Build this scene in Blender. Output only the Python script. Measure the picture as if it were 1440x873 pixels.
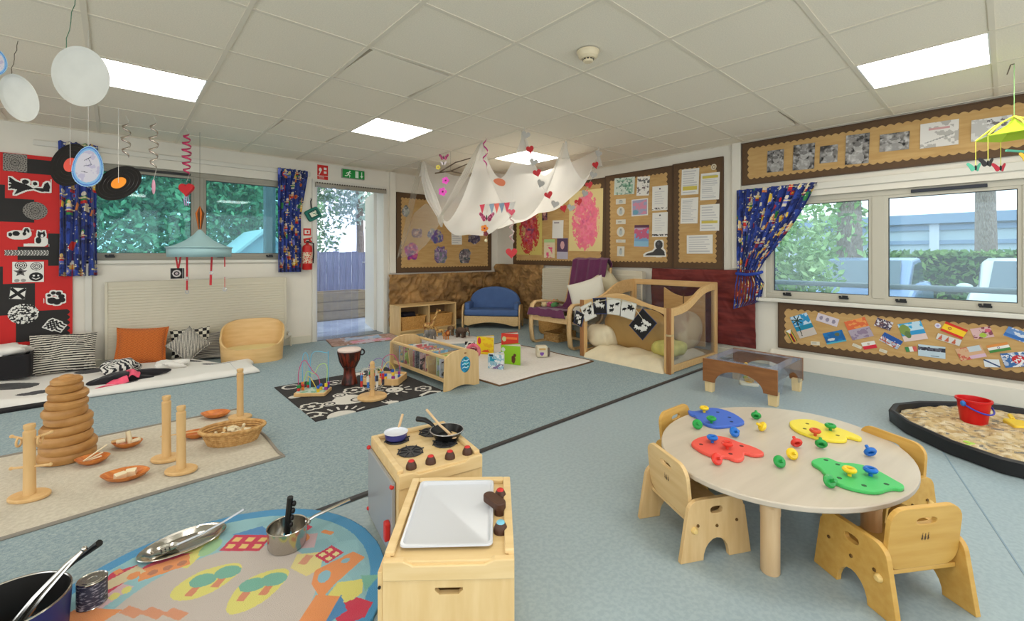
import bpy, math, random
import numpy as np
from mathutils import Vector, Matrix
for _o in list(bpy.data.objects): bpy.data.objects.remove(_o)
scene = bpy.context.scene
COL = scene.collection
R = math.radians
PI = math.pi
rnd = random.Random(11)
H = 2.31            # ceiling height
YA = 5.93           # window / door wall
XB = 4.97           # display board wall
XL, YN = -3.11, -1.75   # the room goes on behind the camera

# ---------------------------------------------------------------- camera, sky, exposure
cam_d = bpy.data.cameras.new('camera'); cam = bpy.data.objects.new('camera', cam_d); COL.objects.link(cam)
cam.location = (0, 0, 1.11); cam.rotation_euler = (R(90), 0, R(48.13-90))
cam_d.sensor_width = 36; cam_d.lens = 624/1440*36; cam_d.shift_y = -(436.5-359)/1440
cam_d.clip_start = 0.05; cam_d.clip_end = 200
scene.camera = cam
vs = scene.view_settings
vs.view_transform = 'Standard'; vs.look = 'None'; vs.gamma = 1; vs.use_curve_mapping = False; vs.exposure = 0.85
world = bpy.data.worlds.new('sky'); scene.world = world; world.use_nodes = True
wn = world.node_tree.nodes; wn.clear()
wo = wn.new('ShaderNodeOutputWorld'); wb = wn.new('ShaderNodeBackground')
wb.inputs[0].default_value = (0.90, 0.95, 1.0, 1); wb.inputs[1].default_value = 1.4
world.node_tree.links.new(wb.outputs[0], wo.inputs[0])
PANEL = 8.5         # ceiling panel strength

# ---------------------------------------------------------------- materials
def lin(c):
    return tuple((x/255/12.92 if x/255 <= .04045 else ((x/255+.055)/1.055)**2.4) for x in c)
MATS = {}
def mat(name, c, rough=.55, metal=0, var=0, vscale=20, stretch=(1, 1, 1), c2=None, bump=0, bscale=200, spec=.4, trans=0, sheen=0, lo=.35, hi=.65, detail=4):
    """principled material; var/c2 = procedural colour variation, bump = fine relief"""
    if name in MATS: return MATS[name]
    m = bpy.data.materials.new(name); m.use_nodes = True; nt = m.node_tree; n = nt.nodes; L = nt.links
    b = n['Principled BSDF']; b.inputs['Roughness'].default_value = rough; b.inputs['Metallic'].default_value = metal
    b.inputs['Specular IOR Level'].default_value = spec
    if sheen: b.inputs['Sheen Weight'].default_value = sheen
    if trans: b.inputs['Transmission Weight'].default_value = trans
    a = lin(c); b.inputs['Base Color'].default_value = (*a, 1)
    tc = n.new('ShaderNodeTexCoord'); mp = n.new('ShaderNodeMapping'); mp.inputs['Scale'].default_value = stretch
    L.new(tc.outputs['Object'], mp.inputs[0])
    if var or c2:
        nz = n.new('ShaderNodeTexNoise'); nz.inputs['Scale'].default_value = vscale; nz.inputs['Detail'].default_value = detail
        L.new(mp.outputs[0], nz.inputs['Vector'])
        rp = n.new('ShaderNodeValToRGB'); L.new(nz.outputs['Fac'], rp.inputs[0])
        if c2: p, q = a, lin(c2)
        else: p, q = tuple(x*(1-var) for x in a), tuple(min(1, x*(1+var)) for x in a)
        rp.color_ramp.elements[0].position = lo; rp.color_ramp.elements[1].position = hi
        rp.color_ramp.elements[0].color = (*p, 1); rp.color_ramp.elements[1].color = (*q, 1)
        L.new(rp.outputs[0], b.inputs['Base Color'])
    if bump:
        bz = n.new('ShaderNodeTexNoise'); bz.inputs['Scale'].default_value = bscale; bz.inputs['Detail'].default_value = 3
        L.new(mp.outputs[0], bz.inputs['Vector'])
        bp = n.new('ShaderNodeBump'); bp.inputs['Strength'].default_value = bump; bp.inputs['Distance'].default_value = .01
        L.new(bz.outputs['Fac'], bp.inputs['Height']); L.new(bp.outputs[0], b.inputs['Normal'])
    MATS[name] = m
    return m
def wood(name, c, c2, stretch=(1.2, 14, 14), rough=.45, vscale=4):
    return mat(name, c, rough=rough, c2=c2, vscale=vscale, stretch=stretch, lo=.3, hi=.72, spec=.4)
def printed(name, rough=.6, bump=0, bscale=300, spec=.3, sheen=0):
    """flat print: colour comes from the face colours drawn on the mesh"""
    if name in MATS: return MATS[name]
    m = bpy.data.materials.new(name); m.use_nodes = True; n = m.node_tree.nodes; L = m.node_tree.links
    b = n['Principled BSDF']; b.inputs['Roughness'].default_value = rough; b.inputs['Specular IOR Level'].default_value = spec
    if sheen: b.inputs['Sheen Weight'].default_value = sheen
    at = n.new('ShaderNodeAttribute'); at.attribute_name = 'Col'
    L.new(at.outputs['Color'], b.inputs['Base Color'])
    if bump:
        tc = n.new('ShaderNodeTexCoord'); bz = n.new('ShaderNodeTexNoise'); bz.inputs['Scale'].default_value = bscale
        L.new(tc.outputs['Object'], bz.inputs['Vector'])
        bp = n.new('ShaderNodeBump'); bp.inputs['Strength'].default_value = bump; bp.inputs['Distance'].default_value = .01
        L.new(bz.outputs['Fac'], bp.inputs['Height']); L.new(bp.outputs[0], b.inputs['Normal'])
    MATS[name] = m
    return m
def emit(name, c, s):
    m = bpy.data.materials.new(name); m.use_nodes = True; n = m.node_tree.nodes; n.clear()
    o = n.new('ShaderNodeOutputMaterial'); e = n.new('ShaderNodeEmission')
    e.inputs[0].default_value = (*lin(c), 1); e.inputs[1].default_value = s
    m.node_tree.links.new(e.outputs[0], o.inputs[0]); MATS[name] = m
    return m
def clear(name, tint=(255, 255, 255), gloss=.06, alpha_white=0, wc=(240, 240, 245), rough=.02):
    """thin clear sheet: tinted see-through + fresnel-like gloss (+ milky haze)"""
    if name in MATS: return MATS[name]
    m = bpy.data.materials.new(name); m.use_nodes = True; n = m.node_tree.nodes; L = m.node_tree.links; n.clear()
    o = n.new('ShaderNodeOutputMaterial'); t = n.new('ShaderNodeBsdfTransparent'); g = n.new('ShaderNodeBsdfGlossy')
    t.inputs[0].default_value = (*lin(tint), 1); g.inputs['Roughness'].default_value = rough
    lw = n.new('ShaderNodeLayerWeight'); lw.inputs[0].default_value = .5
    pw = n.new('ShaderNodeMath'); pw.operation = 'POWER'; pw.inputs[1].default_value = 4; L.new(lw.outputs['Facing'], pw.inputs[0])
    fr = n.new('ShaderNodeMath'); fr.operation = 'MULTIPLY_ADD'; fr.inputs[1].default_value = .5; fr.inputs[2].default_value = gloss*.5; L.new(pw.outputs[0], fr.inputs[0])
    mx = n.new('ShaderNodeMixShader')
    if gloss: L.new(fr.outputs[0], mx.inputs[0])
    else: mx.inputs[0].default_value = 0
    L.new(t.outputs[0], mx.inputs[1]); L.new(g.outputs[0], mx.inputs[2]); out = mx
    if alpha_white:
        d = n.new('ShaderNodeBsdfDiffuse'); d.inputs[0].default_value = (*lin(wc), 1)
        tl = n.new('ShaderNodeBsdfTranslucent'); tl.inputs[0].default_value = (*lin(wc), 1)
        ad = n.new('ShaderNodeMixShader'); ad.inputs[0].default_value = .5
        L.new(d.outputs[0], ad.inputs[1]); L.new(tl.outputs[0], ad.inputs[2])
        m2 = n.new('ShaderNodeMixShader'); m2.inputs[0].default_value = alpha_white
        L.new(mx.outputs[0], m2.inputs[1]); L.new(ad.outputs[0], m2.inputs[2]); out = m2
    L.new(out.outputs[0], o.inputs[0]); MATS[name] = m
    return m

# ---------------------------------------------------------------- mesh builder
def RX(a): return Matrix.Rotation(R(a), 4, 'X')
def RY(a): return Matrix.Rotation(R(a), 4, 'Y')
def RZ(a): return Matrix.Rotation(R(a), 4, 'Z')
def T(x, y=0, z=0): return Matrix.Translation((x, y, z))
UP = RX(90)          # outline drawn in x,y stands upright in x,z, thickness towards -y
class MB:
    def __init__(s): s.v = []; s.f = []
    def add(s, vs, fs, M=None):
        o = len(s.v)
        s.v += [tuple(M @ Vector(v)) for v in vs] if M is not None else [tuple(v) for v in vs]
        s.f += [tuple(i+o for i in f) for f in fs]
        return s
    def box(s, c, d, M=None):
        x, y, z = c; a, b, e = d[0]/2, d[1]/2, d[2]/2
        vs = [(x+i*a, y+j*b, z+k*e) for k in (-1, 1) for j in (-1, 1) for i in (-1, 1)]
        return s.add(vs, [(0, 2, 3, 1), (4, 5, 7, 6), (0, 1, 5, 4), (2, 6, 7, 3), (0, 4, 6, 2), (1, 3, 7, 5)], M)
    def span(s, x0, x1, y0, y1, z0, z1, M=None):
        return s.box(((x0+x1)/2, (y0+y1)/2, (z0+z1)/2), (x1-x0, y1-y0, z1-z0), M)
    def prism(s, poly, t, z0=0, M=None):
        n = len(poly)
        vs = [(p[0], p[1], z0) for p in poly]+[(p[0], p[1], z0+t) for p in poly]
        fs = [tuple(range(n-1, -1, -1)), tuple(range(n, 2*n))]+[(i, (i+1) % n, n+(i+1) % n, n+i) for i in range(n)]
        return s.add(vs, fs, M)
    def slab(s, outer, hole, t, z0=0, M=None):
        """ring-like plate: outer and hole outlines with the same number of points"""
        n = len(outer); vs = []
        for z in (z0, z0+t): vs += [(p[0], p[1], z) for p in outer]+[(p[0], p[1], z) for p in hole]
        fs = []
        for i in range(n):
            j = (i+1) % n
            fs += [(i, n+i, n+j, j), (2*n+i, 2*n+j, 3*n+j, 3*n+i), (i, j, 2*n+j, 2*n+i), (n+i, 3*n+i, 3*n+j, n+j)]
        return s.add(vs, fs, M)
    def cyl(s, p0, p1, r0, r1=None, n=16, cap=True):
        return s.tube([p0, p1], r0, n, r_end=r1, cap=cap)
    def tube(s, pts, r, n=8, closed=False, r_end=None, cap=True, rs=None):
        P = [Vector(p) for p in pts]; m = len(P); vs = []; up = None
        for i, p in enumerate(P):
            if closed: d = P[(i+1) % m]-P[(i-1) % m]
            else: d = P[min(i+1, m-1)]-P[max(i-1, 0)]
            d.normalize()
            if up is None: up = Vector((0, 0, 1)) if abs(d.z) < .9 else Vector((1, 0, 0))
            a = d.cross(up)
            if a.length < 1e-6: a = d.orthogonal()
            a.normalize(); b = a.cross(d); up = b
            rr = rs[i] if rs else (r if r_end is None else r+(r_end-r)*i/(m-1))
            for k in range(n):
                t = 2*PI*k/n; vs.append(p+(a*math.cos(t)+b*math.sin(t))*rr)
        fs = []
        for i in range(m if closed else m-1):
            j = (i+1) % m
            for k in range(n):
                l = (k+1) % n; fs.append((i*n+k, i*n+l, j*n+l, j*n+k))
        if cap and not closed: fs += [tuple(range(n-1, -1, -1)), tuple((m-1)*n+k for k in range(n))]
        return s.add(vs, fs)
    def lathe(s, prof, n=24, M=None, sx=1, sy=1, a0=0, a1=360):
        vs = []; full = abs(a1-a0) >= 360; m = n if full else n+1
        for (r, z) in prof:
            for k in range(m):
                t = R(a0+(a1-a0)*k/n); vs.append((r*math.cos(t)*sx, r*math.sin(t)*sy, z))
        fs = []
        for i in range(len(prof)-1):
            for k in range(n):
                l = (k+1) % m if full else k+1
                fs.append((i*m+k, i*m+l, (i+1)*m+l, (i+1)*m+k))
        return s.add(vs, fs, M)
    def ball(s, c, r, n=14, m=8, M=None):
        r = r if isinstance(r, (tuple, list)) else (r, r, r); prof = []
        vs = []; fs = []
        for i in range(m+1):
            p = PI*i/m
            for k in range(n):
                t = 2*PI*k/n
                vs.append((c[0]+r[0]*math.sin(p)*math.cos(t), c[1]+r[1]*math.sin(p)*math.sin(t), c[2]-r[2]*math.cos(p)))
        for i in range(m):
            for k in range(n):
                l = (k+1) % n; fs.append((i*n+k, i*n+l, (i+1)*n+l, (i+1)*n+k))
        return s.add(vs, fs, M)
    def torus(s, R0, r, n=28, k=8, M=None, sx=1, sy=1):
        pts = [(R0*math.cos(2*PI*i/n)*sx, R0*math.sin(2*PI*i/n)*sy, 0) for i in range(n)]
        t = MB(); t.tube(pts, r, k, closed=True)
        return s.add(t.v, t.f, M)
    def ribbon(s, pts, side, w):
        """flat strip along pts, width w along vectors side"""
        vs = []
        for p, d in zip(pts, side):
            p = Vector(p); d = Vector(d).normalized()*w/2; vs += [p-d, p+d]
        return s.add(vs, [(2*i, 2*i+1, 2*i+3, 2*i+2) for i in range(len(pts)-1)])
    def sheet(s, fn, nu, nv):
        vs = [fn(i/nu, j/nv) for j in range(nv+1) for i in range(nu+1)]
        return s.add(vs, [(j*(nu+1)+i, j*(nu+1)+i+1, (j+1)*(nu+1)+i+1, (j+1)*(nu+1)+i) for j in range(nv) for i in range(nu)])
    def build(s, name, m, parent=None, smooth=False, bevel=0, seg=2, solid=0, subsurf=0):
        me = bpy.data.meshes.new(name); me.from_pydata(s.v, [], s.f); me.update()
        return link(name, me, m, parent, smooth, bevel, seg, solid, subsurf)
def link(name, me, m, parent=None, smooth=False, bevel=0, seg=2, solid=0, subsurf=0):
    o = bpy.data.objects.new(name, me); COL.objects.link(o)
    if m is not None and not me.materials: me.materials.append(m)
    if smooth:
        me.polygons.foreach_set('use_smooth', [True]*len(me.polygons)); me.set_sharp_from_angle(angle=R(38))
    if solid:
        md = o.modifiers.new('thick', 'SOLIDIFY'); md.thickness = solid; md.offset = 0
    if bevel:
        md = o.modifiers.new('bevel', 'BEVEL'); md.width = bevel; md.segments = seg; md.limit_method = 'ANGLE'; md.angle_limit = R(40)
    if subsurf:
        md = o.modifiers.new('sub', 'SUBSURF'); md.levels = md.render_levels = subsurf
    if parent is not None: o.parent = parent
    return o
def tag(o, label, cat, group=None, kind=None):
    if label: o['label'] = label
    if cat: o['category'] = cat
    if group: o['group'] = group
    if kind: o['kind'] = kind
    return o
def thing(name, label, cat, loc=(0, 0, 0), rz=0, group=None, M=None):
    o = bpy.data.objects.new(name, None); COL.objects.link(o); o.empty_display_size = .05
    if M is not None: o.matrix_world = M
    else: o.location = loc; o.rotation_euler = (0, 0, R(rz))
    return tag(o, label, cat, group)
def struct(o): o['kind'] = 'structure'; return o
def dup(o, loc=None, rz=None, label=None, group=None, M=None, parent=None):
    def cp(a, p):
        c = a.copy(); COL.objects.link(c); c.parent = p
        for ch in kids.get(a, []): cp(ch, c)
        return c
    kids = {}
    def walk(a):
        kids[a] = [x for x in bpy.data.objects if x.parent == a]
        for x in kids[a]: walk(x)
    walk(o); c = cp(o, parent)
    if M is not None: c.matrix_world = M
    if loc is not None: c.location = loc
    if rz is not None: c.rotation_euler = (0, 0, R(rz))
    if label: c['label'] = label
    if group: c['group'] = group
    return c
def FA(x, z, off=0): return Matrix(((1, 0, 0, x), (0, 0, -1, YA-off), (0, 1, 0, z), (0, 0, 0, 1)))   # frame on the window wall
def FB(y, z, off=0): return Matrix(((0, 0, -1, XB-off), (-1, 0, 0, y), (0, 1, 0, z), (0, 0, 0, 1)))  # frame on the board wall
def rrect(w, h, r, n=5):
    P = []
    for (cx, cy, a) in ((w/2-r, h/2-r, 0), (-w/2+r, h/2-r, 90), (-w/2+r, -h/2+r, 180), (w/2-r, -h/2+r, 270)):
        P += [(cx+r*math.cos(R(a+90*i/n)), cy+r*math.sin(R(a+90*i/n))) for i in range(n+1)]
    return P
def ell(a, b, n=32): return [(a*math.cos(2*PI*i/n), b*math.sin(2*PI*i/n)) for i in range(n)]

# ---------------------------------------------------------------- flat prints
def vnoise(X, Y, seed):
    rs = np.random.RandomState(seed); G = rs.rand(64, 64)
    xi = np.floor(X).astype(int); yi = np.floor(Y).astype(int); fx = X-xi; fy = Y-yi
    fx = fx*fx*(3-2*fx); fy = fy*fy*(3-2*fy)
    g = lambda a, b: G[b % 64, a % 64]
    return (g(xi, yi)*(1-fx)+g(xi+1, yi)*fx)*(1-fy)+(g(xi, yi+1)*(1-fx)+g(xi+1, yi+1)*fx)*fy
class Cv:
    """a drawing in metres, origin at its middle"""
    def __init__(s, w, h, nx, bg):
        s.w, s.h, s.nx = w, h, nx; s.ny = max(2, int(round(nx*h/w)))
        s.X, s.Y = np.meshgrid((np.arange(s.nx)+.5)/s.nx*w-w/2, (np.arange(s.ny)+.5)/s.ny*h-h/2)
        s.C = np.zeros((s.ny, s.nx, 3)); s.C[:] = lin(bg)
    def put(s, m, c, a=1): s.C[m] = s.C[m]*(1-a)+np.array(lin(c))*a; return s
    def loc(s, cx, cy, ang):
        a = R(ang); x = s.X-cx; y = s.Y-cy
        return x*math.cos(a)+y*math.sin(a), -x*math.sin(a)+y*math.cos(a)
    def disc(s, cx, cy, rx, ry, c, ang=0, a=1):
        x, y = s.loc(cx, cy, ang); return s.put((x/rx)**2+(y/ry)**2 < 1, c, a)
    def ring(s, cx, cy, r, w, c, sy=1):
        x, y = s.loc(cx, cy, 0); d = np.hypot(x, y/sy); return s.put(np.abs(d-r) < w/2, c)
    def rect(s, cx, cy, w, h, c, ang=0, a=1):
        x, y = s.loc(cx, cy, ang); return s.put((np.abs(x) < w/2) & (np.abs(y) < h/2), c, a)
    def poly(s, pts, c, a=1):
        m = np.zeros(s.X.shape, bool); n = len(pts)
        for i in range(n):
            (x0, y0), (x1, y1) = pts[i], pts[(i+1) % n]
            if y0 == y1: continue
            k = (s.Y < y0) != (s.Y < y1)
            m ^= k & (s.X < (x1-x0)*(s.Y-y0)/(y1-y0)+x0)
        return s.put(m, c, a)
    def line(s, pts, w, c, a=1):
        m = np.zeros(s.X.shape, bool)
        for (x0, y0), (x1, y1) in zip(pts[:-1], pts[1:]):
            dx, dy = x1-x0, y1-y0; l = dx*dx+dy*dy+1e-12
            t = np.clip(((s.X-x0)*dx+(s.Y-y0)*dy)/l, 0, 1)
            m |= np.hypot(s.X-x0-t*dx, s.Y-y0-t*dy) < w/2
        return s.put(m, c, a)
    def noise(s, c, th, scale, seed, a=1, mask=None):
        v = .6*vnoise(s.X*scale+50, s.Y*scale+50, seed)+.4*vnoise(s.X*scale*2.3+50, s.Y*scale*2.3+50, seed+1)
        m = v > th
        if mask is not None: m &= mask
        return s.put(m, c, a)
    def soft(s, c, scale, seed, lo=.3, hi=.7, mask=None):
        v = .6*vnoise(s.X*scale+50, s.Y*scale+50, seed)+.4*vnoise(s.X*scale*2.3+50, s.Y*scale*2.3+50, seed+1)
        k = np.clip((v-lo)/(hi-lo), 0, 1)[..., None]
        if mask is not None: k = k*mask[..., None]
        s.C = s.C*(1-k)+np.array(lin(c))*k; return s
    def text(s, x0, y0, x1, y1, rows, c=(120, 120, 125), fill=.5, seed=0):
        rs = random.Random(seed)
        for i in range(rows):
            y = y1-(y1-y0)*(i+.5)/rows; e = x1-(x1-x0)*rs.random()*.4
            s.rect((x0+e)/2, y, e-x0, (y1-y0)/rows*fill, c, a=.6)
        return s
def paint(name, cv, fn=None, parent=None, m=None, thick=.0015, back=True, mask=None, smooth=False, M=None):
    """mesh of a drawing; fn(X, Y) -> x, y, z arrays bends it; flat sheets get a back and edges"""
    nx, ny = cv.nx, cv.ny
    X, Y = np.meshgrid(np.linspace(-cv.w/2, cv.w/2, nx+1), np.linspace(-cv.h/2, cv.h/2, ny+1))
    x, y, z = fn(X, Y) if fn else (X, Y, np.full(X.shape, thick))
    V = np.stack([x, y, z], -1).reshape(-1, 3)
    i = (np.arange(ny)[:, None]*(nx+1)+np.arange(nx)[None, :])
    Fq = np.stack([i, i+1, i+nx+2, i+nx+1], -1); C = cv.C
    if mask is not None: Fq = Fq[mask]; C = C[mask]
    Fq = Fq.reshape(-1, 4); C = C.reshape(-1, 3)
    nb = 0
    if fn is None and back and mask is None:
        b = len(V); a, c = cv.w/2, cv.h/2
        V = np.vstack([V, [(-a, -c, 0), (a, -c, 0), (a, c, 0), (-a, c, 0), (-a, -c, thick), (a, -c, thick), (a, c, thick), (-a, c, thick)]])
        Fq = np.vstack([Fq, np.array([(0, 3, 2, 1), (0, 1, 5, 4), (1, 2, 6, 5), (2, 3, 7, 6), (3, 0, 4, 7)])+b]); nb = 5
        C = np.vstack([C, np.tile(C[:1], (5, 1))])
    me = bpy.data.meshes.new(name); nf = len(Fq)
    me.vertices.add(len(V)); me.vertices.foreach_set('co', V.astype(np.float32).ravel())
    me.loops.add(nf*4); me.loops.foreach_set('vertex_index', Fq.astype(np.int32).ravel())
    me.polygons.add(nf); me.polygons.foreach_set('loop_start', np.arange(0, nf*4, 4, dtype=np.int32))
    me.update(calc_edges=True)
    at = me.attributes.new('Col', 'FLOAT_COLOR', 'FACE')
    at.data.foreach_set('color', np.hstack([C, np.ones((len(C), 1))]).astype(np.float32).ravel())
    if smooth: me.polygons.foreach_set('use_smooth', [True]*nf)
    o = link(name, me, m or printed('print_paper'), parent)
    if M is not None: o.matrix_world = M
    return o

# ================================================================ the room
CREAM = mat('wall_paint', (222, 216, 202), .75, var=.03, vscale=3)
WHITE = mat('white_gloss', (214, 210, 198), .4)
TILE = mat('ceiling_tile', (234, 224, 204), .95, var=.05, vscale=160, bump=.15, bscale=320)
GRID = mat('ceiling_grid', (222, 212, 192), .6)
CARPET = mat('blue_carpet', (126, 146, 152), .95, c2=(164, 178, 178), vscale=95, bump=.5, bscale=420, lo=.3, hi=.7, detail=8)
VINYL = mat('blue_vinyl', (148, 164, 170), .38, c2=(158, 174, 178), vscale=60, lo=.4, hi=.6, detail=6)
STRIP = mat('strip_metal', (62, 60, 60), .45, metal=.3)
SKIRT = mat('skirting', (208, 203, 184), .45)

def holed_wall(u0, u1, z1, holes):
    """front skin boxes of a wall (u along the wall, z up) around the openings"""
    us = sorted({u0, u1, *[v for h in holes for v in h[:2]]}); zs = sorted({0, z1, *[v for h in holes for v in h[2:]]})
    out = []
    for a, b in zip(us[:-1], us[1:]):
        for c, d in zip(zs[:-1], zs[1:]):
            if not any(h[0] <= a and b <= h[1] and h[2] <= c and d <= h[3] for h in holes): out.append((a, b, c, d))
    return out
WA = (-.30, 1.62, 1.06, 2.02)      # window opening in wall A (x0,x1,z0,z1)
DA = (1.93, 2.86, 0.0, 2.06)       # doorway
WB = (-.62, 1.66, .68, 1.68)       # window opening in wall B (y0,y1,z0,z1)
TOP = H+.35
b = MB()
for (a, c, d, e) in holed_wall(XL, XB+.25, TOP, [WA, DA]): b.span(a, c, YA, YA+.22, d, e)
struct(b.build('wall_left', CREAM))
b = MB()
for (a, c, d, e) in holed_wall(YN, YA, TOP, [WB]): b.span(XB, XB+.22, a, c, d, e)
struct(b.build('wall_right', CREAM))
b = MB()
for (a, c, d, e) in holed_wall(XL, XB, TOP, [(-2.9, .8, .25, 2.2), (1.0, 4.7, .25, 2.2)]): b.span(a, c, YN-.2, YN, d, e)  # unseen openings, made large to let more daylight into the room
struct(b.build('wall_near', CREAM))
b = MB()
for (a, c, d, e) in holed_wall(YN, YA, TOP, [(-1.4, 1.6, .25, 2.2), (1.9, 4.6, .25, 2.2)]): b.span(XL-.2, XL, a, c, d, e)  # openings out of view, enlarged for extra ambient light
struct(b.build('wall_far', CREAM))
SY = 1.99
struct(MB().span(XL, XB, YN, SY, -.06, 0).build('floor', VINYL))
struct(MB().span(XL, XB, SY, YA, -.06, .004).build('floor_carpet', CARPET))
struct(MB().prism([(-.022, 0), (.022, 0), (.012, .006), (-.012, .006)], XB-XL, M=T(XL, SY, .002) @ RY(90) @ RZ(90)).build('trim_1', STRIP))
SEAM = mat('vinyl_seam', (128, 150, 164), .5)
sd = Vector((2.0, .0, 0))
struct(MB().box((0, 0, .0006), (3.2, .006, .0012), T(2.6, .02, 0) @ RZ(14)).build('trim_2', SEAM))

# baseboards
def prof_board(name, M, L, hgt=.09, d=.018):
    struct(MB().prism([(0, 0), (-d, 0), (-d, hgt-.012), (-d+.008, hgt), (0, hgt)], L, M=M @ RX(90)).build(name, SKIRT))
for i, (x0, x1) in enumerate(((XL, DA[0]-.07), (DA[1]+.07, XB))):
    struct(MB().span(x0, x1, YA-.018, YA, 0, .095).build('baseboard_left', SKIRT, bevel=.006))
struct(MB().prism([(0, 0), (.055, 0), (.055, .135), (.012, .165), (0, .165)], 1.60-YN, 0, T(XB, 1.60, 0) @ Matrix(((-1, 0, 0, 0), (0, 0, -1, 0), (0, 1, 0, 0), (0, 0, 0, 1)))).build('baseboard_right', CREAM, bevel=.004))
struct(MB().span(XB-.018, XB, 1.60, 1.96, 0, .10).build('baseboard_right', SKIRT, bevel=.006))
struct(MB().span(XB-.018, XB, 1.96, YA, 0, .10).build('baseboard_back', SKIRT, bevel=.006))

# ceiling: hung grid with lay-in tiles
GX = [(2.8145+i)*.6 for i in range(-9, 7)]; GY = [(3.0889+j)*.6 for j in range(-8, 8)]
xs = [XL]+[v for v in GX if XL+.05 < v < XB-.05]+[XB]; ys = [YN]+[v for v in GY if YN+.05 < v < YA-.05]+[YA]
LIGHTS = [(i, j) for i in (-6, -3, 0, 3) for j in (3, -3)]  # out-of-view panels repeat the pattern and are kept for the room's light
b = MB()
for x in xs[1:-1]: b.span(x-.012, x+.012, YN, YA, H-.004, H+.03)
for y in ys[1:-1]: b.span(XL, XB, y-.0115, y+.0115, H-.0032, H+.029)
b.span(XL, XB, YA-.022, YA, H-.006, H+.02); b.span(XB-.022, XB, YN, YA-.022, H-.0055, H+.021)
ceil = struct(b.build('ceiling', GRID))
struct(MB().span(XL, XB, YN, YA, H+.3, TOP).build('ceiling_slab', mat('slab', (150, 145, 135), .9)))
gi = lambda x: round(x/.6-2.8145); gj = lambda y: round(y/.6-3.0889)
TILT = {(-1, 1): (3.2, 0), (-1, 4): (2.6, 0), (-4, 4): (2.0, 0), (4, -1): (2.6, -2.0)}
tmesh = {}
for x0, x1 in zip(xs[:-1], xs[1:]):
    for y0, y1 in zip(ys[:-1], ys[1:]):
        i, j = (gi(x0) if x0 > XL else gi(x1)-1), (gj(y0) if y0 > YN else gj(y1)-1)
        if (i, j) in LIGHTS: continue
        key = (round(x1-x0, 3), round(y1-y0, 3))
        if key not in tmesh:
            me = MB().box((0, 0, .009), (key[0]-.012, key[1]-.012, .018)); o = me.build('ceiling_tile', TILE, ceil); tmesh[key] = o.data
        else:
            o = bpy.data.objects.new('ceiling_tile', tmesh[key]); COL.objects.link(o); o.parent = ceil
        o.location = ((x0+x1)/2, (y0+y1)/2, H+.001)
        if (i, j) in TILT:
            tx, ty = TILT[(i, j)]; o.rotation_euler = (0, 0, R(tx)); o.scale = (.94, .94, 1); o.location.x += ty*.01; o.location.y += .012

# ceiling light panels
PANELM = emit('panel_glow', (255, 250, 240), PANEL)
LFR = mat('light_frame', (225, 225, 222), .5)
LN = {(-3, 3): 'square white ceiling light panel above the left window wall, behind the round paper discs',
      (0, 3): 'square white ceiling light panel nearest the door, in the middle of the ceiling',
      (3, 3): 'square white ceiling light panel above the white net canopy',
      (3, -3): 'square white ceiling light panel above the right window, beside the display board'}
first = None
for k, (i, j) in enumerate(LIGHTS):
    x, y = (2.8145+i+.5)*.6, (3.0889+j+.5)*.6
    lab = LN.get((i, j), {(-6, 3): 'square white ceiling light panel beyond the left picture edge', (-6, -3): 'square white ceiling light panel far behind the viewer to the left', (-3, -3): 'square white ceiling light panel behind the viewer to the left', (0, -3): 'square white ceiling light panel just behind the viewer'}.get((i, j)))
    t = thing('ceiling_light', lab, 'ceiling light', (x, y, H), 0, 'ceiling light panels')
    MB().slab(rrect(.586, .586, .002, 1), rrect(.562, .562, .002, 1), .03, -.003).build('frame', LFR, t)
    MB().box((0, 0, .006), (.562, .562, .006)).build('diffuser', PANELM, t)

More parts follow.
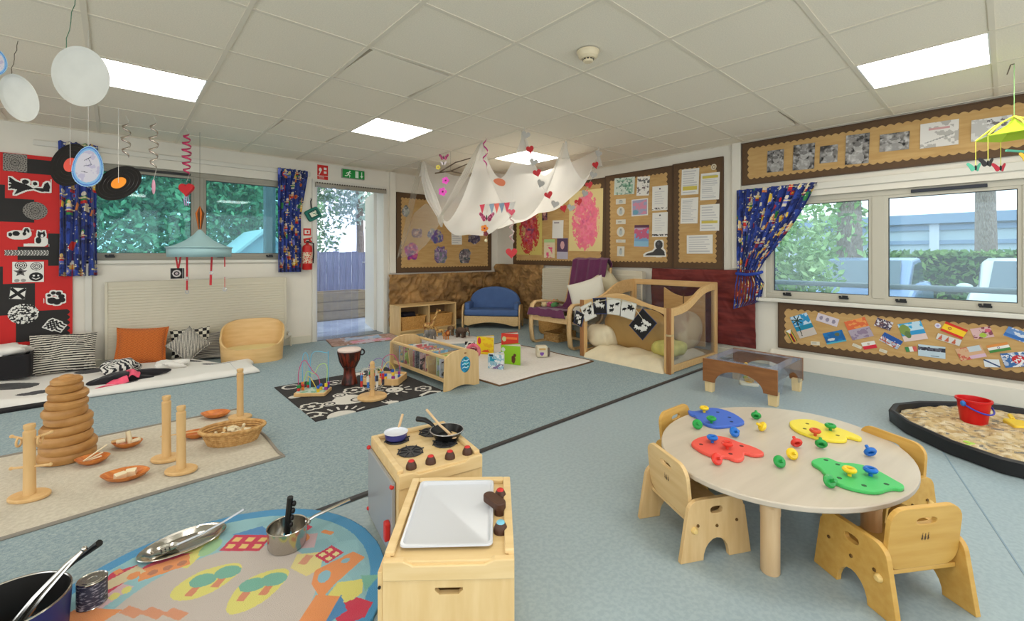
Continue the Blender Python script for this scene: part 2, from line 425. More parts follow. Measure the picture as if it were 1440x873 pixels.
# ---------------------------------------------------------------- windows
ALU = mat('window_frame_grey', (150, 146, 132), .45)
ALUB = mat('window_frame_pale', (186, 181, 165), .45)
SEAL = mat('window_seal', (28, 32, 34), .5)
BLACK = mat('black_plastic', (22, 22, 23), .4)
GLASS_A = clear('window_glass_teal', (196, 240, 244), alpha_white=.06, wc=(190, 230, 240))
GLASS_B = clear('window_glass', (236, 248, 252), alpha_white=.06, wc=(215, 235, 245))
def window(name, FM, w, h, mull, frame_m, glass, catches, fw=.05):
    """FM: frame with origin at the opening's lower left corner seen from inside; x right, y up, z into the room"""
    o = struct(thing(name, None, None, M=FM))
    b = MB(); d = .06
    b.span(0, w, 0, fw, -d, 0).span(0, w, h-fw, h, -d, 0).span(0, fw, fw, h-fw, -d, 0).span(w-fw, w, fw, h-fw, -d, 0)
    b.build('window_frame', frame_m, o, bevel=.004)
    xs = [fw]+[v for m_ in mull for v in (m_-fw*.9, m_+fw*.9)]+[w-fw]
    for m_ in mull: MB().span(m_-fw*.9, m_+fw*.9, fw, h-fw, -d, .004).build('mullion', frame_m, o, bevel=.004)
    for a, c in zip(xs[::2], xs[1::2]):
        b = MB(); s = .022
        b.slab([(a, fw), (c, fw), (c, h-fw), (a, h-fw)], [(a+s, fw+s), (c-s, fw+s), (c-s, h-fw-s), (a+s, h-fw-s)], .03, -.035)
        sash = b.build('sash', frame_m, o)
        e = .005
        MB().slab([(a+s, fw+s), (c-s, fw+s), (c-s, h-fw-s), (a+s, h-fw-s)], [(a+s+e, fw+s+e), (c-s-e, fw+s+e), (c-s-e, h-fw-s-e), (a+s+e, h-fw-s-e)], .028, -.036).build('seal', SEAL, sash)
        MB().span(a+s, c-s, fw+s, h-fw-s, -.034, -.028).build('pane', glass, o)
    for cx in catches:
        b = MB(); b.span(cx-.035, cx+.035, fw*.55, fw*.55+.016, 0, .018); b.span(cx-.012, cx+.03, fw*.55+.016, fw*.55+.034, .004, .022).span(cx-.04, cx-.02, fw*.55+.01, fw*.55+.03, .0, .014)
        b.build('window_catch', BLACK, o, bevel=.002)
    return o
wA = window('window_1', FA(WA[0], WA[2], -.03), WA[1]-WA[0], WA[3]-WA[2], [.995], ALU, GLASS_A, [.27, 1.2, 1.70])
MB().span(.33, .92, WA[3]-WA[2]-.045, WA[3]-WA[2]-.02, 0, .02).build('trickle_vent', BLACK, wA, bevel=.003)
wB = window('window_2', FB(WB[1], WB[2], -.03), WB[1]-WB[0], WB[3]-WB[2], [.905, 1.78], ALUB, GLASS_B, [.20, .66, 1.06, 1.55])
MB().span(1.12, 1.56, WB[3]-WB[2]-.045, WB[3]-WB[2]-.018, 0, .02).build('trickle_vent', mat('vent_navy', (34, 38, 50), .5), wB, bevel=.003)
# reveals and sills
struct(MB().span(WA[0]-.02, WA[1]+.02, YA-.03, YA+.03, WA[2]-.035, WA[2]).build('trim_3', WHITE, bevel=.006))
struct(MB().span(XB-.07, XB+.03, WB[0]-.02, WB[1]+.06, WB[2]-.035, WB[2]).build('trim_4', WHITE, bevel=.006))
struct(MB().span(XB-.02, XB, -.7, 1.30, 1.735, 1.80).build('trim_5', WHITE, bevel=.006))
# batten the curtains hang from, over the left window
struct(MB().span(-.55, 1.86, YA-.022, YA, 2.115, 2.165).build('trim_6', WHITE, bevel=.006))
# boxed pipe by the corner of the right window and by the door
struct(MB().span(XB-.03, XB, 1.885, 1.975, .97, H).build('trim_7', CREAM, bevel=.004))
struct(MB().span(2.945, 3.035, YA-.03, YA, .85, H).build('trim_8', CREAM, bevel=.004))
struct(MB().span(-.21, -.16, YA-.03, YA, .095, 1.06).build('trim_9', WHITE, bevel=.004))

# ---------------------------------------------------------------- doorway with PVC strips
d1 = struct(thing('door_1', None, None, (DA[0], YA, 0)))
w = DA[1]-DA[0]
MB().span(-.05, .012, -.02, .20, 0, DA[3]+.0).span(w-.012, w+.05, -.02, .20, 0, DA[3]+.0).span(-.05, w+.05, -.02, .20, DA[3]-.012, DA[3]+.03).build('door_frame', WHITE, d1, bevel=.004)
MB().span(-.04, w+.04, 0, .25, -.03, .012).build('threshold', mat('threshold', (110, 112, 112), .5, metal=.4), d1)
leaf = MB().span(-.0, .045, .22, 1.02, .02, 2.02).build('door_leaf', WHITE, d1, bevel=.004); leaf.location.x = w-.11
leaf.rotation_euler = (0, 0, R(-15))
MB().span(.044, .052, .30, .94, 1.05, 1.9).build('door_pane', clear('door_glass', (225, 240, 245)), leaf)
MB().tube([(-.0, .95, 1.0), (-.05, .95, 1.0), (-.05, .84, 1.0)], .009, 8).build('door_handle', mat('steel', (180, 180, 180), .3, metal=1), leaf, smooth=True)
sc = thing('strip_curtain', 'clear plastic strip curtain hanging in the open doorway', 'strip curtain', (DA[0], YA-.035, 0))
PVC = clear('pvc_strip', (236, 240, 252), alpha_white=.10, wc=(215, 224, 246))
MB().span(-.02, w+.02, -.012, .012, 1.985, 2.045).build('rail', mat('rail_steel', (150, 145, 132), .4, metal=.5), sc, bevel=.002)
hk = None
for k in range(30):
    o = MB().box((0, 0, 0), (.012, .012, .016)).build('hook', mat('hook_dark', (62, 54, 44), .5), sc) if k == 0 else link('hook', hk.data, None, sc)
    hk = hk or o; o.location = (.0+(w)*k/29, -.016, 2.04)
for k in range(6):
    x0 = -.01+k*.092
    def fn(u, v, x0=x0, k=k):
        return (x0+.19*u-.0, (.006 if k % 2 else -.006)+.012*math.sin((u-.5)*3)+.010*(1-v)*math.sin(k*2.1), .02+1.985*v)
    MB().sheet(fn, 5, 8).build('strip', PVC, sc, smooth=True)

# ================================================================ outdoors
def foliage(n, fn, leaf, seed, flat=.5):
    """n small folded leaves, fn(rng) gives positions"""
    rs = np.random.RandomState(seed); P = fn(rs, n); n = len(P)
    d = rs.normal(size=(n, 3)); d /= np.linalg.norm(d, axis=1)[:, None]
    e = rs.normal(size=(n, 3)); e -= (e*d).sum(1)[:, None]*d; e /= np.linalg.norm(e, axis=1)[:, None]
    s = leaf*(.6+.8*rs.rand(n))[:, None]
    V = np.stack([P-d*s, P+e*s*.45, P+d*s, P-e*s*.45], 1).reshape(-1, 3)
    F = np.arange(n*4).reshape(n, 4)
    b = MB(); b.v = [tuple(v) for v in V]; b.f = [tuple(f) for f in F.tolist()]
    return b
def blob(c, r):
    def fn(rs, n):
        d = rs.normal(size=(n, 3)); d /= np.linalg.norm(d, axis=1)[:, None]
        return np.array(c)+d*np.array(r)*(rs.rand(n)**.35)[:, None]*(1+.18*np.sin(d[:, :1]*9+d[:, 1:2]*7+d[:, 2:]*8))
    return fn
def boxf(x0, x1, y0, y1, z0, z1):
    def fn(rs, n): return np.stack([x0+(x1-x0)*rs.rand(n), y0+(y1-y0)*rs.rand(n), z0+(z1-z0)*rs.rand(n)], 1)
    return fn
BARK = mat('bark', (120, 104, 92), .9, c2=(168, 152, 140), vscale=9, stretch=(6, 6, 1.4), bump=.4, bscale=30)
G1 = mat('leaf_deep_green', (76, 128, 88), .6, c2=(140, 186, 132), vscale=2.2)
G2 = mat('leaf_bright_green', (110, 158, 84), .6, c2=(176, 206, 140), vscale=1.6)
G3 = mat('leaf_hedge', (74, 122, 60), .65, c2=(134, 170, 88), vscale=2)
PAVE = mat('paving', (128, 138, 150), .9, c2=(158, 166, 174), vscale=3)
ROAD = mat('tarmac', (130, 134, 138), .9, var=.08, vscale=8)
struct(MB().span(-14, XB+.22, YA+.22, 24, -.16, -.06).build('ground_garden', PAVE))
struct(MB().span(XB+.22, 34, -22, 24, -.5, -.4).build('ground_road', ROAD))
struct(MB().span(XB+.22, XB+.42, -22, YA+.22, -.5, -.06).build('ground_kerb', PAVE))
def tree(name, label, loc, trunk_h, r, blobs, leafm, n, leaf, seed, cat='tree', group=None):
    t = thing(name, label, cat, loc, 0, group)
    MB().tube([(0, 0, 0), (.02, .03, trunk_h*.5), (-.03, .02, trunk_h)], r, 10, r_end=r*.6).build('trunk', BARK, t, smooth=True)
    b = MB()
    for k, (c, rr) in enumerate(blobs):
        q = foliage(n, blob(c, rr), leaf, seed+k); b.add(q.v, q.f)
    o = b.build('foliage', leafm, t); o['kind'] = 'stuff'
    return t
# garden behind the left window
for k, (x, y, hgt, wd, lab) in enumerate((
    (-3.6, 11.4, 3.6, 2.2, 'dense dark green tree at the far left of the garden, behind the blue curtain'),
    (-.6, 11.6, 3.8, 2.3, 'dense dark green tree filling the left pane of the garden window'),
    (2.3, 12.4, 3.7, 2.2, 'dense dark green tree behind the shed in the garden window'))):
    tree('garden_tree', lab, (x, y, -.06), 2.4, .16, [((0, 0, 2.0), (wd, 1.2, 2.0)), ((.4, .3, hgt*.95), (wd*.9, 1.2, 1.9))], G1, 9500, .075, 30+k*7, group='garden trees')
tree('garden_tree', 'pale leafy tree seen through the doorway above the fence', (5.6, 13.2, -.06), 3.2, .14,
     [((0, 0, 3.0), (1.5, 1.0, .9)), ((-.8, .2, 4.2), (1.3, 1.0, .8))], mat('leaf_pale', (158, 188, 170), .6, c2=(200, 220, 208), vscale=2), 1500, .085, 77, group='garden trees')
FENCEM = wood('fence_grey_blue', (96, 100, 128), (132, 136, 160), (14, 14, 1.5))
fn_ = thing('garden_fence', 'blue grey wooden plank fence outside the door', 'fence', (2.95, 9.9, -.06))
for k in range(32):
    o = MB().box((0, 0, .62), (.13, .025, 1.24+.0)).build('plank', FENCEM, fn_) if k == 0 else link('plank', o.data, None, fn_)
    o.location = (k*.14, .006*(k % 2), .01*((k*7) % 3))
for z in (.3, .95): MB().span(-.1, 4.45, .03, .07, z, z+.08).build('rail', FENCEM, fn_)
pl = thing('garden_planter', 'low wooden planter box standing outside the doorway', 'planter', (3.1, 8.35, -.06))
MB().slab([(-.55, -.25), (.55, -.25), (.55, .25), (-.55, .25)], [(-.5, -.2), (.5, -.2), (.5, .2), (-.5, .2)], .5).build('box_sides', wood('planter_wood', (140, 122, 92), (170, 150, 112)), pl)
MB().span(-.5, .5, -.2, .2, .02, .42).build('soil', mat('soil', (70, 60, 52), .95, var=.3, vscale=30), pl)
for k in range(3): MB().span(-.57, .57, -.27, -.25, .02+.165*k, .165*(k+1)).build('board', wood('planter_wood', 0, 0), pl)
# shed with pale gable roof
sh = thing('garden_shed', 'small pale blue shed with gabled roof outside the left window', 'shed', (2.05, 9.1, -.06), 0)
SHW = mat('shed_wall', (196, 204, 222), .8); SHR = mat('shed_roof', (222, 226, 234), .7)
MB().prism([(-.62, 0), (.62, 0), (.62, 1.05), (0, 1.62), (-.62, 1.05)], 1.6, -1.6, M=UP).build('walls', SHW, sh)
for s in (-1, 1):
    MB().prism([(0, 1.66), (s*.74, .98), (s*.74, .93), (0, 1.60)], 1.84, -1.72, M=UP).build('roof_side', SHR, sh)
MB().prism([(-.2, 0), (.2, 0), (.2, .9), (-.2, .9)], .03, .0, M=UP).build('shed_door', mat('shed_door', (168, 176, 200), .7), sh)
ps = thing('veranda_post', 'purple grey timber post outside the left window beside the curtain', 'post', (1.62, 6.9, -.06))
MB().box((0, 0, 1.6), (.13, .13, 3.2)).build('shaft', wood('post_wood', (118, 110, 124), (150, 140, 148), (12, 12, 1.4)), ps, bevel=.01)
MB().box((0, 0, .04), (.18, .18, .08)).build('foot', mat('steel', 0), ps, bevel=.005)
# street side
fr = thing('safety_rail', 'grey metal safety rail running along outside the right window', 'railing', (5.75, 0, -.4))
RAILM = mat('rail_grey', (120, 132, 138), .45, metal=.4)
MB().tube([(0, -6, 1.20), (0, 3.5, 1.20)], .028, 10).build('top_rail', RAILM, fr, smooth=True)
for y in (-5.5, -3.6, -1.7, 3.2): MB().tube([(0, y, 0), (0, y, 1.2)], .024, 10).build('post', RAILM, fr, smooth=True)
tree('street_tree', 'young leafy green tree just outside the left pane of the right window', (8.2, 2.75, -.4), 2.6, .07,
     [((0, 0, 1.9), (.8, .95, 1.0)), ((-.3, .3, 2.7), (.7, .7, .6)), ((.2, -.5, 1.2), (.5, .5, .6))], G2, 900, .065, 5, group='street trees')
tree('street_tree', 'broad trunked tree at the middle bar of the right window', (14.4, 2.75, -.4), 6, .32,
     [((0, .6, 2.2), (.8, 1.1, 1.3)), ((0, .2, 5.5), (2, 2, 1.0))], G2, 900, .10, 15, group='street trees')
tree('street_tree', 'tall street tree with thick bare trunk in front of the pale building', (18.2, .38, -.4), 7, .25,
     [((0, 0, 6.6), (2.2, 2.6, 1.3))], G2, 1000, .12, 25, group='street trees')
hd = thing('hedge', 'long clipped green hedge beyond the parked cars', 'hedge', (16.2, -2, -.4))
b = foliage(26000, boxf(0, 1.0, -8, 6.5, .1, 1.62), .10, 3); o = b.build('foliage', G3, hd); o['kind'] = 'stuff'
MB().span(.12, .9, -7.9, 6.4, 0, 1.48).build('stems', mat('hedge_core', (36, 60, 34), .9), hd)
bd = thing('office_building', 'long pale blue grey building behind the hedge', 'building', (24, -2, -.4))
BW = mat('cladding_pale', (188, 206, 214), .7); BB = mat('cladding_blue', (140, 164, 190), .6)
MB().span(0, 6, -18, 16, 0, 2.75).build('wall', BW, bd)
MB().span(-.35, 6.2, -18.2, 16.2, 2.75, 3.12).build('roof', BB, bd)
MB().span(-.1, 0, -18, 16, 1.95, 2.1).build('band', BB, bd)
MB().span(-.12, 0, -18, 16, 2.5, 2.68).build('band', BB, bd)
for y in (-9.5, -4.6, .3, 3.9, 8.8):
    MB().span(-.16, 0, y-.14, y+.14, 0, 2.75).build('downpipe', mat('pipe_white', (214, 222, 232), .5), bd)
def car(label, loc, rz, c, s=1):
    t = thing('car', label, 'car', loc, rz, 'parked cars')
    body = mat('car_paint_'+c[0], c[1], .25, metal=.2, spec=.6); gl = mat('car_glass', (66, 92, 104), .08, spec=.9)
    low = [(-2.1, .28), (2.05, .28), (2.12, .55), (2.0, .78), (1.15, .92), (-1.5, .98), (-2.08, .86), (-2.14, .5)]
    MB().prism(low, 1.66, -.83, M=UP).build('body', body, t, bevel=.08, seg=3)
    cab = [(1.12, .9), (.35, 1.42), (-.95, 1.46), (-1.75, .96)]
    MB().prism(cab, 1.42, -.71, M=UP).build('cabin', body, t, bevel=.06, seg=3)
    for s_ in (-1, 1):
        MB().prism([(.86, .95), (.28, 1.34), (-.3, 1.37), (-.3, .95)], .02, s_*.715-.01, M=UP).build('side_window', gl, t)
        MB().prism([(-.38, .95), (-.38, 1.37), (-.9, 1.37), (-1.4, 1.0)], .02, s_*.715-.01, M=UP).build('side_window', gl, t)
        MB().ball((.86, s_*.88, .98), (.07, .11, .07)).build('wing_mirror', body, t, smooth=True)
        for x in (-1.32, 1.32):
            wh = MB(); wh.lathe([(0, -.1), (.2, -.1), (.3, -.08), (.31, 0), (.3, .08), (.2, .1), (0, .1)], 20, T(x, s_*.74, .31) @ RX(90)); wh = wh.build('wheel', mat('tyre', (30, 30, 32), .8), t, smooth=True)
            MB().lathe([(0, -.112), (.17, -.108), (.19, -.1)], 16, T(x, s_*.74, .31) @ RX(90 if s_ > 0 else -90)).build('hub_cap', mat('steel', 0), wh, smooth=True)
    MB().add([(1.06, -.6, .95), (1.06, .6, .95), (.40, .56, 1.40), (.40, -.56, 1.40)], [(0, 1, 2, 3)], T(.035, 0, .01)).build('windscreen', gl, t, solid=.01)
    for s_ in (-1, 1): MB().ball((2.06, s_*.62, .66), (.08, .2, .09)).build('headlight', mat('lamp_lens', (225, 230, 235), .1), t, smooth=True)
    return t
car('blue parked car behind the rail at the middle of the right window', (11.1, 1.85, -.4), 181, ('blue', (122, 150, 190)))
car('white parked car at the right edge of the right window', (11.4, -.42, -.4), 179, ('white', (208, 218, 214)))
car('silver parked car beside the curtain in the right window', (11.2, 4.3, -.4), 183, ('silver', (176, 184, 192)))

# ================================================================ display boards
KRAFT = mat('kraft_paper', (184, 146, 90), .75, c2=(196, 160, 104), vscale=5, stretch=(1, 6, 1))
BROWN = mat('brown_border', (92, 68, 44), .7, var=.06, vscale=30)
def scallop(L, depth, n, amp):
    """strip of length L along x, straight edge y=0, wavy edge near y=depth"""
    P = [(0, 0), (L, 0)]
    k = n*6
    P += [(L-L*i/k, depth-amp*abs(math.sin(PI*n*i/k))) for i in range(k+1)]
    return P
def board(name, label, F, w, h, bw=.075, backm=KRAFT, borderm=BROWN, pitch=.055, amp=.016, sides='tblr', cat='display board'):
    """F places the board's lower left corner on the wall"""
    t = thing(name, label, cat, M=F)
    MB().span(0, w, 0, h, .002, .016).build('backing', backm, t)
    for s in sides:
        L = w if s in 'tb' else h
        n = max(3, int(L/pitch)); P = scallop(L, bw, n, amp)
        M = {'b': T(0, 0, .016), 't': T(w, h, .016) @ RZ(180), 'l': T(0, h, .0165) @ RZ(-90), 'r': T(w, 0, .0165) @ RZ(90)}[s]
        MB().prism(P, .002, M=M).build('border', borderm, t)
    if backm is KRAFT:
        e = .012
        MB().slab([(-e, -e), (w+e, -e), (w+e, h+e), (-e, h+e)], [(0, 0), (w, 0), (w, h), (0, h)], .024).build('frame', mat('board_frame', (84, 62, 42), .6), t)
    return t
board('display_board', 'kraft paper display board with brown border between the door and the corner, behind the net', FA(3.06, .865), 1.75, 1.155)
board('display_board', 'kraft display board nearest the corner, holding two large red and pink finger paintings', FB(5.48, .965), 1.84, 1.19)
board('display_board', 'middle kraft display board with animal cut-out, lists and small picture tags', FB(3.62, .965), .955, 1.205)
board('display_board', 'narrow kraft display board with five printed notices beside the boxed pipe', FB(2.645, .965), .565, 1.215)
board('display_board', 'long kraft display board of grey photographs high above the right window', FB(1.865, 1.86), 2.5, .42, bw=.06)
board('display_board', 'long low kraft display board of postcards and flags under the right window', FB(1.52, .20), 2.2, .43, bw=.06)

# red and black board
REDP = mat('red_paper', (200, 28, 24), .6, var=.05, vscale=4); BLKP = mat('black_paper', (38, 35, 33), .7, var=.1, vscale=5)
rb = board('display_board', 'red and black patchwork display board with black and white pictures on the left wall', FA(-1.5, .30), 1.205, 1.72, bw=.035, backm=REDP, borderm=REDP, pitch=.05, amp=.018)
for (x0, z1, x1, z0) in ((-.644, 1.985, -.31, 1.853), (-.85, 1.734, -.72, 1.617), (-.85, 1.617, -.543, 1.408), (-.455, 1.313, -.31, 1.013), (-.645, 1.188, -.455, 1.068), (-.85, .857, -.538, .579), (-.655, .603, -.31, .33), (-.85, 1.012, -.732, .857), (-1.2, .95, -.9, .6), (-1.3, 1.6, -1.0, 1.2), (-1.2, 1.985, -.9, 1.7)):
    MB().span(x0+1.5, x1+1.5, z0-.30, z1-.30, .016, .0175).build('black_patch', BLKP, rb)

W_, K_, GY_ = (226, 224, 216), (30, 28, 28), (150, 148, 142)
def pin(name, label, cat, wall, u, z, w, h, ang, draw, bg=W_, nx=40, group=None, off=.0195, shape=None, cvw=None):
    cv = Cv(w, h, nx, bg); draw(cv)
    F = (FA if wall == 'A' else FB)(u, z, off) @ RZ(ang)
    m = None
    if shape == 'round': m = (cv.X/(w/2))**2+(cv.Y/(h/2))**2 < 1
    elif callable(shape): m = shape(cv)
    o = paint(name, cv, mask=m)
    o.matrix_world = F
    return tag(o, label, cat, group)
# --- red board pictures
G = 'black and white pictures on the red board'
def d_lace(cv):
    r = np.hypot(cv.X, cv.Y); a = np.arctan2(cv.Y, cv.X); s = cv.w/2
    cv.put((np.sin(r/s*26)*np.cos(a*12) > .25), (70, 66, 62)); cv.ring(0, 0, s*.35, s*.08, (90, 84, 80)); cv.disc(0, 0, s*.1, s*.1, (60, 56, 52))
pin('picture', 'square grey lace pattern picture at the top left of the red board', 'picture', 'A', -.659, 1.937, .145, .158, 0, d_lace, (142, 136, 128), 60, G)
pin('picture', 'round grey lace doily picture in the upper half of the red board', 'picture', 'A', -.536, 1.516, .155, .162, 0, d_lace, (136, 130, 122), 60, G, shape='round')
def d_bird(cv):
    cv.poly([(-.13, .06), (-.02, .02), (.02, -.01), (.06, .01), (.11, .06), (.125, .02), (.12, -.03), (.07, -.035), (.02, -.015), (-.03, -.03), (-.10, -.08), (-.08, -.03), (-.13, -.02), (-.11, .01)], K_)
    cv.poly([(.03, .0), (.09, .045), (.08, .0)], W_); cv.disc(-.03, .045, .022, .02, K_); cv.disc(.03, .035, .014, .016, K_)
    for i in range(4): cv.line([(-.06, .01), (-.125, .07-.03*i)], .014, K_)
def s_bird(cv):
    k = Cv(cv.w, cv.h, cv.nx, (0, 0, 0)); c0 = Cv(cv.w, cv.h, cv.nx, W_); d_bird(c0)
    m = c0.C[..., 0] < .3; o = m.copy()
    for dy in range(-3, 4):
        for dx in range(-3, 4): o |= np.roll(np.roll(m, dy, 0), dx, 1)
    return o
pin('picture', 'cut-out of a black and white bird with spread feathers on red', 'picture', 'A', -.567, 1.728, .269, .178, 0, d_bird, W_, 80, G, shape=s_bird)
def halo(draw, n=3):
    def s(cv):
        c0 = Cv(cv.w, cv.h, cv.nx, (1, 2, 3)); draw(c0, True); m = np.abs(c0.C-np.array(lin((1, 2, 3)))).sum(-1) > 1e-4; o = m.copy()
        for dy in range(-n, n+1):
            for dx in range(-n, n+1): o |= np.roll(np.roll(m, dy, 0), dx, 1)
        return o
    return s
def d_rabbit(cv, flat=False):
    cv.disc(-.005, -.012, .062, .034, (228, 224, 214)); cv.disc(.045, .0, .022, .02, (228, 224, 214)); cv.disc(.035, .03, .008, .022, K_, -15); cv.disc(.052, .03, .008, .022, K_, 15)
    cv.disc(-.02, -.0, .022, .022, K_); cv.disc(.03, .0, .012, .016, K_); cv.disc(-.055, -.01, .012, .018, K_)
pin('picture', 'cut-out of a black and white rabbit on the red board', 'picture', 'A', -.633, 1.305, .159, .117, 0, lambda c: d_rabbit(c), W_, 60, G, shape=halo(d_rabbit))
def d_cat(cv, flat=False):
    cv.disc(.03, -.03, .035, .04, (228, 224, 214)); cv.disc(.03, .03, .026, .024, K_); cv.poly([(.008, .04), (.01, .07), (.026, .05)], K_); cv.poly([(.034, .05), (.05, .07), (.054, .04)], K_)
    cv.disc(.012, -.02, .018, .03, K_); cv.line([(.0, -.062), (-.07, -.066)], .012, (228, 224, 214)); cv.disc(.035, .022, .009, .014, W_)
pin('picture', 'cut-out of a sitting black and white cat on the red board', 'picture', 'A', -.528, 1.267, .160, .152, 0, lambda c: d_cat(c), W_, 60, G, shape=halo(d_cat))
def d_zig(cv):
    for i in range(-14, 15):
        cv.line([(i*.01-.01, -.03), (i*.01+.006, 0), (i*.01-.006, .03)], .0045, W_ if i % 2 else GY_)
pin('picture', 'narrow black and white patterned strip across the middle of the red board', 'picture', 'A', -.587, 1.133, .269, .05, 0, d_zig, (34, 32, 30), 90, G)
def d_quad(cv):
    cv.disc(.048, -.045, .044, .04, K_); cv.disc(.034, -.034, .007, .008, W_); cv.disc(.062, -.034, .007, .008, W_); cv.line([(.026, -.055), (.048, -.068), (.07, -.055)], .006, W_)
    for r in (.01, .022, .034): cv.ring(.05, .05, r, .006, (70, 66, 64)); cv.ring(-.045, .06, r, .006, (60, 58, 56))
    cv.poly([(-.048+(.044 if i % 2 == 0 else .02)*math.cos(R(90+36*i)), -.0+(.044 if i % 2 == 0 else .02)*math.sin(R(90+36*i))) for i in range(10)], (84, 80, 78))
    cv.disc(-.048, 0, .012, .012, K_); cv.disc(-.07, -.075, .016, .014, GY_); cv.disc(-.03, -.075, .016, .014, GY_)
pin('picture', 'white sheet with star, rings and black smiley face on the red board', 'picture', 'A', -.579, .96, .194, .185, 0, d_quad, W_, 80, G)
def d_cross(cv):
    for s in (-1, 1): cv.line([(-.036, -.036*s), (.036, .036*s)], .024, K_)
    cv.line([(-.049, -.052), (.049, -.052), (.049, .052), (-.049, .052), (-.049, -.052)], .006, (60, 58, 56))
pin('picture', 'white square with a bold black cross on the red board', 'picture', 'A', -.644, .769, .104, .110, -6, d_cross, W_, 50, G)
pin('picture', 'round white picture speckled with black scribbles low on the red board', 'picture', 'A', -.608, .583, .19, .18, 0, lambda c: c.noise(K_, .5, 95, 4), W_, 70, G, shape='round')
def d_spir(cv, flat=False):
    for i in range(8):
        a = R(200-48*i); r = .045; s = .010+.0028*i
        cv.disc(r*math.cos(a)*.95+.012*(i > 4), r*math.sin(a)*.95, s, s, K_)
pin('picture', 'cut-out ring of black dots growing in size on the red board', 'picture', 'A', -.411, .72, .147, .165, 0, lambda c: d_spir(c), W_, 60, G, shape=halo(d_spir, 4))
def d_wave(cv, flat=False):
    for k in range(3):
        cv.line([(-.06+.014*i, .028*(1-k)+.013*(1 if i % 2 else -1)*(i < 6)) for i in range(9)], .012, K_)
pin('picture', 'cut-out of three black wavy lines low on the red board', 'picture', 'A', -.406, .455, .152, .113, -32, lambda c: d_wave(c), W_, 60, G, shape=halo(d_wave, 3))

# --- postcards and flags, low board
G = 'postcards and flags under the right window'
def sky_sea(c1, c2, sand, seed, tree=False):
    def d(cv):
        h = cv.h
        cv.rect(0, h*.25, cv.w, h*.5, c1); cv.noise((226, 238, 240), .55, 22, seed, .6, cv.Y > 0)
        cv.rect(0, -h*.08, cv.w, h*.22, c2); cv.rect(0, -h*.35, cv.w, h*.34, sand)
        if tree:
            for i in range(7): cv.line([(-cv.w*.2, h*.28), (-cv.w*.2+cv.w*.3*math.cos(i*.9), h*.28+h*.2*math.sin(i*.9))], cv.w*.06, (40, 62, 54))
            cv.line([(-cv.w*.3, -h*.4), (-cv.w*.2, h*.28)], cv.w*.05, (52, 60, 50))
    return d
def P(lab, y, z, w, h, a, d, bg=W_, nx=36, shape=None, nm='postcard', cat='postcard'): pin(nm, lab, cat, 'B', y, z, w, h, a, d, bg, nx, G, shape=shape)
P('tall blue beach postcard with dark palm fronds at the left end of the low board', 1.313, .433, .155, .215, 24, sky_sea((46, 140, 190), (30, 130, 160), (196, 186, 176), 1, True))
P('pale lilac strip with three small sketches on the low board', 1.118, .51, .17, .075, -15, lambda c: [c.disc(x, 0, .014, .02, (140, 132, 150)) for x in (-.05, 0, .05)], (206, 196, 204))
def d_fish(c): c.noise((30, 96, 156), .5, 30, 7); c.disc(-.03, -.015, .03, .012, (206, 214, 214)); c.disc(.03, .02, .02, .015, (90, 100, 76)); c.rect(0, -.045, c.w, .014, (80, 170, 190))
P('bright blue underwater postcard below the lilac strip on the low board', 1.064, .355, .158, .105, 20, d_fish, (28, 112, 176))
def d_sunset(c):
    c.rect(0, .05, c.w, .09, (214, 104, 62)); c.noise((226, 156, 84), .5, 26, 3, .8, c.Y > .0); c.rect(0, -.045, c.w, .10, (168, 156, 170)); c.noise((132, 112, 138), .52, 30, 9, .8, c.Y < -.01)
P('orange sunset over grey sea postcard on the low board', .885, .455, .162, .172, 22, d_sunset, (206, 120, 76))
P('small postcard of boats in a harbour on the low board', .712, .517, .113, .076, -18, lambda c: [c.noise((110, 84, 90), .5, 60, 5), c.noise((60, 56, 80), .6, 70, 8)], (210, 208, 214))
def d_town(c): c.rect(0, -.02, c.w, .04, (170, 184, 200)); c.noise((180, 96, 80), .58, 70, 2, 1, c.Y < .0); c.noise((228, 228, 226), .6, 80, 12, 1, c.Y < .01)
P('deep blue sea and town postcard in the middle of the low board', .664, .38, .137, .083, -28, d_town, (40, 84, 156))
def d_zim(c):
    for i, q in enumerate(((60, 110, 60), (214, 180, 60), (176, 50, 44), (40, 36, 34), (176, 50, 44), (214, 180, 60), (60, 110, 60))): c.rect(-.021+.007*i, 0, .0072, c.h, q)
    c.poly([(-.025, .06), (.025, .06), (0, .02)], W_)
P('small striped green, yellow, red and black flag at the left end of the low board', 1.412, .319, .049, .121, 28, d_zim, nm='flag', cat='flag')
P('small white over red flag on the low board', .811, .319, .098, .062, 20, lambda c: [c.rect(0, -.0155, c.w, .031, (206, 44, 60)), c.disc(0, .012, .01, .01, (190, 176, 160))], nm='flag', cat='flag')
for (lab, y, z, w, h, a) in (('tiny white caption slip under the blue beach postcard', 1.214, .277, .072, .034, 4), ('tiny white caption slip under the sunset postcard', .896, .298, .069, .026, -20), ('tiny white caption slip under the town postcard', .715, .284, .053, .026, -15)):
    P(lab, y, z, w, h, a, lambda c: c.text(-c.w*.4, -c.h*.3, c.w*.4, c.h*.3, 2, (150, 150, 140)), (214, 206, 184), 20, nm='caption_slip', cat='paper slip')
P('green island beach postcard with pale sand in the middle of the low board', .526, .477, .154, .15, 18, lambda c: [sky_sea((60, 160, 206), (50, 146, 196), (216, 196, 190), 4)(c), c.disc(-.045, .02, .035, .045, (124, 146, 74)), c.disc(-.035, -.02, .02, .03, (96, 120, 70))])
P('tiny round white badge beside the yellow and red flag', .373, .543, .037, .040, 0, lambda c: c.disc(0, 0, .009, .009, (150, 140, 190)), (214, 210, 220), 16, 'round', nm='badge', cat='badge')
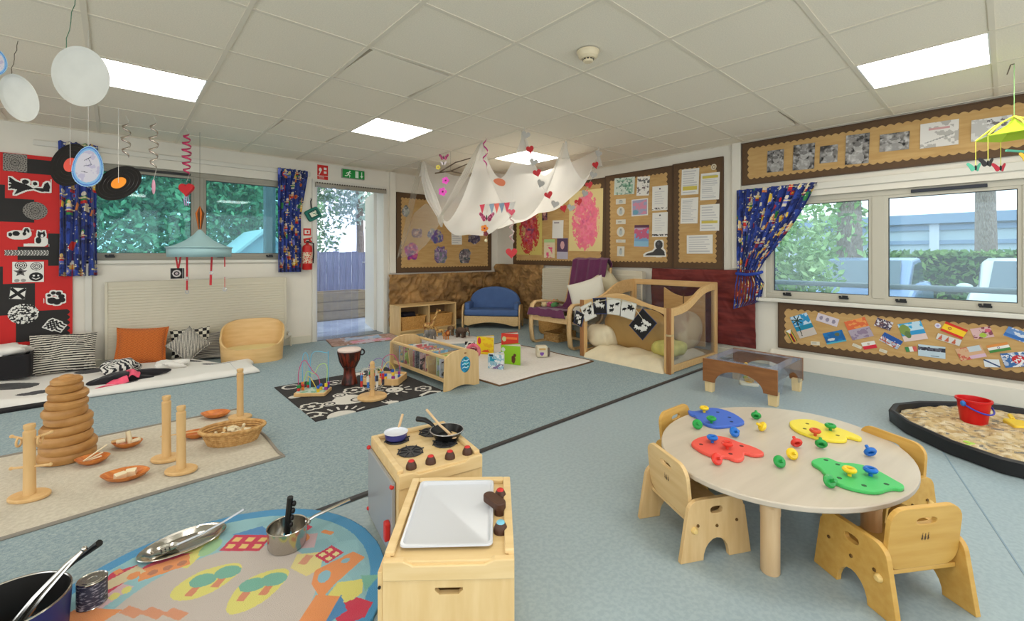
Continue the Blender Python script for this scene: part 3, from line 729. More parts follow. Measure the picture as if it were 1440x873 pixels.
P('red and yellow striped flag with small crest on the low board', .281, .518, .135, .082, -24, lambda c: [c.rect(0, 0, c.w, .042, (238, 196, 44)), c.ring(-.025, 0, .008, .006, (176, 96, 40))], (206, 52, 40), nm='flag', cat='flag')
P('pale postcard of white sails below the yellow and red flag', .311, .44, .14, .05, -16, lambda c: [c.poly([(-.06+.04*i, -.02), (-.035+.04*i, -.02), (-.045+.04*i, .022)], (190, 96, 66)) for i in range(3)], (204, 204, 198))
P('small green, white and red flag in the middle of the low board', .534, .328, .073, .041, 15, lambda c: [c.rect(-.024, 0, .025, c.h, (66, 130, 76)), c.rect(.024, 0, .025, c.h, (206, 96, 88))], nm='flag', cat='flag')
P('grey lake panorama postcard low on the low board', .41, .329, .162, .095, 0, lambda c: [c.rect(0, .018, c.w, .022, (92, 92, 104)), c.noise((50, 52, 64), .55, 60, 6, 1, np.abs(c.Y-.018) < .014), c.rect(.02, -.035, .05, .006, (60, 76, 96))], (186, 204, 214))
P('pink and green postcard of small portraits near the right end of the low board', .128, .517, .110, .08, 18, lambda c: [c.noise((130, 70, 84), .6, 60, 3), c.disc(.0, -.018, .02, .018, (160, 184, 70)), c.disc(.035, .012, .016, .014, (206, 96, 116))], (206, 170, 170))
P('orange, white and green striped flag on the low board', .043, .417, .116, .058, 22, lambda c: [c.rect(0, .02, c.w, .02, (214, 140, 72)), c.rect(0, -.02, c.w, .02, (70, 134, 66)), c.ring(0, 0, .006, .003, (70, 84, 140))], nm='flag', cat='flag')
P('faded pink rooftop postcard below the portraits on the low board', .188, .353, .150, .094, 22, lambda c: [c.noise((196, 96, 76), .55, 60, 3, 1, c.X < -.01), c.rect(.03, .025, .07, .04, (188, 200, 206)), c.rect(.03, -.03, .09, .025, (206, 176, 196))], (206, 166, 130))
P('white flag with dark blue diagonal band on the low board', .077, .293, .082, .058, 8, lambda c: c.line([(-.045, .03), (.045, -.03)], .010, (44, 66, 110)), (216, 222, 226), nm='flag', cat='flag')
P('blue coastal postcard high at the right end of the low board', -.045, .528, .11, .075, -22, lambda c: [c.noise((206, 214, 224), .52, 40, 3), c.rect(0, -.02, c.w, .02, (54, 106, 176))], (96, 136, 190))
P('red and blue festival postcard low at the right end of the low board', -.038, .34, .125, .105, 16, lambda c: [c.noise((60, 104, 160), .5, 40, 5), c.disc(.02, .0, .035, .03, (196, 46, 50)), c.noise((226, 226, 226), .62, 60, 8)], (176, 186, 206))

# --- notices on the wall boards
G = 'papers on the wall boards'
def N(lab, y, z, w, h, a, d, bg=W_, nx=36, shape=None, nm='notice', cat='notice', wall='B'): pin(nm, lab, cat, wall, y, z, w, h, a, d, bg, nx, G, shape=shape)
def band(yc, hh, rows=12, seed=1):
    def d(c):
        c.text(-c.w*.42, -c.h*.44, c.w*.42, c.h*.44, rows, (160, 160, 166), .4, seed)
        if hh: c.rect(0, yc*c.h, c.w*.86, hh*c.h, (206, 188, 84))
    return d
N('green tinted landscape sheet at the top left of the middle board', 3.33, 2.013, .309, .22, -3, lambda c: [c.noise((120, 170, 140), .5, 18, 3, .8, (np.abs(c.X) < .13) & (np.abs(c.Y) < .09)), c.noise((60, 110, 90), .62, 50, 6, .8, np.abs(c.X) < .12)], (196, 208, 196), nm='printed_sheet', cat='printed sheet')
N('small sheet of black and white sketches at the top of the middle board', 3.053, 1.981, .176, .239, -4, lambda c: [c.noise((70, 68, 70), .57, 45, 3, .9, np.abs(c.Y-.05) < .045), c.noise((96, 80, 84), .57, 45, 9, .9, np.abs(c.Y+.05) < .05)], nm='printed_sheet', cat='printed sheet')
for i, (z, w, h, lab) in enumerate(((1.816, .151, .069, 'topmost white picture tag in the column on the middle board'), (1.687, .121, .12, 'white bottle shaped picture tag, second from top on the middle board'), (1.55, .149, .06, 'blank white oblong tag, third from top on the middle board'), (1.419, .121, .129, 'pale round picture tag, fourth from top on the middle board'), (1.298, .145, .041, 'narrow lettered white tag, fifth from top on the middle board'), (1.163, .111, .129, 'lowest white figure picture tag on the middle board'))):
    N(lab, 3.384, z, w, h, -2, (lambda c, i=i: c.text(-c.w*.3, -c.h*.2, c.w*.3, c.h*.2, 1, (90, 90, 90)) if i in (2, 4) else [c.disc(0, -c.h*.05, c.w*.22, c.h*.3, (176, 184, 180)), c.disc(0, c.h*.22, c.w*.12, c.h*.12, (150, 150, 146))]), (210, 206, 190), 24, ('round' if i in (1, 3) else None), 'picture_tag', 'picture tag')
N('square pink and blue print in the centre of the middle board', 3.102, 1.717, .235, .214, 0, lambda c: [c.rect(0, 0, c.w*.88, c.h*.86, (160, 160, 186)), c.noise((206, 140, 160), .5, 26, 4, 1, (np.abs(c.X) < .1) & (np.abs(c.Y) < .09)), c.disc(-.06, -.06, .04, .03, (110, 160, 180))], nm='printed_photo', cat='printed photo')
for (z, lab, s) in ((1.807, 'upper of two white lists with dark footer on the middle board', 1), (1.484, 'lower of two white lists with dark footer on the middle board', 2)):
    N(lab, 2.824, z, .205, .297, -1, lambda c, s=s: [c.text(-.07, -.08, .07, .09, 6, (150, 150, 166), .25, s), c.disc(0, .115, .012, .01, (90, 90, 96)), c.noise((50, 44, 50), .5, 90, s, 1, (np.abs(c.Y+.125) < .012))])
N('tall blue and pink photo poster low on the middle board', 3.077, 1.356, .208, .275, -2, lambda c: [c.rect(0, -.03, c.w*.95, .2, (120, 160, 196)), c.noise((206, 70, 100), .48, 20, 4, .8, c.Y > -.06), c.rect(0, .12, c.w, .03, (90, 56, 76)), c.rect(0, -.1, c.w, .06, (140, 184, 206))], (180, 160, 180), nm='poster', cat='poster')
def d_sil(c, flat=False):
    c.disc(.06, .045, .05, .055, (66, 64, 64)); c.poly([(-.14, -.085), (.14, -.085), (.13, -.04), (.09, -.0), (.02, -.0), (-.02, -.04), (-.1, -.06)], (66, 64, 64)); c.disc(.05, .06, .016, .02, (96, 94, 94))
N('grey seal shaped animal cut-out with white outline at the bottom of the middle board', 2.895, 1.194, .309, .213, 0, lambda c: d_sil(c), W_, 60, halo(d_sil, 3), 'cut_out', 'cut-out')
N('notice with yellow band near its foot at the top left of the narrow board', 2.443, 1.96, .207, .297, -2, band(-.25, .14, 10, 3))
N('notice with yellow heading at the top right of the narrow board', 2.214, 1.88, .211, .30, -2, band(.36, .1, 12, 4))
N('plain white typed notice at the middle left of the narrow board', 2.452, 1.627, .206, .297, -2, band(0, 0, 14, 5))
N('notice with yellow line low down at the middle right of the narrow board', 2.218, 1.531, .216, .295, -1, band(-.17, .1, 9, 6))
N('wide white typed notice at the foot of the narrow board', 2.332, 1.236, .30, .212, 0, band(0, 0, 7, 7))
N('small white paper star badge in the top corner of the narrow board', 2.171, 2.09, .06, .065, 0, lambda c: c.ring(0, 0, .016, .008, (150, 120, 80)), (214, 204, 180), 16, 'round', 'badge', 'badge')
def blot(c1, c2, c3, s, sc):
    def d(c):
        r = (c.X/(c.w*.36))**2+(c.Y/(c.h*.44))**2
        c.noise(c1, .36, sc, s, .85, r < .85); c.noise(c1, .5, sc*2.2, s+5, .9, r < 1.3); c.soft(c2, sc*1.8, s+2, .3, .7, np.clip(1.2-r, 0, 1)); c.soft(c3, sc*2, s+3, .5, .8, np.clip(1-r, 0, 1)); c.noise(c1, .62, sc*4, s+9, .8, r < 1.1)
    return d
N('yellow painting with a dark red splattered shape nearest the corner', 5.112, 1.519, .58, .80, -1, blot((186, 40, 46), (214, 96, 110), (90, 70, 110), 3, 9), (208, 190, 106), 70, nm='painting', cat='painting')
N('large pale yellow painting with a bright pink cloud of paint', 3.973, 1.60, .60, .86, -1, blot((232, 110, 136), (240, 130, 160), (206, 90, 130), 8, 9), (222, 202, 142), 70, nm='painting', cat='painting')
N('white handwritten note between the two large finger paintings', 4.494, 1.50, .22, .272, -2, lambda c: c.text(-.08, .08, .08, .12, 1, (90, 70, 90), .6))
N('small dark photo print high beside the dark red painting', 4.767, 1.739, .115, .175, 0, lambda c: [c.noise((80, 56, 64), .5, 30, 3), c.disc(0, .02, .03, .04, (196, 150, 140))], (140, 90, 100), nm='printed_photo', cat='printed photo')
N('small pale card with pink figure and green top below the note', 4.667, 1.214, .225, .285, -1, lambda c: [c.rect(0, .115, c.w, .05, (176, 206, 140)), c.noise((226, 90, 130), .5, 26, 3, 1, (np.abs(c.X) < .06) & (c.Y < .05))], (222, 206, 172), nm='painting', cat='painting')
N('dark photo print of a pale figure fading to grey beside the pink card', 4.403, 1.211, .215, .309, -1, lambda c: [c.rect(0, .05, c.w, .2, (90, 70, 96)), c.disc(0, .05, .04, .06, (206, 160, 160)), c.rect(0, -.1, c.w, .11, (180, 176, 190))], (150, 140, 160), nm='printed_photo', cat='printed photo')
# grey photographs over the right window
G = 'grey photographs above the right window'
def bw(s):
    return lambda c: [c.soft((66, 63, 61), 20, s), c.soft((34, 32, 32), 34, s+3, .5, .8), c.disc(.0, -c.h*.3, c.w*.3, c.h*.24, (170, 167, 163), a=.7), c.disc(.005, c.h*.08, c.w*.19, c.h*.17, (176, 172, 168), a=.8), c.soft((196, 193, 190), 40, s+7, .5, .9), c.disc(.0, c.h*.16, c.w*.17, c.h*.08, (60, 57, 56), a=.6)]
for (y, z, w, h, lab) in ((1.555, 2.059, .15, .22, 'leftmost upright grey photograph high above the right window'), (1.309, 2.06, .18, .245, 'second grey photograph from the left, dark with two pale faces'), (1.108, 2.053, .138, .16, 'small pale grey photograph, third from the left above the window'), (.895, 2.061, .17, .265, 'tallest grey photograph, fourth from the left above the window'), (.642, 2.078, .193, .15, 'first landscape grey photograph from the left above the window')):
    pin('photograph', lab, 'photograph', 'B', y, z, w, h, -2, bw(int(y*90)), (150, 146, 142), 40, G)
pin('photograph', 'white creased sheet in a clear shiny sleeve among the grey photographs', 'photograph', 'B', .366, 2.087, .225, .20, -1, lambda c: [c.noise((176, 172, 166), .55, 22, 3), c.rect(0, .045, .12, .016, (196, 150, 150)), c.line([(-.08, -.06), (.08, -.01)], .008, (150, 150, 146))], (216, 212, 206), 40, G)
pin('photograph', 'pale landscape grey photograph behind the hanging green mobile', 'photograph', 'B', .081, 2.071, .21, .165, -1, lambda c: [c.noise((110, 104, 104), .5, 22, 9, 1, c.X > -.02), c.noise((210, 208, 204), .5, 30, 3)], (186, 184, 180), 40, G)
# photos on the board behind the net
G = 'photo prints on the board behind the net'
def cut(s, c1, c2, c3): return lambda c: [c.soft(c2, 14, s+3, .35, .75), c.soft(c3, 22, s+5, .4, .75), c.soft((206, 196, 190), 34, s+9, .6, .9)]
def ragged(s):
    return lambda c: ((c.X/(c.w*.5))**2+(c.Y/(c.h*.5))**2)+.9*(vnoise(c.X*16+40, c.Y*16+40, s)-.5) < .95
for k, (x, z, w, h, c1, c2, c3, lab) in enumerate((
    (3.292, 1.161, .254, .278, (190, 60, 150), (226, 120, 110), (110, 60, 130), 'bright magenta cut-out photo low at the left of the net covered board'),
    (3.703, 1.408, .287, .233, (110, 84, 150), (196, 190, 130), (70, 90, 140), 'purple and yellow cut-out photo at the middle of the net covered board'),
    (4.452, 1.389, .253, .19, (90, 80, 116), (120, 110, 104), (60, 54, 76), 'dark purple cut-out photo at the right of the net covered board'),
    (4.26, 1.1, .281, .236, (96, 84, 92), (150, 140, 140), (70, 84, 84), 'grey cut-out photo low at the right of the net covered board'),
    (3.803, 1.125, .235, .274, (100, 76, 120), (110, 124, 120), (170, 140, 180), 'purple and grey cut-out photo low in the middle of the net covered board'),
    (3.383, 1.449, .198, .145, (130, 100, 124), (196, 150, 140), (90, 76, 96), 'small dusky cut-out photo beside the hanging net on the board'),
    (3.2, 1.757, .14, .187, (120, 130, 130), (176, 180, 170), (90, 96, 96), 'grey green cut-out photo at the upper left of the net covered board'))):
    pin('cut_out_photo', lab, 'cut-out photo', 'A', x, z, w, h, 0, cut(k*9, c1, c2, c3), c1, 30, G, shape=ragged(k))
pin('notice', 'white typed notice in the middle of the net covered board', 'notice', 'A', 4.102, 1.433, .2, .297, 1, band(0, 0, 8, 3), W_, 30, G)
pin('photograph', 'small dark photo with yellow edge hanging under the net', 'photograph', 'A', 4.439, 1.631, .177, .12, -12, lambda c: [c.rect(0, .008, c.w*.9, c.h*.8, (52, 44, 56)), c.noise((130, 90, 110), .6, 40, 3)], (196, 170, 90), 30, G)

# ---------------------------------------------------------------- door signs and safety things
sg = thing('exit_sign', 'green emergency exit sign with white running figure and arrow above the door', 'exit sign', M=FA(2.409, 2.205, 0))
MB().span(-.155, .155, -.062, .062, 0, .035).build('housing', mat('sign_grey', (150, 152, 140), .5), sg, bevel=.006)
cv = Cv(.30, .112, 130, (32, 140, 62))
wh = (220, 235, 220)
cv.rect(.045, 0, .042, .09, wh); cv.line([(.112, .035), (.112, -.02)], .012, wh); cv.poly([(.09, -.012), (.134, -.012), (.112, -.043)], wh)
cv.disc(-.052, .032, .010, .010, wh); cv.line([(-.06, .018), (-.075, -.01)], .018, wh); cv.line([(-.06, .018), (-.035, .004)], .008, wh); cv.line([(-.062, .016), (-.09, .012), (-.1, -.002)], .008, wh)
cv.line([(-.075, -.01), (-.05, -.022), (-.056, -.045)], .010, wh); cv.line([(-.075, -.01), (-.09, -.03), (-.115, -.03)], .010, wh)
o = paint('sign_face', cv, parent=sg); o.location.z = .035
def sign(name, lab, x, z, w, h, a, bg, draw, cat='sign', nx=50):
    cv = Cv(w, h, nx, bg); draw(cv); o = paint(name, cv, thick=.003); o.matrix_world = FA(x, z, .001) @ RZ(a); return tag(o, lab, cat)
RS = (196, 40, 34); WS = (226, 222, 212)
sign('fire_notice', 'red and white fire action notice on the wall above the door', 2.014, 2.187, .135, .187, 0, RS, lambda c: [c.disc(-.03, .03, .018, .026, WS), c.rect(.032, .05, .035, .03, WS), c.rect(.032, .0, .035, .03, WS), c.line([(-.03, .0), (-.045, -.03)], .012, WS), c.rect(0, -.048, c.w, .005, WS), c.text(-.05, -.085, .05, -.055, 2, WS, .5)])
sign('extinguisher_notice', 'small red and white square notice beside the curtain', 1.822, 1.407, .09, .09, 0, RS, lambda c: [c.rect(0, 0, .06, .05, WS), c.rect(.005, .0, .02, .03, RS)])
sign('alarm_notice', 'red fire point sticker tilted above the extinguisher', 1.846, 1.304, .132, .06, 12, RS, lambda c: [c.poly([(-.05, -.01), (-.02, .015), (.0, -.01)], WS), c.rect(.035, 0, .03, .03, WS)])
ex = thing('fire_extinguisher', 'red fire extinguisher hanging beside the right edge of the left window curtain', 'fire extinguisher', (1.80, YA-.085, .93))
REDM = mat('extinguisher_red', (190, 34, 30), .3)
MB().lathe([(0, 0), (.052, 0), (.058, .01), (.058, .27), (.05, .30), (.02, .32), (.018, .34), (0, .34)], 20).build('cylinder', REDM, ex, smooth=True)
MB().lathe([(.0585, .08), (.0585, .22)], 20, a0=180, a1=360).build('label_sheet', mat('ext_label', (214, 200, 170), .5, c2=(196, 60, 50), vscale=60, lo=.5, hi=.55), ex)
MB().box((0, -.01, .35), (.025, .05, .02)).box((0, -.04, .375), (.018, .09, .01)).build('valve', BLACK, ex, bevel=.003)
MB().tube([(.02, 0, .345), (.07, -.01, .33), (.072, -.01, .2), (.066, 0, .08)], .009, 8).build('hose', BLACK, ex, smooth=True)
MB().span(-.03, .03, .05, .084, .2, .26).build('wall_bracket', mat('steel', 0), ex)
fa = thing('first_aid_pouch', 'green first aid pouch with white label hanging tilted from a black strap', 'pouch', M=FA(1.885, 1.635, .0) @ RZ(30))
MB().prism(rrect(.175, .145, .025), .05, .004).build('pouch_body', mat('pouch_green', (20, 110, 96), .6), fa, bevel=.012, seg=3)
cv = Cv(.085, .06, 24, (226, 226, 206)); cv.noise((70, 140, 110), .55, 60, 3); o = paint('label_patch', cv, parent=fa); o.location.z = .055
MB().slab(rrect(.12, .09, .012), rrect(.095, .068, .006), .004, .054).build('piping', mat('pouch_dark', (14, 66, 60), .6), fa)
MB().ribbon([(.02, .07, .02), (.06, .15, .012), (.09, .175, .006)], [(1, -.6, 0)]*3, .014).build('strap', BLACK, fa, solid=.003)
MB().ball((.09, .18, .004), .012).build('hook', mat('steel', 0), fa, smooth=True)

# ================================================================ radiators
RADM = mat('radiator_cream', (206, 198, 176), .4)
def radiator(label, M, w, h):
    """M: lower left corner on the wall, z into the room"""
    t = thing('radiator', label, 'radiator', M=M)
    d = .10; n = 24; P = []
    for i in range(n):
        z0 = .03+(h-.07)*i/n; dz = (h-.07)/n
        P += [(z0, d), (z0+dz*.72, d), (z0+dz*.8, d-.005), (z0+dz*.94, d-.005)]
    P = [(.0, .05), (.0, d)]+P+[(h, d), (h, .05)]
    MB().prism([(b_, a_) for a_, b_ in P][::-1], w-.05, .025, M=Matrix(((0, 0, 1, 0), (0, 1, 0, 0), (1, 0, 0, 0), (0, 0, 0, 1)))).build('front_panel', RADM, t)
    for x in (0, w-.025): MB().span(x, x+.025, 0, h, .02, d+.004).build('end_cap', RADM, t, bevel=.004)
    g = MB()
    for k in range(3): g.span(.02, w-.02, h-.002, h+.004, .025+k*.026, .042+k*.026)
    g.build('top_grille', RADM, t)
    MB().tube([(w+.0, .06, .06), (w+.06, .06, .06), (w+.06, -.10, .06)], .012, 8).build('pipe', SKIRT, t, smooth=True)
    MB().cyl((w+.03, .06, .05), (w+.03, .06, .12), .022, n=12).build('valve', WHITE, t, smooth=True)
    for x in (.2, w-.2): MB().span(x-.02, x+.02, .1, h-.1, 0, .03).build('bracket', SKIRT, t)
    return t
radiator('long cream ribbed radiator under the left window behind the cushions', FA(-.07, .10, .02), 1.62, .745)
radiator('cream radiator on the board wall behind the armchair', FB(4.72, .12, .02), 1.72, .79)

# ================================================================ curtains
CURT = printed('curtain_cotton', .85, sheen=.2)
def curtain_print(w, h, nx, seed):
    cv = Cv(w, h, nx, (36, 54, 124)); rs = random.Random(seed)
    cv.noise((46, 68, 148), .5, 14, seed); cv.noise((26, 38, 92), .62, 20, seed+4)
    cols = [(206, 46, 40), (226, 186, 60), (50, 130, 70), (214, 204, 180), (150, 40, 60), (206, 116, 46), (110, 120, 200)]
    n = int(w*h*95)
    for k in range(n):
        x, y = rs.uniform(-w/2, w/2), rs.uniform(-h/2, h/2); c = rs.choice(cols); q = rs.random(); s = rs.uniform(.7, 1.2)
        if q < .5:      # little figure
            cv.rect(x, y, .045*s, .04*s, c); cv.disc(x, y+.035*s, .018*s, .018*s, rs.choice(((226, 196, 120), (222, 210, 186)))); cv.rect(x, y-.03*s, .05*s, .022*s, rs.choice(cols)); cv.rect(x, y+.005, .085*s, .012*s, (222, 206, 160))
        elif q < .75: cv.disc(x, y, .022*s, .026*s, c); cv.disc(x, y, .010*s, .012*s, rs.choice(cols))
        else: cv.rect(x, y, .035*s, .07*s, c, rs.uniform(-30, 30))
    for k in range(int(w*h*160)): cv.disc(rs.uniform(-w/2, w/2), rs.uniform(-h/2, h/2), .006, .006, (206, 206, 196))
    return cv
def hang(label, F, w, h, seed, folds=7, amp=.03, shape=None):
    t = thing('curtain', label, 'curtain', M=F)
    cv = curtain_print(w*1.5, h, 150, seed)
    def fn(X, Y):
        u = X/cv.w+.5; v = Y/cv.h+.5
        ph = u*folds*2*PI+.6*np.sin(v*2.4+seed); a = amp*(.55+.45*(1-v))
        z = .05+a*np.sin(ph)+.008*np.sin(ph*2.1+v*3)
        if shape:
            x0, x1, dy = shape(v); x = x0+(x1-x0)*u; z = .055+(z-.05)*np.clip((x1-x0)/w, .45, 1)*1.1
            return x, Y+h/2+dy*u, z
        return u*w+.006*np.sin(ph*.5+v*4), Y+h/2+.004*np.sin(ph), z
    o = paint('cloth', cv, fn, t, CURT, smooth=True)
    md = o.modifiers.new('thick', 'SOLIDIFY'); md.thickness = .002
    MB().tube([(0, h-.02, .03), (w, h-.02, .03)], .01, 8).build('curtain_rail', WHITE, t)
    b = MB()
    for k in range(int(w/.05)+1): b.torus(.012, .002, 10, 5, T(.02+k*.05, h-.022, .03) @ RY(90))
    b.build('rail_rings', WHITE, t)
    return t
hang('blue patterned curtain at the left of the left window, behind the hanging records', FA(-.385, .915), .262, 1.26, 3, 5, .028)
hang('blue patterned curtain between the left window and the door', FA(1.47, .905), .33, 1.265, 8, 6, .03, shape=lambda v: (.0*v, .262+.085*np.clip((v-.55)/.4, 0, 1)+0*v, 0*v))
def tied(v):
    z = .54+1.26*v
    right = np.interp(z, [.54, .60, .80, .90, .95, 1.05, 1.2, 1.4, 1.6, 1.8], [.17, .24, .27, .225, .215, .27, .385, .52, .63, .725])
    left = np.interp(z, [.54, .8, .92, 1.1, 1.8], [-.03, -.01, .01, .0, -.0])
    return left, right, np.interp(z, [.54, .7, .9], [.07, .05, 0])
rc = hang('blue patterned curtain tied back at the left of the right window', FB(1.915, .54), .72, 1.26, 21, 9, .03, shape=tied)
MB().tube([(-.0, .385, .02), (.02, .38, .105), (.12, .37, .115), (.22, .385, .10), (.235, .40, .02)], .016, 8).build('tie_back', mat('tieback_blue', (36, 62, 150), .8), rc, smooth=True)

# ================================================================ wall cloths
def drape(name, label, F, w, h, m, amp, sc, seed, cat='wall cloth', nx=90):
    cv = Cv(w, h, nx, (128, 128, 128))
    def fn(X, Y):
        n1 = vnoise(X*sc+30+Y*sc*.6, Y*sc*.9+30, seed); n2 = vnoise(X*sc*2.6+9-Y*sc, Y*sc*2.4+30, seed+2); n3 = vnoise(X*sc*6+9+Y*sc*3, Y*sc*5+30, seed+4)
        ridge = lambda q: 1-np.abs(2*q-1)
        z = .012+amp*(.6*ridge(n1)+.4*ridge(n2)+.18*ridge(n3))
        return X+w/2, Y+h/2+.012*(vnoise(X*5+20, Y*0+20, seed)-.5)*(np.abs(Y) > h*.49), z
    o = paint(name, cv, fn, None, m, smooth=True)
    md = o.modifiers.new('thick', 'SOLIDIFY'); md.thickness = .002; md.offset = -1
    o.matrix_world = F
    return tag(o, label, cat)
BRC = mat('brown_cloth', (104, 76, 44), .7, c2=(184, 142, 86), vscale=3.4, stretch=(1.2, 2.2, 1), lo=.3, hi=.75, detail=5)
MARC = mat('maroon_cloth', (92, 30, 28), .75, c2=(122, 46, 40), vscale=4, stretch=(1, 6, 1))
drape('brown_wall_cloth', 'crumpled brown wall cloth behind the shelf unit and blue sofa, on the door wall', FA(2.90, .10), 2.05, .735, BRC, .085, 4.6, 4, nx=190)
drape('brown_wall_cloth', 'crumpled brown wall cloth below the paintings, beside the radiator', FB(5.90, .10), 1.15, .86, BRC, .085, 4.6, 9, nx=120)
drape('maroon_wall_cloth', 'maroon wall cloth hanging behind the playpen and beside the patterned curtain', FB(2.92, .14), 1.19, .81, MARC, .05, 3.0, 14, nx=110)

# ================================================================ soft things
CLOTH = printed('print_cloth', .9, sheen=.15, bump=.15, bscale=500)
def pillow_fn(w, h, t, pinch=.05, seed=0):
    def fn(X, Y):
        u = 2*X/w; v = 2*Y/h
        e = np.clip((1-u**2)*(1-v**2), 0, 1)
        z = t/2*(e**.42)+.006*(vnoise(X*14+20, Y*14+20, seed)-.5)*e
        return X*(1-pinch*(1-v**2)), Y*(1-pinch*(1-u**2)), z
    return fn
def cushion(name, label, cat, w, h, t, cv, M, seed=0, group=None, m=None, pinch=.06):
    """closed pillow: the drawing on both faces"""
    fn = pillow_fn(w, h, t, pinch, seed)
    o = paint(name, cv, fn, None, m or CLOTH, smooth=True)
    q = paint(name, cv, lambda X, Y: (lambda a: (a[0], a[1], -a[2]-.0005))(fn(X, Y)), None, m or CLOTH, smooth=True)
    q.data.flip_normals()
    # join by hand: add the back's geometry
    a, c = o.data, q.data
    va = np.array([v.co[:] for v in a.vertices]); vc = np.array([v.co[:] for v in c.vertices])
    fa_ = np.array([p.vertices[:] for p in a.polygons]); fc = np.array([p.vertices[:] for p in c.polygons])+len(va)
    C = np.vstack([cv.C.reshape(-1, 3)]*2); V = np.vstack([va, vc]); Fq = np.vstack([fa_, fc])
    me = bpy.data.meshes.new(name); me.from_pydata(V.tolist(), [], Fq.tolist()); me.update()
    at = me.attributes.new('Col', 'FLOAT_COLOR', 'FACE'); at.data.foreach_set('color', np.hstack([C, np.ones((len(C), 1))]).astype(np.float32).ravel())
    me.polygons.foreach_set('use_smooth', [True]*len(me.polygons))
    bpy.data.objects.remove(o); bpy.data.objects.remove(q)
    o = link(name, me, m or CLOTH); o.matrix_world = M
    return tag(o, label, cat, group)
def lumpy(name, r, sq, m, parent=None, amp=.12, seed=0, n=36, flat=0.0):
    """soft rounded sack: r radii, sq squareness, sits on z=0"""
    b = MB(); mN = n//2
    def fn(u, v):
        t = 2*PI*u; p = PI*v
        sg_ = lambda x, e: math.copysign(abs(x)**e, x)
        x = sg_(math.sin(p), sq)*sg_(math.cos(t), sq); y = sg_(math.sin(p), sq)*sg_(math.sin(t), sq); z = -sg_(math.cos(p), sq)
        k = 1+amp*(math.sin(3*t+seed)*math.sin(2*p)*.5+math.sin(5*t+2*seed+3*p)*.3*math.sin(p)+.25*math.sin(9*t+4*p+seed)*math.sin(p))
        return (x*r[0]*k, y*r[1]*k, max(-r[2]*(1-flat), z*r[2]*k)+r[2]*(1-flat))
    b.sheet(fn, n, mN)
    return b.build(name, m, parent, smooth=True)

# ================================================================ toddler table and chairs
BIRCH = wood('birch_ply', (206, 172, 118), (218, 188, 136), (10, 1.2, 10))
BIRCHV = wood('birch_upright', (204, 168, 114), (218, 186, 134), (10, 10, 1.2))
HONEY = wood('honey_ply', (196, 150, 70), (208, 166, 88), (10, 1.2, 10))
BEECH = wood('beech', (210, 176, 132), (222, 192, 150), (10, 10, 1.2))
TOPM = mat('table_top_laminate', (188, 176, 158), .35, c2=(196, 184, 166), vscale=2.5, stretch=(1, 9, 1))
tb = thing('toddler_table', 'low oval pale wooden table covered with puzzle boards and pegs', 'table', (2.12, .65, 0), -6.6)
MB().prism(ell(.545, .44, 56), .020, .280).build('tabletop', TOPM, tb, smooth=True, bevel=.004)
for (lx, ly) in ((1.715, .555), (2.02, .325), (2.50, .735), (2.22, .965)):
    d = Matrix.Rotation(R(6.6), 4, 'Z') @ Vector((lx-2.12, ly-.65, 0))
    lg = MB(); lg.lathe([(0, .0), (.0285, 0), (.031, .004), (.031, .20), (.0325, .205), (.0325, .262), (0, .262)], 20); lg = lg.build('leg', BEECH, tb, smooth=True); lg.location = d
    blk = MB(); blk.prism([(-.06, -.035), (.06, -.035), (.045, .035), (-.045, .035)], .03, .25).build('corner_block', BEECH, lg)
def arch_side(L, hh, r=.045):
    """side panel outline: length along x, leg feet and arched cut-out"""
    P = [(0, 0), (.095, 0)]
    n = 10
    P += [(.15-.055*math.cos(PI*i/n)*1.0, .075*math.sin(PI*i/n)) for i in range(1, n)]
    P += [(.205, 0), (L, 0)]
    P += [(L-.028, hh-r*.9)]
    P += [(L-.032-r+r*math.cos(R(10+80*i/5)), hh-r+r*math.sin(R(10+80*i/5))) for i in range(6)]
    P += [(.03+r+r*math.cos(R(90+80*i/5)), hh-r+r*math.sin(R(90+80*i/5))) for i in range(6)]
    return P
def holed_prism(mb, outer, hole, t, z0, M):
    """plate with one hole: bridge outline to hole with a fan by angle around the hole's middle"""
    import mathutils.geometry as mg
    o3 = [Vector((p[0], p[1], 0)) for p in outer]; h3 = [Vector((p[0], p[1], 0)) for p in hole]
    tr = mg.tessellate_polygon([o3, h3]); al = [(p[0], p[1]) for p in outer]+[(p[0], p[1]) for p in hole]; n, k = len(outer), len(hole); N_ = n+k
    vs = [(p[0], p[1], z0) for p in al]+[(p[0], p[1], z0+t) for p in al]; fs = []
    for a, b, c in tr:
        A, B, C_ = al[a], al[b], al[c]
        if (B[0]-A[0])*(C_[1]-A[1])-(B[1]-A[1])*(C_[0]-A[0]) < 0: a, c = c, a
        fs += [(c, b, a), (a+N_, b+N_, c+N_)]
    fs += [(i, (i+1) % n, N_+(i+1) % n, N_+i) for i in range(n)]
    fs += [(n+(i+1) % k, n+i, N_+n+i, N_+n+(i+1) % k) for i in range(k)]
    return mb.add(vs, fs, M)
def oval_hole(cx, cy, w, h, n=16):
    return [(cx+w/2*math.copysign(abs(math.cos(2*PI*i/n))**.6, math.cos(2*PI*i/n)), cy+h/2*math.copysign(abs(math.sin(2*PI*i/n))**.8, math.sin(2*PI*i/n))) for i in range(n)]
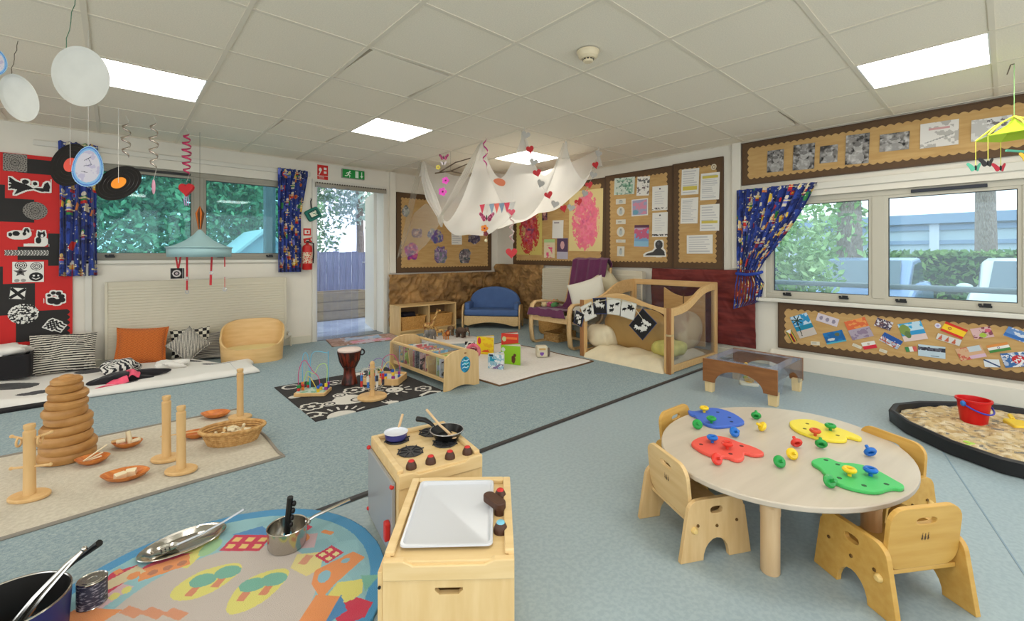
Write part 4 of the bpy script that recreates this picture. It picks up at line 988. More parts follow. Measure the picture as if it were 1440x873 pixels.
def chair(label, loc, ang, m, group='toddler chairs'):
    """origin: middle of the rear foot line; local +x = forwards"""
    t = thing('toddler_chair', label, 'chair', (loc[0], loc[1], 0), ang, group)
    for s in (-1, 1):
        b = MB(); holed_prism(b, arch_side(.30, .22), oval_hole(.15, .178, .052, .026), .018, -.009, T(0, s*.142, 0) @ UP)
        sp = b.build('side_panel', m, t, bevel=.003)
        for (x, z) in ((.07, .13), (.15, .12), (.235, .13)):
            MB().lathe([(0, 0), (.006, 0), (.005, .003), (0, .003)], 10, T(x, s*.152, z) @ RX(-90*s)).build('screw', mat('screw_brass', (120, 90, 50), .4, metal=.6), sp)
        MB().lathe([(.0, 0), (.013, 0), (.013, .004), (.008, .012), (0, .013)], 14, T(.055, s*.151, .115) @ RX(-90*s)).build('plug', mat('plug_cream', (222, 190, 120), .4), sp, smooth=True)
    b = MB(); holed_prism(b, [(p[0], p[1]+.1) for p in rrect(.265, .20, .05)], oval_hole(0, .155, .075, .022), .016, -.008, T(.06, 0, .135) @ RZ(90) @ RX(90-6))
    bk = b.build('backrest', BIRCH if m is BIRCHV else m, t, bevel=.003)
    cv = Cv(.036, .026, 22, (150, 116, 74))
    mk = np.zeros(cv.X.shape, bool)
    for k in (-1, 0, 1):
        mk |= (np.abs(cv.X-k*.011) < .0045*(1-(cv.Y+.013)/.028)) & (cv.Y > -.010)
        mk |= (np.abs(cv.X-k*.011) < .0012) & (cv.Y <= -.008)
    cv.C[:] = lin((84, 66, 44))
    st = paint('stamp', cv, None, bk, thick=.0004, mask=mk); st.matrix_local = T(.06-.0085, 0, .135) @ RZ(90) @ RX(84) @ T(0, .103, -.0002) @ RY(180) @ T(0, 0, -.0006)
    MB().span(.055, .27, -.133, .133, .118, .133).build('seat', m, t, bevel=.003)
    return t
chair('pale birch toddler chair facing the table, nearest the play stove', (1.585, .915), -28, BIRCHV)
chair('honey varnished toddler chair at the near right side of the table', (1.855, .135), 57, HONEY)
chair('honey toddler chair at the far left side of the table, mostly hidden behind it', (2.13, 1.175), -93, HONEY)
chair('honey toddler chair at the far right of the table, nearest the sand tray', (2.56, .315), 152, HONEY)

# pegs: round knob with a hole on a short stem
PEGC = {'yellow': (232, 196, 40), 'green': (34, 150, 66), 'blue': (24, 104, 190), 'red': (214, 58, 44), 'orange': (206, 78, 40)}
def peg_mb():
    b = MB(); b.lathe([(.0065, .0), (.0065, .020)], 12); b.lathe([(.009, .032), (.012, .036), (.018, .036), (.0225, .031), (.0225, .026), (.017, .020), (.0065, .019)], 18)
    b.lathe([(.009, .032), (.008, .022), (0, .022)], 12); b.lathe([(0, 0), (.0065, 0)], 12)
    return b
pm = {}
def peg(color, x, y, z, mode, label):
    if color not in pm:
        o = peg_mb().build('peg', mat('peg_'+color, PEGC[color], .3), smooth=True); pm[color] = o.data
    else: o = bpy.data.objects.new('peg', pm[color]); COL.objects.link(o)
    if mode == 'up': o.matrix_world = T(x, y, z-.008)
    else:           # lying on its side, mode = heading of the stem
        o.matrix_world = T(x, y, z+.0225) @ RZ(mode) @ RY(90+29) @ T(0, 0, -.026)
    return tag(o, label, 'peg', 'puzzle pegs')
TZ = .301; BZ = .316
peg('yellow', 2.228, 1.025, BZ, 'up', 'yellow peg standing in the blue puzzle board')
peg('green', 2.111, .937, BZ, 'up', 'green peg standing in the blue puzzle board')
peg('green', 2.025, .963, TZ, 40, 'green peg lying beside the blue puzzle board, by the table edge')
peg('green', 2.354, .825, TZ, 200, 'green peg lying alone at the far side of the table, right of the blue board')
peg('yellow', 2.221, .754, TZ, -40, 'yellow peg lying on its side between the blue and yellow boards')
peg('blue', 1.893, .836, BZ, 'up', 'blue peg standing in the red puzzle board')
peg('blue', 2.06, .81, TZ, 60, 'blue peg lying between the blue and red puzzle boards')
peg('red', 1.878, .768, BZ, 'up', 'red peg standing in the red puzzle board')
peg('red', 1.736, .748, TZ, 60, 'red peg lying at the near left edge of the table')
peg('red', 2.14, .593, TZ, 220, 'red peg lying on its side in the middle of the table')
peg('yellow', 2.003, .568, TZ, 50, 'yellow peg lying in the middle of the table beside a green one')
peg('green', 1.892, .579, TZ, 50, 'green peg lying beside the yellow one near the front edge')
peg('orange', 2.303, .565, BZ, 'up', 'orange red peg standing in the yellow puzzle board')
peg('green', 2.424, .536, BZ, 'up', 'green peg standing in the yellow puzzle board')
peg('green', 2.205, .520, TZ, 200, 'green peg lying in front of the yellow puzzle board')
peg('yellow', 1.977, .38, BZ, 'up', 'yellow peg standing in the green puzzle board')
peg('blue', 2.033, .329, BZ, 'up', 'blue peg standing in the green puzzle board')
peg('blue', 2.261, .368, TZ, 220, 'blue peg lying alone at the right side of the table')
peg('green', 1.858, .412, TZ, 60, 'green peg lying at the left end of the green puzzle board')
def chaikin(P, n=2):
    for _ in range(n):
        Q = []
        for i in range(len(P)):
            a, b = P[i], P[(i+1) % len(P)]
            Q += [(a[0]*.75+b[0]*.25, a[1]*.75+b[1]*.25), (a[0]*.25+b[0]*.75, a[1]*.25+b[1]*.75)]
        P = Q
    return P
def puzzle(label, pts, c, holes, name='puzzle_board'):
    a = sum((pts[i][0]*pts[(i+1) % len(pts)][1]-pts[(i+1) % len(pts)][0]*pts[i][1]) for i in range(len(pts)))
    P = chaikin(pts if a > 0 else pts[::-1], 2); cx = sum(p[0] for p in P)/len(P); cy = sum(p[1] for p in P)/len(P)
    t = thing(name, label, 'puzzle board', (cx, cy, .3005), 0, 'animal puzzle boards')
    MB().prism([(p[0]-cx, p[1]-cy) for p in P], .014).build('board', mat('puzzle_'+c, {'blue': (66, 104, 196), 'red': (226, 88, 74), 'yellow': (230, 210, 62), 'green': (72, 186, 98)}[c], .45), t, bevel=.004)
    for (x, y) in holes:
        MB().prism(ell(.008, .008, 12), .0006, .0141, T(x-cx, y-cy, 0)).build('hole', mat('hole_'+c, tuple(v*.45 for v in {'blue': (66, 104, 196), 'red': (226, 88, 74), 'yellow': (230, 210, 62), 'green': (72, 186, 98)}[c]), .6), t)
puzzle('blue foam fish shaped puzzle board at the far left of the table', [(2.206, 1.106), (2.20, 1.06), (2.335, 1.044), (2.35, .95), (2.274, .85), (2.221, .831), (2.10, .89), (2.074, .927), (2.10, .99), (2.16, 1.04), (2.15, 1.06)], 'blue', [(2.18, .97), (2.25, .91), (2.2, .88), (2.28, .98)])
puzzle('coral red foam animal puzzle board with legs at the near left of the table', [(1.83, .905), (1.94, .90), (2.005, .835), (1.985, .76), (1.985, .70), (1.954, .645), (1.90, .67), (1.90, .715), (1.873, .70), (1.84, .69), (1.80, .70), (1.81, .75), (1.775, .76), (1.775, .82), (1.80, .87)], 'red', [(1.93, .85), (1.95, .74), (1.84, .86), (1.84, .74)])
puzzle('yellow foam bird shaped puzzle board at the far right of the table', [(2.40, .70), (2.47, .69), (2.53, .63), (2.49, .57), (2.50, .52), (2.45, .425), (2.40, .42), (2.41, .48), (2.35, .455), (2.30, .50), (2.285, .56), (2.315, .65)], 'yellow', [(2.44, .63), (2.38, .5), (2.36, .62)])
puzzle('green foam crocodile shaped puzzle board at the right front of the table', [(2.0, .51), (2.06, .50), (2.10, .47), (2.075, .43), (2.12, .39), (2.12, .33), (2.06, .26), (2.04, .235), (2.0, .24), (1.99, .265), (1.91, .29), (1.88, .35), (1.885, .41), (1.94, .45), (1.975, .47)], 'green', [(2.06, .47), (1.93, .33), (2.0, .28), (2.05, .43), (1.93, .40)])

# ================================================================ water play table
WALN = wood('walnut_laminate', (124, 76, 36), (150, 98, 52), (8, 1.2, 9))
wt = thing('water_table', 'low walnut and clear acrylic water play table with arched sides beside the playpen', 'play table', (3.9, 1.39, 0), 0)
ARC = lambda w, h, lo, aw, ah: [(-w/2, lo), (-aw/2, lo)]+[(-aw/2*math.cos(PI*i/14), lo+ah*math.sin(PI*i/14)) for i in range(1, 14)]+[(aw/2, lo), (w/2, lo), (w/2, h), (-w/2, h)]
for x in (-.30, .30):
    MB().prism(ARC(.55, .27, .085, .36, .115), .018, -.009, T(x, 0, 0) @ RZ(90) @ UP).build('end_panel', WALN, wt, bevel=.002)
ACR = clear('clear_acrylic', (244, 246, 250), alpha_white=.03, wc=(225, 228, 236), rough=.05)
for y in (-.27, .27):
    MB().prism(ARC(.58, .268, .085, .40, .115), .008, -.004, T(0, y, 0) @ UP).build('side_panel', ACR, wt)
for x in (-.272, .272):
    for y in (-.235, .235):
        MB().prism([(-.032, 0), (.026, 0), (.032, .1), (-.038, .1)], .05, -.025, T(x, y, 0) @ RZ(90) @ UP).build('leg', wood('pale_pine', (214, 188, 136), (226, 202, 154), (10, 10, 1)), wt, bevel=.003)
b = MB(); b.slab([(-.295, -.265), (.295, -.265), (.295, .265), (-.295, .265)], [(-.23, -.20), (.23, -.20), (.23, .20), (-.23, .20)], .006, .262)
b.build('tray_rim', clear('tub_rim', (232, 234, 242), alpha_white=.25, wc=(222, 225, 236), rough=.05), wt)
tubw = MB()
for (a, c, d, e) in ((-.23, -.226, -.2, .2), (.226, .23, -.2, .2), (-.226, .226, -.2, -.196), (-.226, .226, .196, .2)): tubw.span(a, c, d, e, .13, .264)
tubw.span(-.23, .23, -.2, .2, .126, .13).build('tub', ACR, wt)
dk = thing('rubber_duck', 'tiny yellow rubber duck inside the clear water table tub', 'duck', (3.98, 1.47, .1305), 30)
MB().ball((0, 0, .022), (.034, .026, .022)).ball((.024, 0, .052), (.018, .017, .018)).build('body', mat('duck_yellow', (236, 186, 40), .35), dk, smooth=True)
MB().ball((.044, 0, .05), (.010, .009, .005)).build('beak', mat('duck_orange', (226, 110, 40), .4), dk, smooth=True)
fl = thing('toy_float', 'flat white and yellow toy lying under the water table', 'toy', (4.12, 1.50, 0), 20)
MB().prism(rrect(.24, .15, .04), .02).build('base_plate', mat('toy_white', (222, 220, 200), .5), fl, bevel=.004)
MB().ball((-.03, 0, .03), (.05, .04, .02)).build('yellow_dome', mat('duck_yellow', 0), fl, smooth=True)
MB().ball((.06, .03, .03), (.022, .022, .015)).build('green_dome', mat('toy_green', (150, 190, 60), .4), fl, smooth=True)

# ================================================================ sand tray
TRB = mat('tray_black', (30, 30, 32), .45)
st_ = thing('sand_tray', 'black octagonal tray filled with sand on the blue floor by the right wall', 'sand tray', (3.95, -.07, 0), 0)
def octo(r, c=.30, k=.0): return chaikin([(r, r*c), (r*c, r), (-r*c, r), (-r, r*c), (-r, -r*c), (-r*c, -r), (r*c, -r), (r, -r*c)], 1)
prof = [(.56, 0), (.595, .004), (.60, .075), (.588, .084), (.566, .080), (.556, .02)]
V, Fq = [], []
nr = len(octo(1))
b = MB(); vs = []
for (r, z) in prof: vs += [(x, y, z) for x, y in octo(r)]
fs = [(i*nr+k, i*nr+(k+1) % nr, (i+1)*nr+(k+1) % nr, (i+1)*nr+k) for i in range(len(prof)-1) for k in range(nr)]
fs.append(tuple((len(prof)-1)*nr+k for k in range(nr))); fs.append(tuple(range(nr-1, -1, -1)))
b.add(vs, fs).build('tray', TRB, st_, smooth=True)
cv = Cv(1.12, 1.12, 150, (216, 190, 140)); cv.soft((190, 158, 108), 24, 3, .4, .8); cv.soft((150, 122, 88), 44, 8, .55, .85); cv.soft((232, 216, 182), 30, 12, .45, .8); cv.soft((126, 122, 118), 24, 31, .68, .85)
inside = (np.abs(cv.X) < .556) & (np.abs(cv.Y) < .556) & (np.abs(cv.X)+np.abs(cv.Y) < .556*1.24)
def sfn(X, Y):
    e = np.clip((.56-np.maximum(np.abs(X), np.abs(Y)))/.12, 0, 1)
    return X, Y, .036+.028*vnoise(X*6+20, Y*6+20, 4)*e+.018*vnoise(X*18+20, Y*18+20, 5)+.008*vnoise(X*45+20, Y*45+20, 6)
o = paint('sand', cv, sfn, st_, printed('sand_grain', .95, bump=.6, bscale=600), mask=inside); o['kind'] = 'stuff'
bk = thing('bucket', 'red plastic bucket with blue handle standing in the sand tray', 'bucket', (4.02, .14, .052), 0)
BKR = mat('bucket_red', (206, 22, 22), .35)
MB().lathe([(0, 0), (.058, 0), (.061, .004), (.078, .145), (.086, .147), (.086, .158), (.076, .158), (.059, .008), (0, .008)], 32).build('pail', BKR, bk, smooth=True)
hb = MB(); hb.tube([(.088*math.cos(R(a)), .088*math.sin(R(a)), .135-.05*abs(math.sin(R(a-150)))) for a in range(150, 331, 12)], .005, 8); hb.build('handle', mat('handle_blue', (52, 60, 170), .4), bk, smooth=True)
for a in (150, 330): MB().ball((.087*math.cos(R(a)), .087*math.sin(R(a)), .135), (.014, .014, .018)).build('handle_lug', mat('lug_blue', (40, 110, 190), .4), bk, smooth=True)
sp = thing('sand_mould', 'yellow plastic sand toy half buried beside the red bucket', 'toy', (4.15, -.05, .045), 20)
MB().prism(rrect(.16, .10, .02), .035, 0).build('shell', mat('sand_yellow', (232, 196, 50), .4), sp, bevel=.012, seg=3)
MB().tube([(.07, 0, .03), (.11, .0, .045), (.15, -.02, .03)], .012, 8).build('grip', mat('sand_yellow', 0), sp, smooth=True)
gm = thing('sand_rake', 'lime green plastic toy lying at the near edge of the sand tray', 'toy', (3.56, .12, .05), 60)
MB().prism(rrect(.10, .03, .01), .012).build('rake_head', mat('lime', (170, 206, 70), .4), gm, bevel=.003)
MB().tube([(0, 0, .008), (0, .09, .012)], .007, 8).build('grip', mat('lime', 0), gm, smooth=True)

# ================================================================ playpen
PEN = wood('pen_beech', (206, 164, 106), (220, 182, 126), (10, 10, 1.3)); PENH = wood('pen_beech_flat', (206, 164, 106), (220, 182, 126), (10, 1.3, 10))
PEND = wood('pen_edge', (146, 98, 54), (170, 120, 72), (10, 10, 1.3))
px0, px1, py0, py1 = 3.86, 4.85, 2.10, 3.13
pp = thing('playpen', 'square beech playpen with low arched front panel and clear acrylic sides', 'playpen', (px0, py0, 0), 0)
PW, PD = py1-py0, px1-px0
def pen_panel(M, top, L, part, glazed=True, low=.03, rail=.05, inner=None, m=PENH):
    """framed panel drawn along x (0..L): top(s) gives the upper edge height"""
    n = 24
    out = [(0, low), (L, low)]+[(L*(1-i/n), top(1-i/n)) for i in range(n+1)]
    t = .032
    x0, x1 = rail, L-rail
    # uprights, foot rail and curved head
    MB().prism([(0, .0), (x0, .0), (x0, top(x0/L)), (0, top(0))], t, -t/2, M @ UP).build(part, PEN, pp, bevel=.003)
    MB().prism([(x1, .0), (L, .0), (L, top(1)), (x1, top(x1/L))], t, -t/2, M @ UP).build(part, PEN, pp, bevel=.003)
    if low is not None and glazed: MB().prism([(x0, .012), (x1, .012), (x1, .012+rail*1.2), (x0, .012+rail*1.2)], t*.9, -t*.45, M @ UP).build('foot_rail', m, pp, bevel=.003)
    xs_ = [x0+(x1-x0)*i/n for i in range(n+1)]; hd_ = inner or (lambda s: top(s)-.065)
    MB().prism([(x, hd_(x/L)) for x in xs_]+[(x, top(x/L)) for x in xs_[::-1]], t, -t/2, M @ UP).build('top_rail', m, pp, bevel=.003)
    if glazed:
        MB().prism([(x0, .07), (x1, .07)]+[(x, hd_(x/L)) for x in xs_[::-1]], .005, -.0025, M @ UP).build('acrylic_pane', ACR, pp)
ramp = lambda s: .61+(.82-.61)*(1/(1+math.exp(-(s-.5)*9)))*1.0
pen_panel(RZ(90), lambda s: .605+.115*math.exp(-((s-.55)/.30)**2), PW, 'front_post', glazed=False, inner=lambda s: .44+.19*math.sqrt(max(0, 1-((s-.5)/.56)**2)))
pen_panel(T(0, 0, 0), ramp, PD, 'side_post', inner=lambda s: ramp(s)-.075)
pen_panel(T(0, PW, 0), ramp, PD, 'side_post', inner=lambda s: ramp(s)-.15)
pen_panel(T(PD, 0, 0) @ RZ(90), lambda s: .82, PW, 'back_post')
for (x, y) in ((0, 0), (0, PW)):
    for k in (-1, 0, 1): MB().cyl((x-.02, y+k*.016, 0), (x-.02, y+k*.016, .62), .009, n=8).build('hinge_rod', PEND, pp, smooth=True)
for z in (.36, .37): MB().torus(.04, .004, 20, 6, T(-.005, 0, z), sx=.9, sy=.8).build('tie_ring', mat('tie_tan', (196, 176, 130), .6), pp, smooth=True)
# cushions inside
CRM = mat('cream_cotton', (222, 208, 176), .9, var=.05, vscale=8, bump=.25, bscale=18)
TANC = mat('tan_leatherette', (176, 140, 84), .45, var=.06, vscale=6, bump=.3, bscale=10)
o = MB(); 
def mfn(u, v):
    e = min(1, 8*min(u, 1-u, v, 1-v)); return (px0-.06+u*.97, py0+.04+v*.95, .004+.115*(e**.5)+.012*math.sin(u*17+v*5)*e+.01*math.sin(v*23+u*9)*e)
o.sheet(mfn, 40, 40); o = o.build('playpen_mattress', CRM, smooth=True); tag(o, 'cream padded floor mattress spread inside the playpen', 'mattress')
cshape = lumpy('floor_cushion', (.14, .36, .23), .7, TANC, amp=.10, seed=2); cshape.matrix_world = T(4.24, 2.66, .10) @ RY(-18); tag(cshape, 'large creased tan cushion behind the arched playpen front', 'cushion', 'playpen cushions')
c2_ = lumpy('floor_cushion', (.14, .16, .12), .7, CRM, amp=.14, seed=5); c2_.matrix_world = T(4.06, 3.00, .10); tag(c2_, 'crumpled cream cushion at the left corner of the playpen', 'cushion', 'playpen cushions')
c3 = lumpy('bean_bag', (.23, .18, .21), .85, mat('beige_canvas', (196, 172, 130), .85, c2=(176, 146, 110), vscale=5, lo=.5, hi=.56), amp=.06, seed=9); c3.matrix_world = T(4.55, 2.33, .10); tag(c3, 'round beige patched bean bag behind the clear playpen side', 'bean bag')
c4 = lumpy('floor_cushion', (.16, .15, .08), .7, mat('yellow_cotton', (206, 196, 110), .9, var=.12, vscale=14), amp=.12, seed=3); c4.matrix_world = T(4.16, 2.27, .10); tag(c4, 'pale yellow cushion low at the right of the arched playpen front', 'cushion', 'playpen cushions')
mr = thing('wooden_play_panel', 'tan wooden play panel with scooped top standing at the back of the playpen', 'play panel', (4.76, 2.42, .12), 0)
MB().prism([(-.24, 0), (.24, 0), (.24, .62)]+[(.24-.48*i/12, .62-.09*math.sin(PI*i/12)) for i in range(1, 12)]+[(-.24, .62)], .02, -.01, RZ(90) @ UP).build('panel', wood('panel_tan', (190, 148, 92), (206, 166, 110), (10, 1.3, 10)), mr, bevel=.003)
MB().span(-.014, -.012, -.006, .006, .02, .56).build('panel_joint', mat('joint_dark', (96, 70, 44), .7), mr)
# strip of black and white cloth pictures tied along the arch
fs_ = thing('cloth_picture_strip', 'strip of black and white cloth animal pictures tied along the playpen arch', 'cloth strip', (px0-.03, 0, 0), 0)
def card(y, z, w, h, ang, dark, seed):
    cv = Cv(w, h, 44, K_ if dark else (222, 220, 212)); c = (222, 220, 212) if dark else K_; rs = random.Random(seed)
    for k in range(4 if not dark else 6):
        x, yy = rs.uniform(-w*.28, w*.28), rs.uniform(-h*.28, h*.28); cv.disc(x, yy, w*.14, h*.07, c, rs.uniform(-30, 30)); cv.disc(x+w*.12, yy+h*.06, w*.06, h*.05, c); cv.line([(x-.01, yy), (x-.015, yy-h*.12)], .006, c); cv.line([(x+.01, yy), (x+.012, yy-h*.12)], .006, c)
    cv.line([(-w/2, -h/2), (w/2, -h/2), (w/2, h/2), (-w/2, h/2), (-w/2, -h/2)], .012, (60, 70, 110) if dark else (196, 194, 180))
    o = paint('picture_square', cv, None, fs_, CLOTH, thick=.006)
    o.matrix_local = T(0, y, z) @ Matrix(((0, 0, -1, 0), (-1, 0, 0, 0), (0, 1, 0, 0), (0, 0, 0, 1))) @ RZ(ang)
for (y, z, a, dk_, s) in ((3.16, .41, -16, 1, 1), (3.03, .50, 26, 0, 2), (2.875, .575, 6, 1, 3), (2.70, .585, -1, 0, 4), (2.53, .565, -10, 0, 5), (2.365, .44, -40, 1, 6)):
    card(y, z, .172 if s not in (1, 6) else (.12 if s == 1 else .20), .172 if s not in (1, 6) else (.15 if s == 1 else .24), a, dk_, s)
MB().tube([(.0, 3.2, .44), (-.008, 2.95, .61), (-.008, 2.7, .665), (-.008, 2.5, .64), (.0, 2.28, .40)], .004, 6).build('tie_tape', mat('tape_cream', (200, 190, 160), .8), fs_)

# ================================================================ armchair
BENT = wood('bent_birch', (204, 168, 116), (218, 184, 134), (1.3, 10, 10))
ac = thing('armchair', 'bentwood cantilever armchair with dark cushion standing beside the playpen', 'armchair', (3.93, 3.37, 0), 0)
AW = .67
for y in (.02, AW-.02):
    path = [(.04, .0, .03)]
    pts = [(.66, .012), (.30, .012), (.06, .014), (.02, .05), (.0, .20), (.0, .40), (.02, .49), (.07, .525), (.2, .525), (.46, .50), (.62, .46)]
    b = MB(); vs = []
    side = [(0, 1, 0)]*len(pts); P3 = [(p[0], y, p[1]) for p in pts]
    b.ribbon(P3, side, .06); b.build('side_frame', BENT, ac, smooth=True, solid=.024)
    b = MB(); b.ribbon([(.02, y, .33), (.25, y, .27), (.5, y, .25), (.60, y, .30), (.72, y, .62), (.80, y, .95)], [(0, 1, 0)]*6, .045); b.build('seat_rail', BENT, ac, smooth=True, solid=.02)
MB().span(.0, .026, .04, AW-.04, .30, .37).build('front_bar', BENT, ac, bevel=.004)
MB().span(.5, .53, .04, AW-.04, .02, .05).build('cross_bar', BENT, ac, bevel=.004)
MB().span(.775, .80, .04, AW-.04, .82, .9).build('head_bar', BENT, ac, bevel=.004)
def pad(u, v):      # seat and back cushion, one bent slab
    s = v; P_ = [(.01, .40), (.18, .37), (.40, .33), (.55, .35), (.62, .47), (.70, .72), (.775, 1.0), (.80, 1.01), (.83, .97), (.78, .75), (.70, .48), (.60, .27), (.4, .26), (.02, .34), (.0, .37), (.01, .40)]
    k = s*(len(P_)-1); i = min(int(k), len(P_)-2); f_ = k-i; x = P_[i][0]*(1-f_)+P_[i+1][0]*f_; z = P_[i][1]*(1-f_)+P_[i+1][1]*f_
    return (x, .055+(AW-.11)*u, z)
MB().sheet(pad, 10, 60).build('seat_cushion', mat('cushion_cream', (206, 190, 150), .85), ac, smooth=True)
PUR = mat('purple_fleece', (92, 34, 72), .95, var=.10, vscale=9, sheen=.3, bump=.3, bscale=26)
def throw(u, v):
    P_ = [(-.03, .355), (-.01, .44), (.15, .425), (.38, .39), (.53, .40), (.60, .52), (.68, .76), (.755, 1.04), (.80, 1.06), (.865, 1.0), (.84, .80)]
    k = v*(len(P_)-1); i = min(int(k), len(P_)-2); f_ = k-i; x = P_[i][0]*(1-f_)+P_[i+1][0]*f_; z = P_[i][1]*(1-f_)+P_[i+1][1]*f_
    y0 = np.interp(v, [0, .3, .45, .62, .8, 1], [.06, .20, .17, .03, .03, .03]); y1 = np.interp(v, [0, .3, .45, .7, .8, 1], [.69, .64, .58, .60, .60, .60])
    w_ = (.014*math.sin(u*19+v*5)+.009*math.sin(u*37-v*9))*min(1, .25+v*3)
    return (x-.0+w_*(.5 if v > .45 else .15), y0+(y1-y0)*u, z+w_*(.9 if v < .45 else .3)+.012)
o = MB().sheet(throw, 50, 60).build('throw_blanket', PUR, smooth=True, solid=.012); o.location = (3.93, 3.37, 0); tag(o, 'dark purple fleece throw draped over the seat and back of the armchair', 'blanket')
cv = Cv(.46, .46, 30, (210, 206, 192))
cushion('cushion', 'pale grey cushion leaning on the right side of the armchair', 'cushion', .46, .44, .16, cv, T(4.36, 3.46, .60) @ RZ(-70) @ RX(66) @ RZ(20), 3)
cv = Cv(.42, .42, 30, (190, 180, 150))
cushion('cushion', 'beige cushion lying behind the pale grey one on the armchair', 'cushion', .42, .42, .16, cv, T(4.62, 3.42, .70) @ RZ(-70) @ RX(60) @ RZ(40), 5)

# ================================================================ play kitchen
KW = wood('kitchen_maple', (214, 180, 122), (226, 196, 142), (9, 9, 1.2), .4); KH = wood('kitchen_maple_flat', (216, 184, 128), (228, 200, 148), (1.2, 9, 9), .4)
KNOBW = mat('knob_walnut', (74, 46, 30), .5); REDK = mat('knob_red', (196, 44, 40), .4); BLUEK = mat('knob_blue', (120, 186, 206), .4); STEEL = mat('steel', (180, 180, 180), .3, metal=1)
def kbody(t, w, d, h):
    """carcass with raised side lips round the top and scooped front edge"""
    MB().span(-w/2, w/2, d/2-.016, d/2, 0, h).build('back_panel', KW, t, bevel=.003)
    for s in (-1, 1): MB().span(s*w/2-(.016 if s > 0 else 0), s*w/2+(0 if s > 0 else .016), -d/2+.016, d/2-.016, 0, h).build('side_panel', KW, t, bevel=.003)
    MB().span(-w/2+.016, w/2-.016, -d/2+.01, d/2-.016, .02, .036).build('base_panel', KH, t)
    MB().span(-w/2+.012, w/2-.012, -d/2+.004, d/2-.012, h-.022, h-.004).build('top_panel', KH, t, bevel=.003)
    e = [(-w/2, 0), (-w/2+.05, 0), (-w/2+.075, -.012), (w/2-.075, -.012), (w/2-.05, 0), (w/2, 0)]
    f = [(x, z+h) for x, z in e]
    MB().prism([(-w/2, h-.05), (w/2, h-.05)]+f[::-1], .02, -.0, T(0, -d/2+.016, 0) @ UP).build('front_lip', KH, t, bevel=.003)
    for x in (-w/2+.012, w/2-.012): MB().span(x-.012, x+.012, -d/2+.02, d/2-.004, h-.004, h+.010).build('top_lip', KH, t, bevel=.003)
    MB().span(-w/2+.024, w/2-.024, d/2-.026, d/2-.002, h-.004, h+.010).build('top_lip', KH, t, bevel=.003)
def knob(t, x, y, z, top, s=1):
    k = MB().lathe([(0, 0), (.020*s, 0), (.019*s, .012*s), (.013*s, .024*s), (.012*s, .026*s), (0, .026*s)], 16, T(x, y, z)).build('knob', KNOBW, t, smooth=True)
    MB().ball((x, y, z+.026*s), (.012*s, .012*s, .006*s)).build('knob_cap', top, k, smooth=True)
sk = thing('play_sink', 'maple wooden play sink unit with white basin in front of the play stove', 'play sink', (.755, 1.09, 0), -40)
w, d, h = .33, .40, .345
kbody(sk, w, d, h)
fp = MB(); hole = [(-.035, .275), (.035, .275), (.035, .268), (.024, .258), (-.024, .258), (-.035, .268)]
holed_prism(fp, [(-w/2, 0), (w/2, 0), (w/2, h-.05), (-w/2, h-.05)], hole[::-1], .016, 0, T(0, -d/2+.016, 0) @ UP)
fp.build('front_panel', KW, sk)
MB().span(-.042, .042, -d/2+.03, -d/2+.034, .24, .29).build('handle_recess', mat('recess_wood', (170, 134, 84), .6), sk)
for (x0, x1) in ((-.165, -.165),): pass
WHB = mat('basin_white', (202, 204, 208), .25)
b = MB(); prof = [(.122, .008), (.121, .013), (.115, .013), (.110, .004), (.105, .002)]
rr = lambda q: rrect(2*q, 2*q+.09, .016, 4)
n_ = len(rr(.1)); vs = []
for (q, z) in prof: vs += [(x, y, z) for x, y in rr(q)]
b.add(vs, [(i*n_+k, i*n_+(k+1) % n_, (i+1)*n_+(k+1) % n_, (i+1)*n_+k) for i in range(len(prof)-1) for k in range(n_)]+[tuple((len(prof)-1)*n_+k for k in range(n_))], T(-.012, .006, h-.0015))
b.build('basin', WHB, sk, smooth=True)
tp = MB(); tp.prism(rrect(.036, .085, .016), .022, .012, T(.113, .022, h) @ RZ(38)).build('tap', KNOBW, sk, bevel=.004)
MB().cyl((.128, .0, h-.004), (.128, .0, h+.014), .015, n=14).build('tap_base', KNOBW, sk, smooth=True)
knob(sk, .131, .085, h-.004, REDK); knob(sk, .131, -.085, h-.004, BLUEK)
MB().span(-w/2-.014, -w/2-.001, -d/2+.004, d/2-.02, .03, h-.03).build('side_door', KW, sk, bevel=.002)
for z in (.09, .28): MB().cyl((-w/2-.008, -d/2+.0, z), (-w/2-.008, -d/2-.003, z), .004, n=8).build('hinge_pin', BLACK, sk)
sv = thing('play_stove', 'maple wooden play stove with black hob rings and grey oven door', 'play stove', (.94, 1.585, 0), -10.3)
w, d, h = .33, .385, .335
kbody(sv, w, d, h)
MB().span(-w/2, w/2, -d/2, -d/2+.016, 0, h-.05).build('front_panel', KW, sv)
HOB = mat('hob_black', (44, 44, 46), .5)
for (x, y) in ((-.064, -.02), (-.075, .12), (.075, .12), (.085, -.015)):
    b = MB(); b.torus(.046, .0035, 24, 6, T(x, y, h-.001)); b.lathe([(0, .001), (.04, .001), (.04, -.003)], 20, T(x, y, h-.002))
    r_ = b.build('hob_ring', HOB, sv, smooth=True)
    for k in range(8): MB().box((0, 0, 0), (.042, .003, .004), T(x, y, h+.001) @ RZ(45*k) @ T(.034, 0, 0)).build('hob_bar', HOB, r_)
for x in (-.105, -.03, .048, .122): knob(sv, x, -.150, h-.004, REDK)
MB().span(-w/2-.016, -w/2-.002, -d/2+.03, d/2-.015, .03, h-.035).build('oven_door', mat('oven_grey', (150, 152, 154), .25), sv, bevel=.003)
MB().slab([(-.165, .02), (.165, .02), (.165, h-.03), (-.165, h-.03)], [(-.14, .05), (.14, .05), (.14, h-.06), (-.14, h-.06)], .004, 0, T(-w/2-.0005, .01, 0) @ RZ(90) @ UP).build('door_frame', KH, sv)
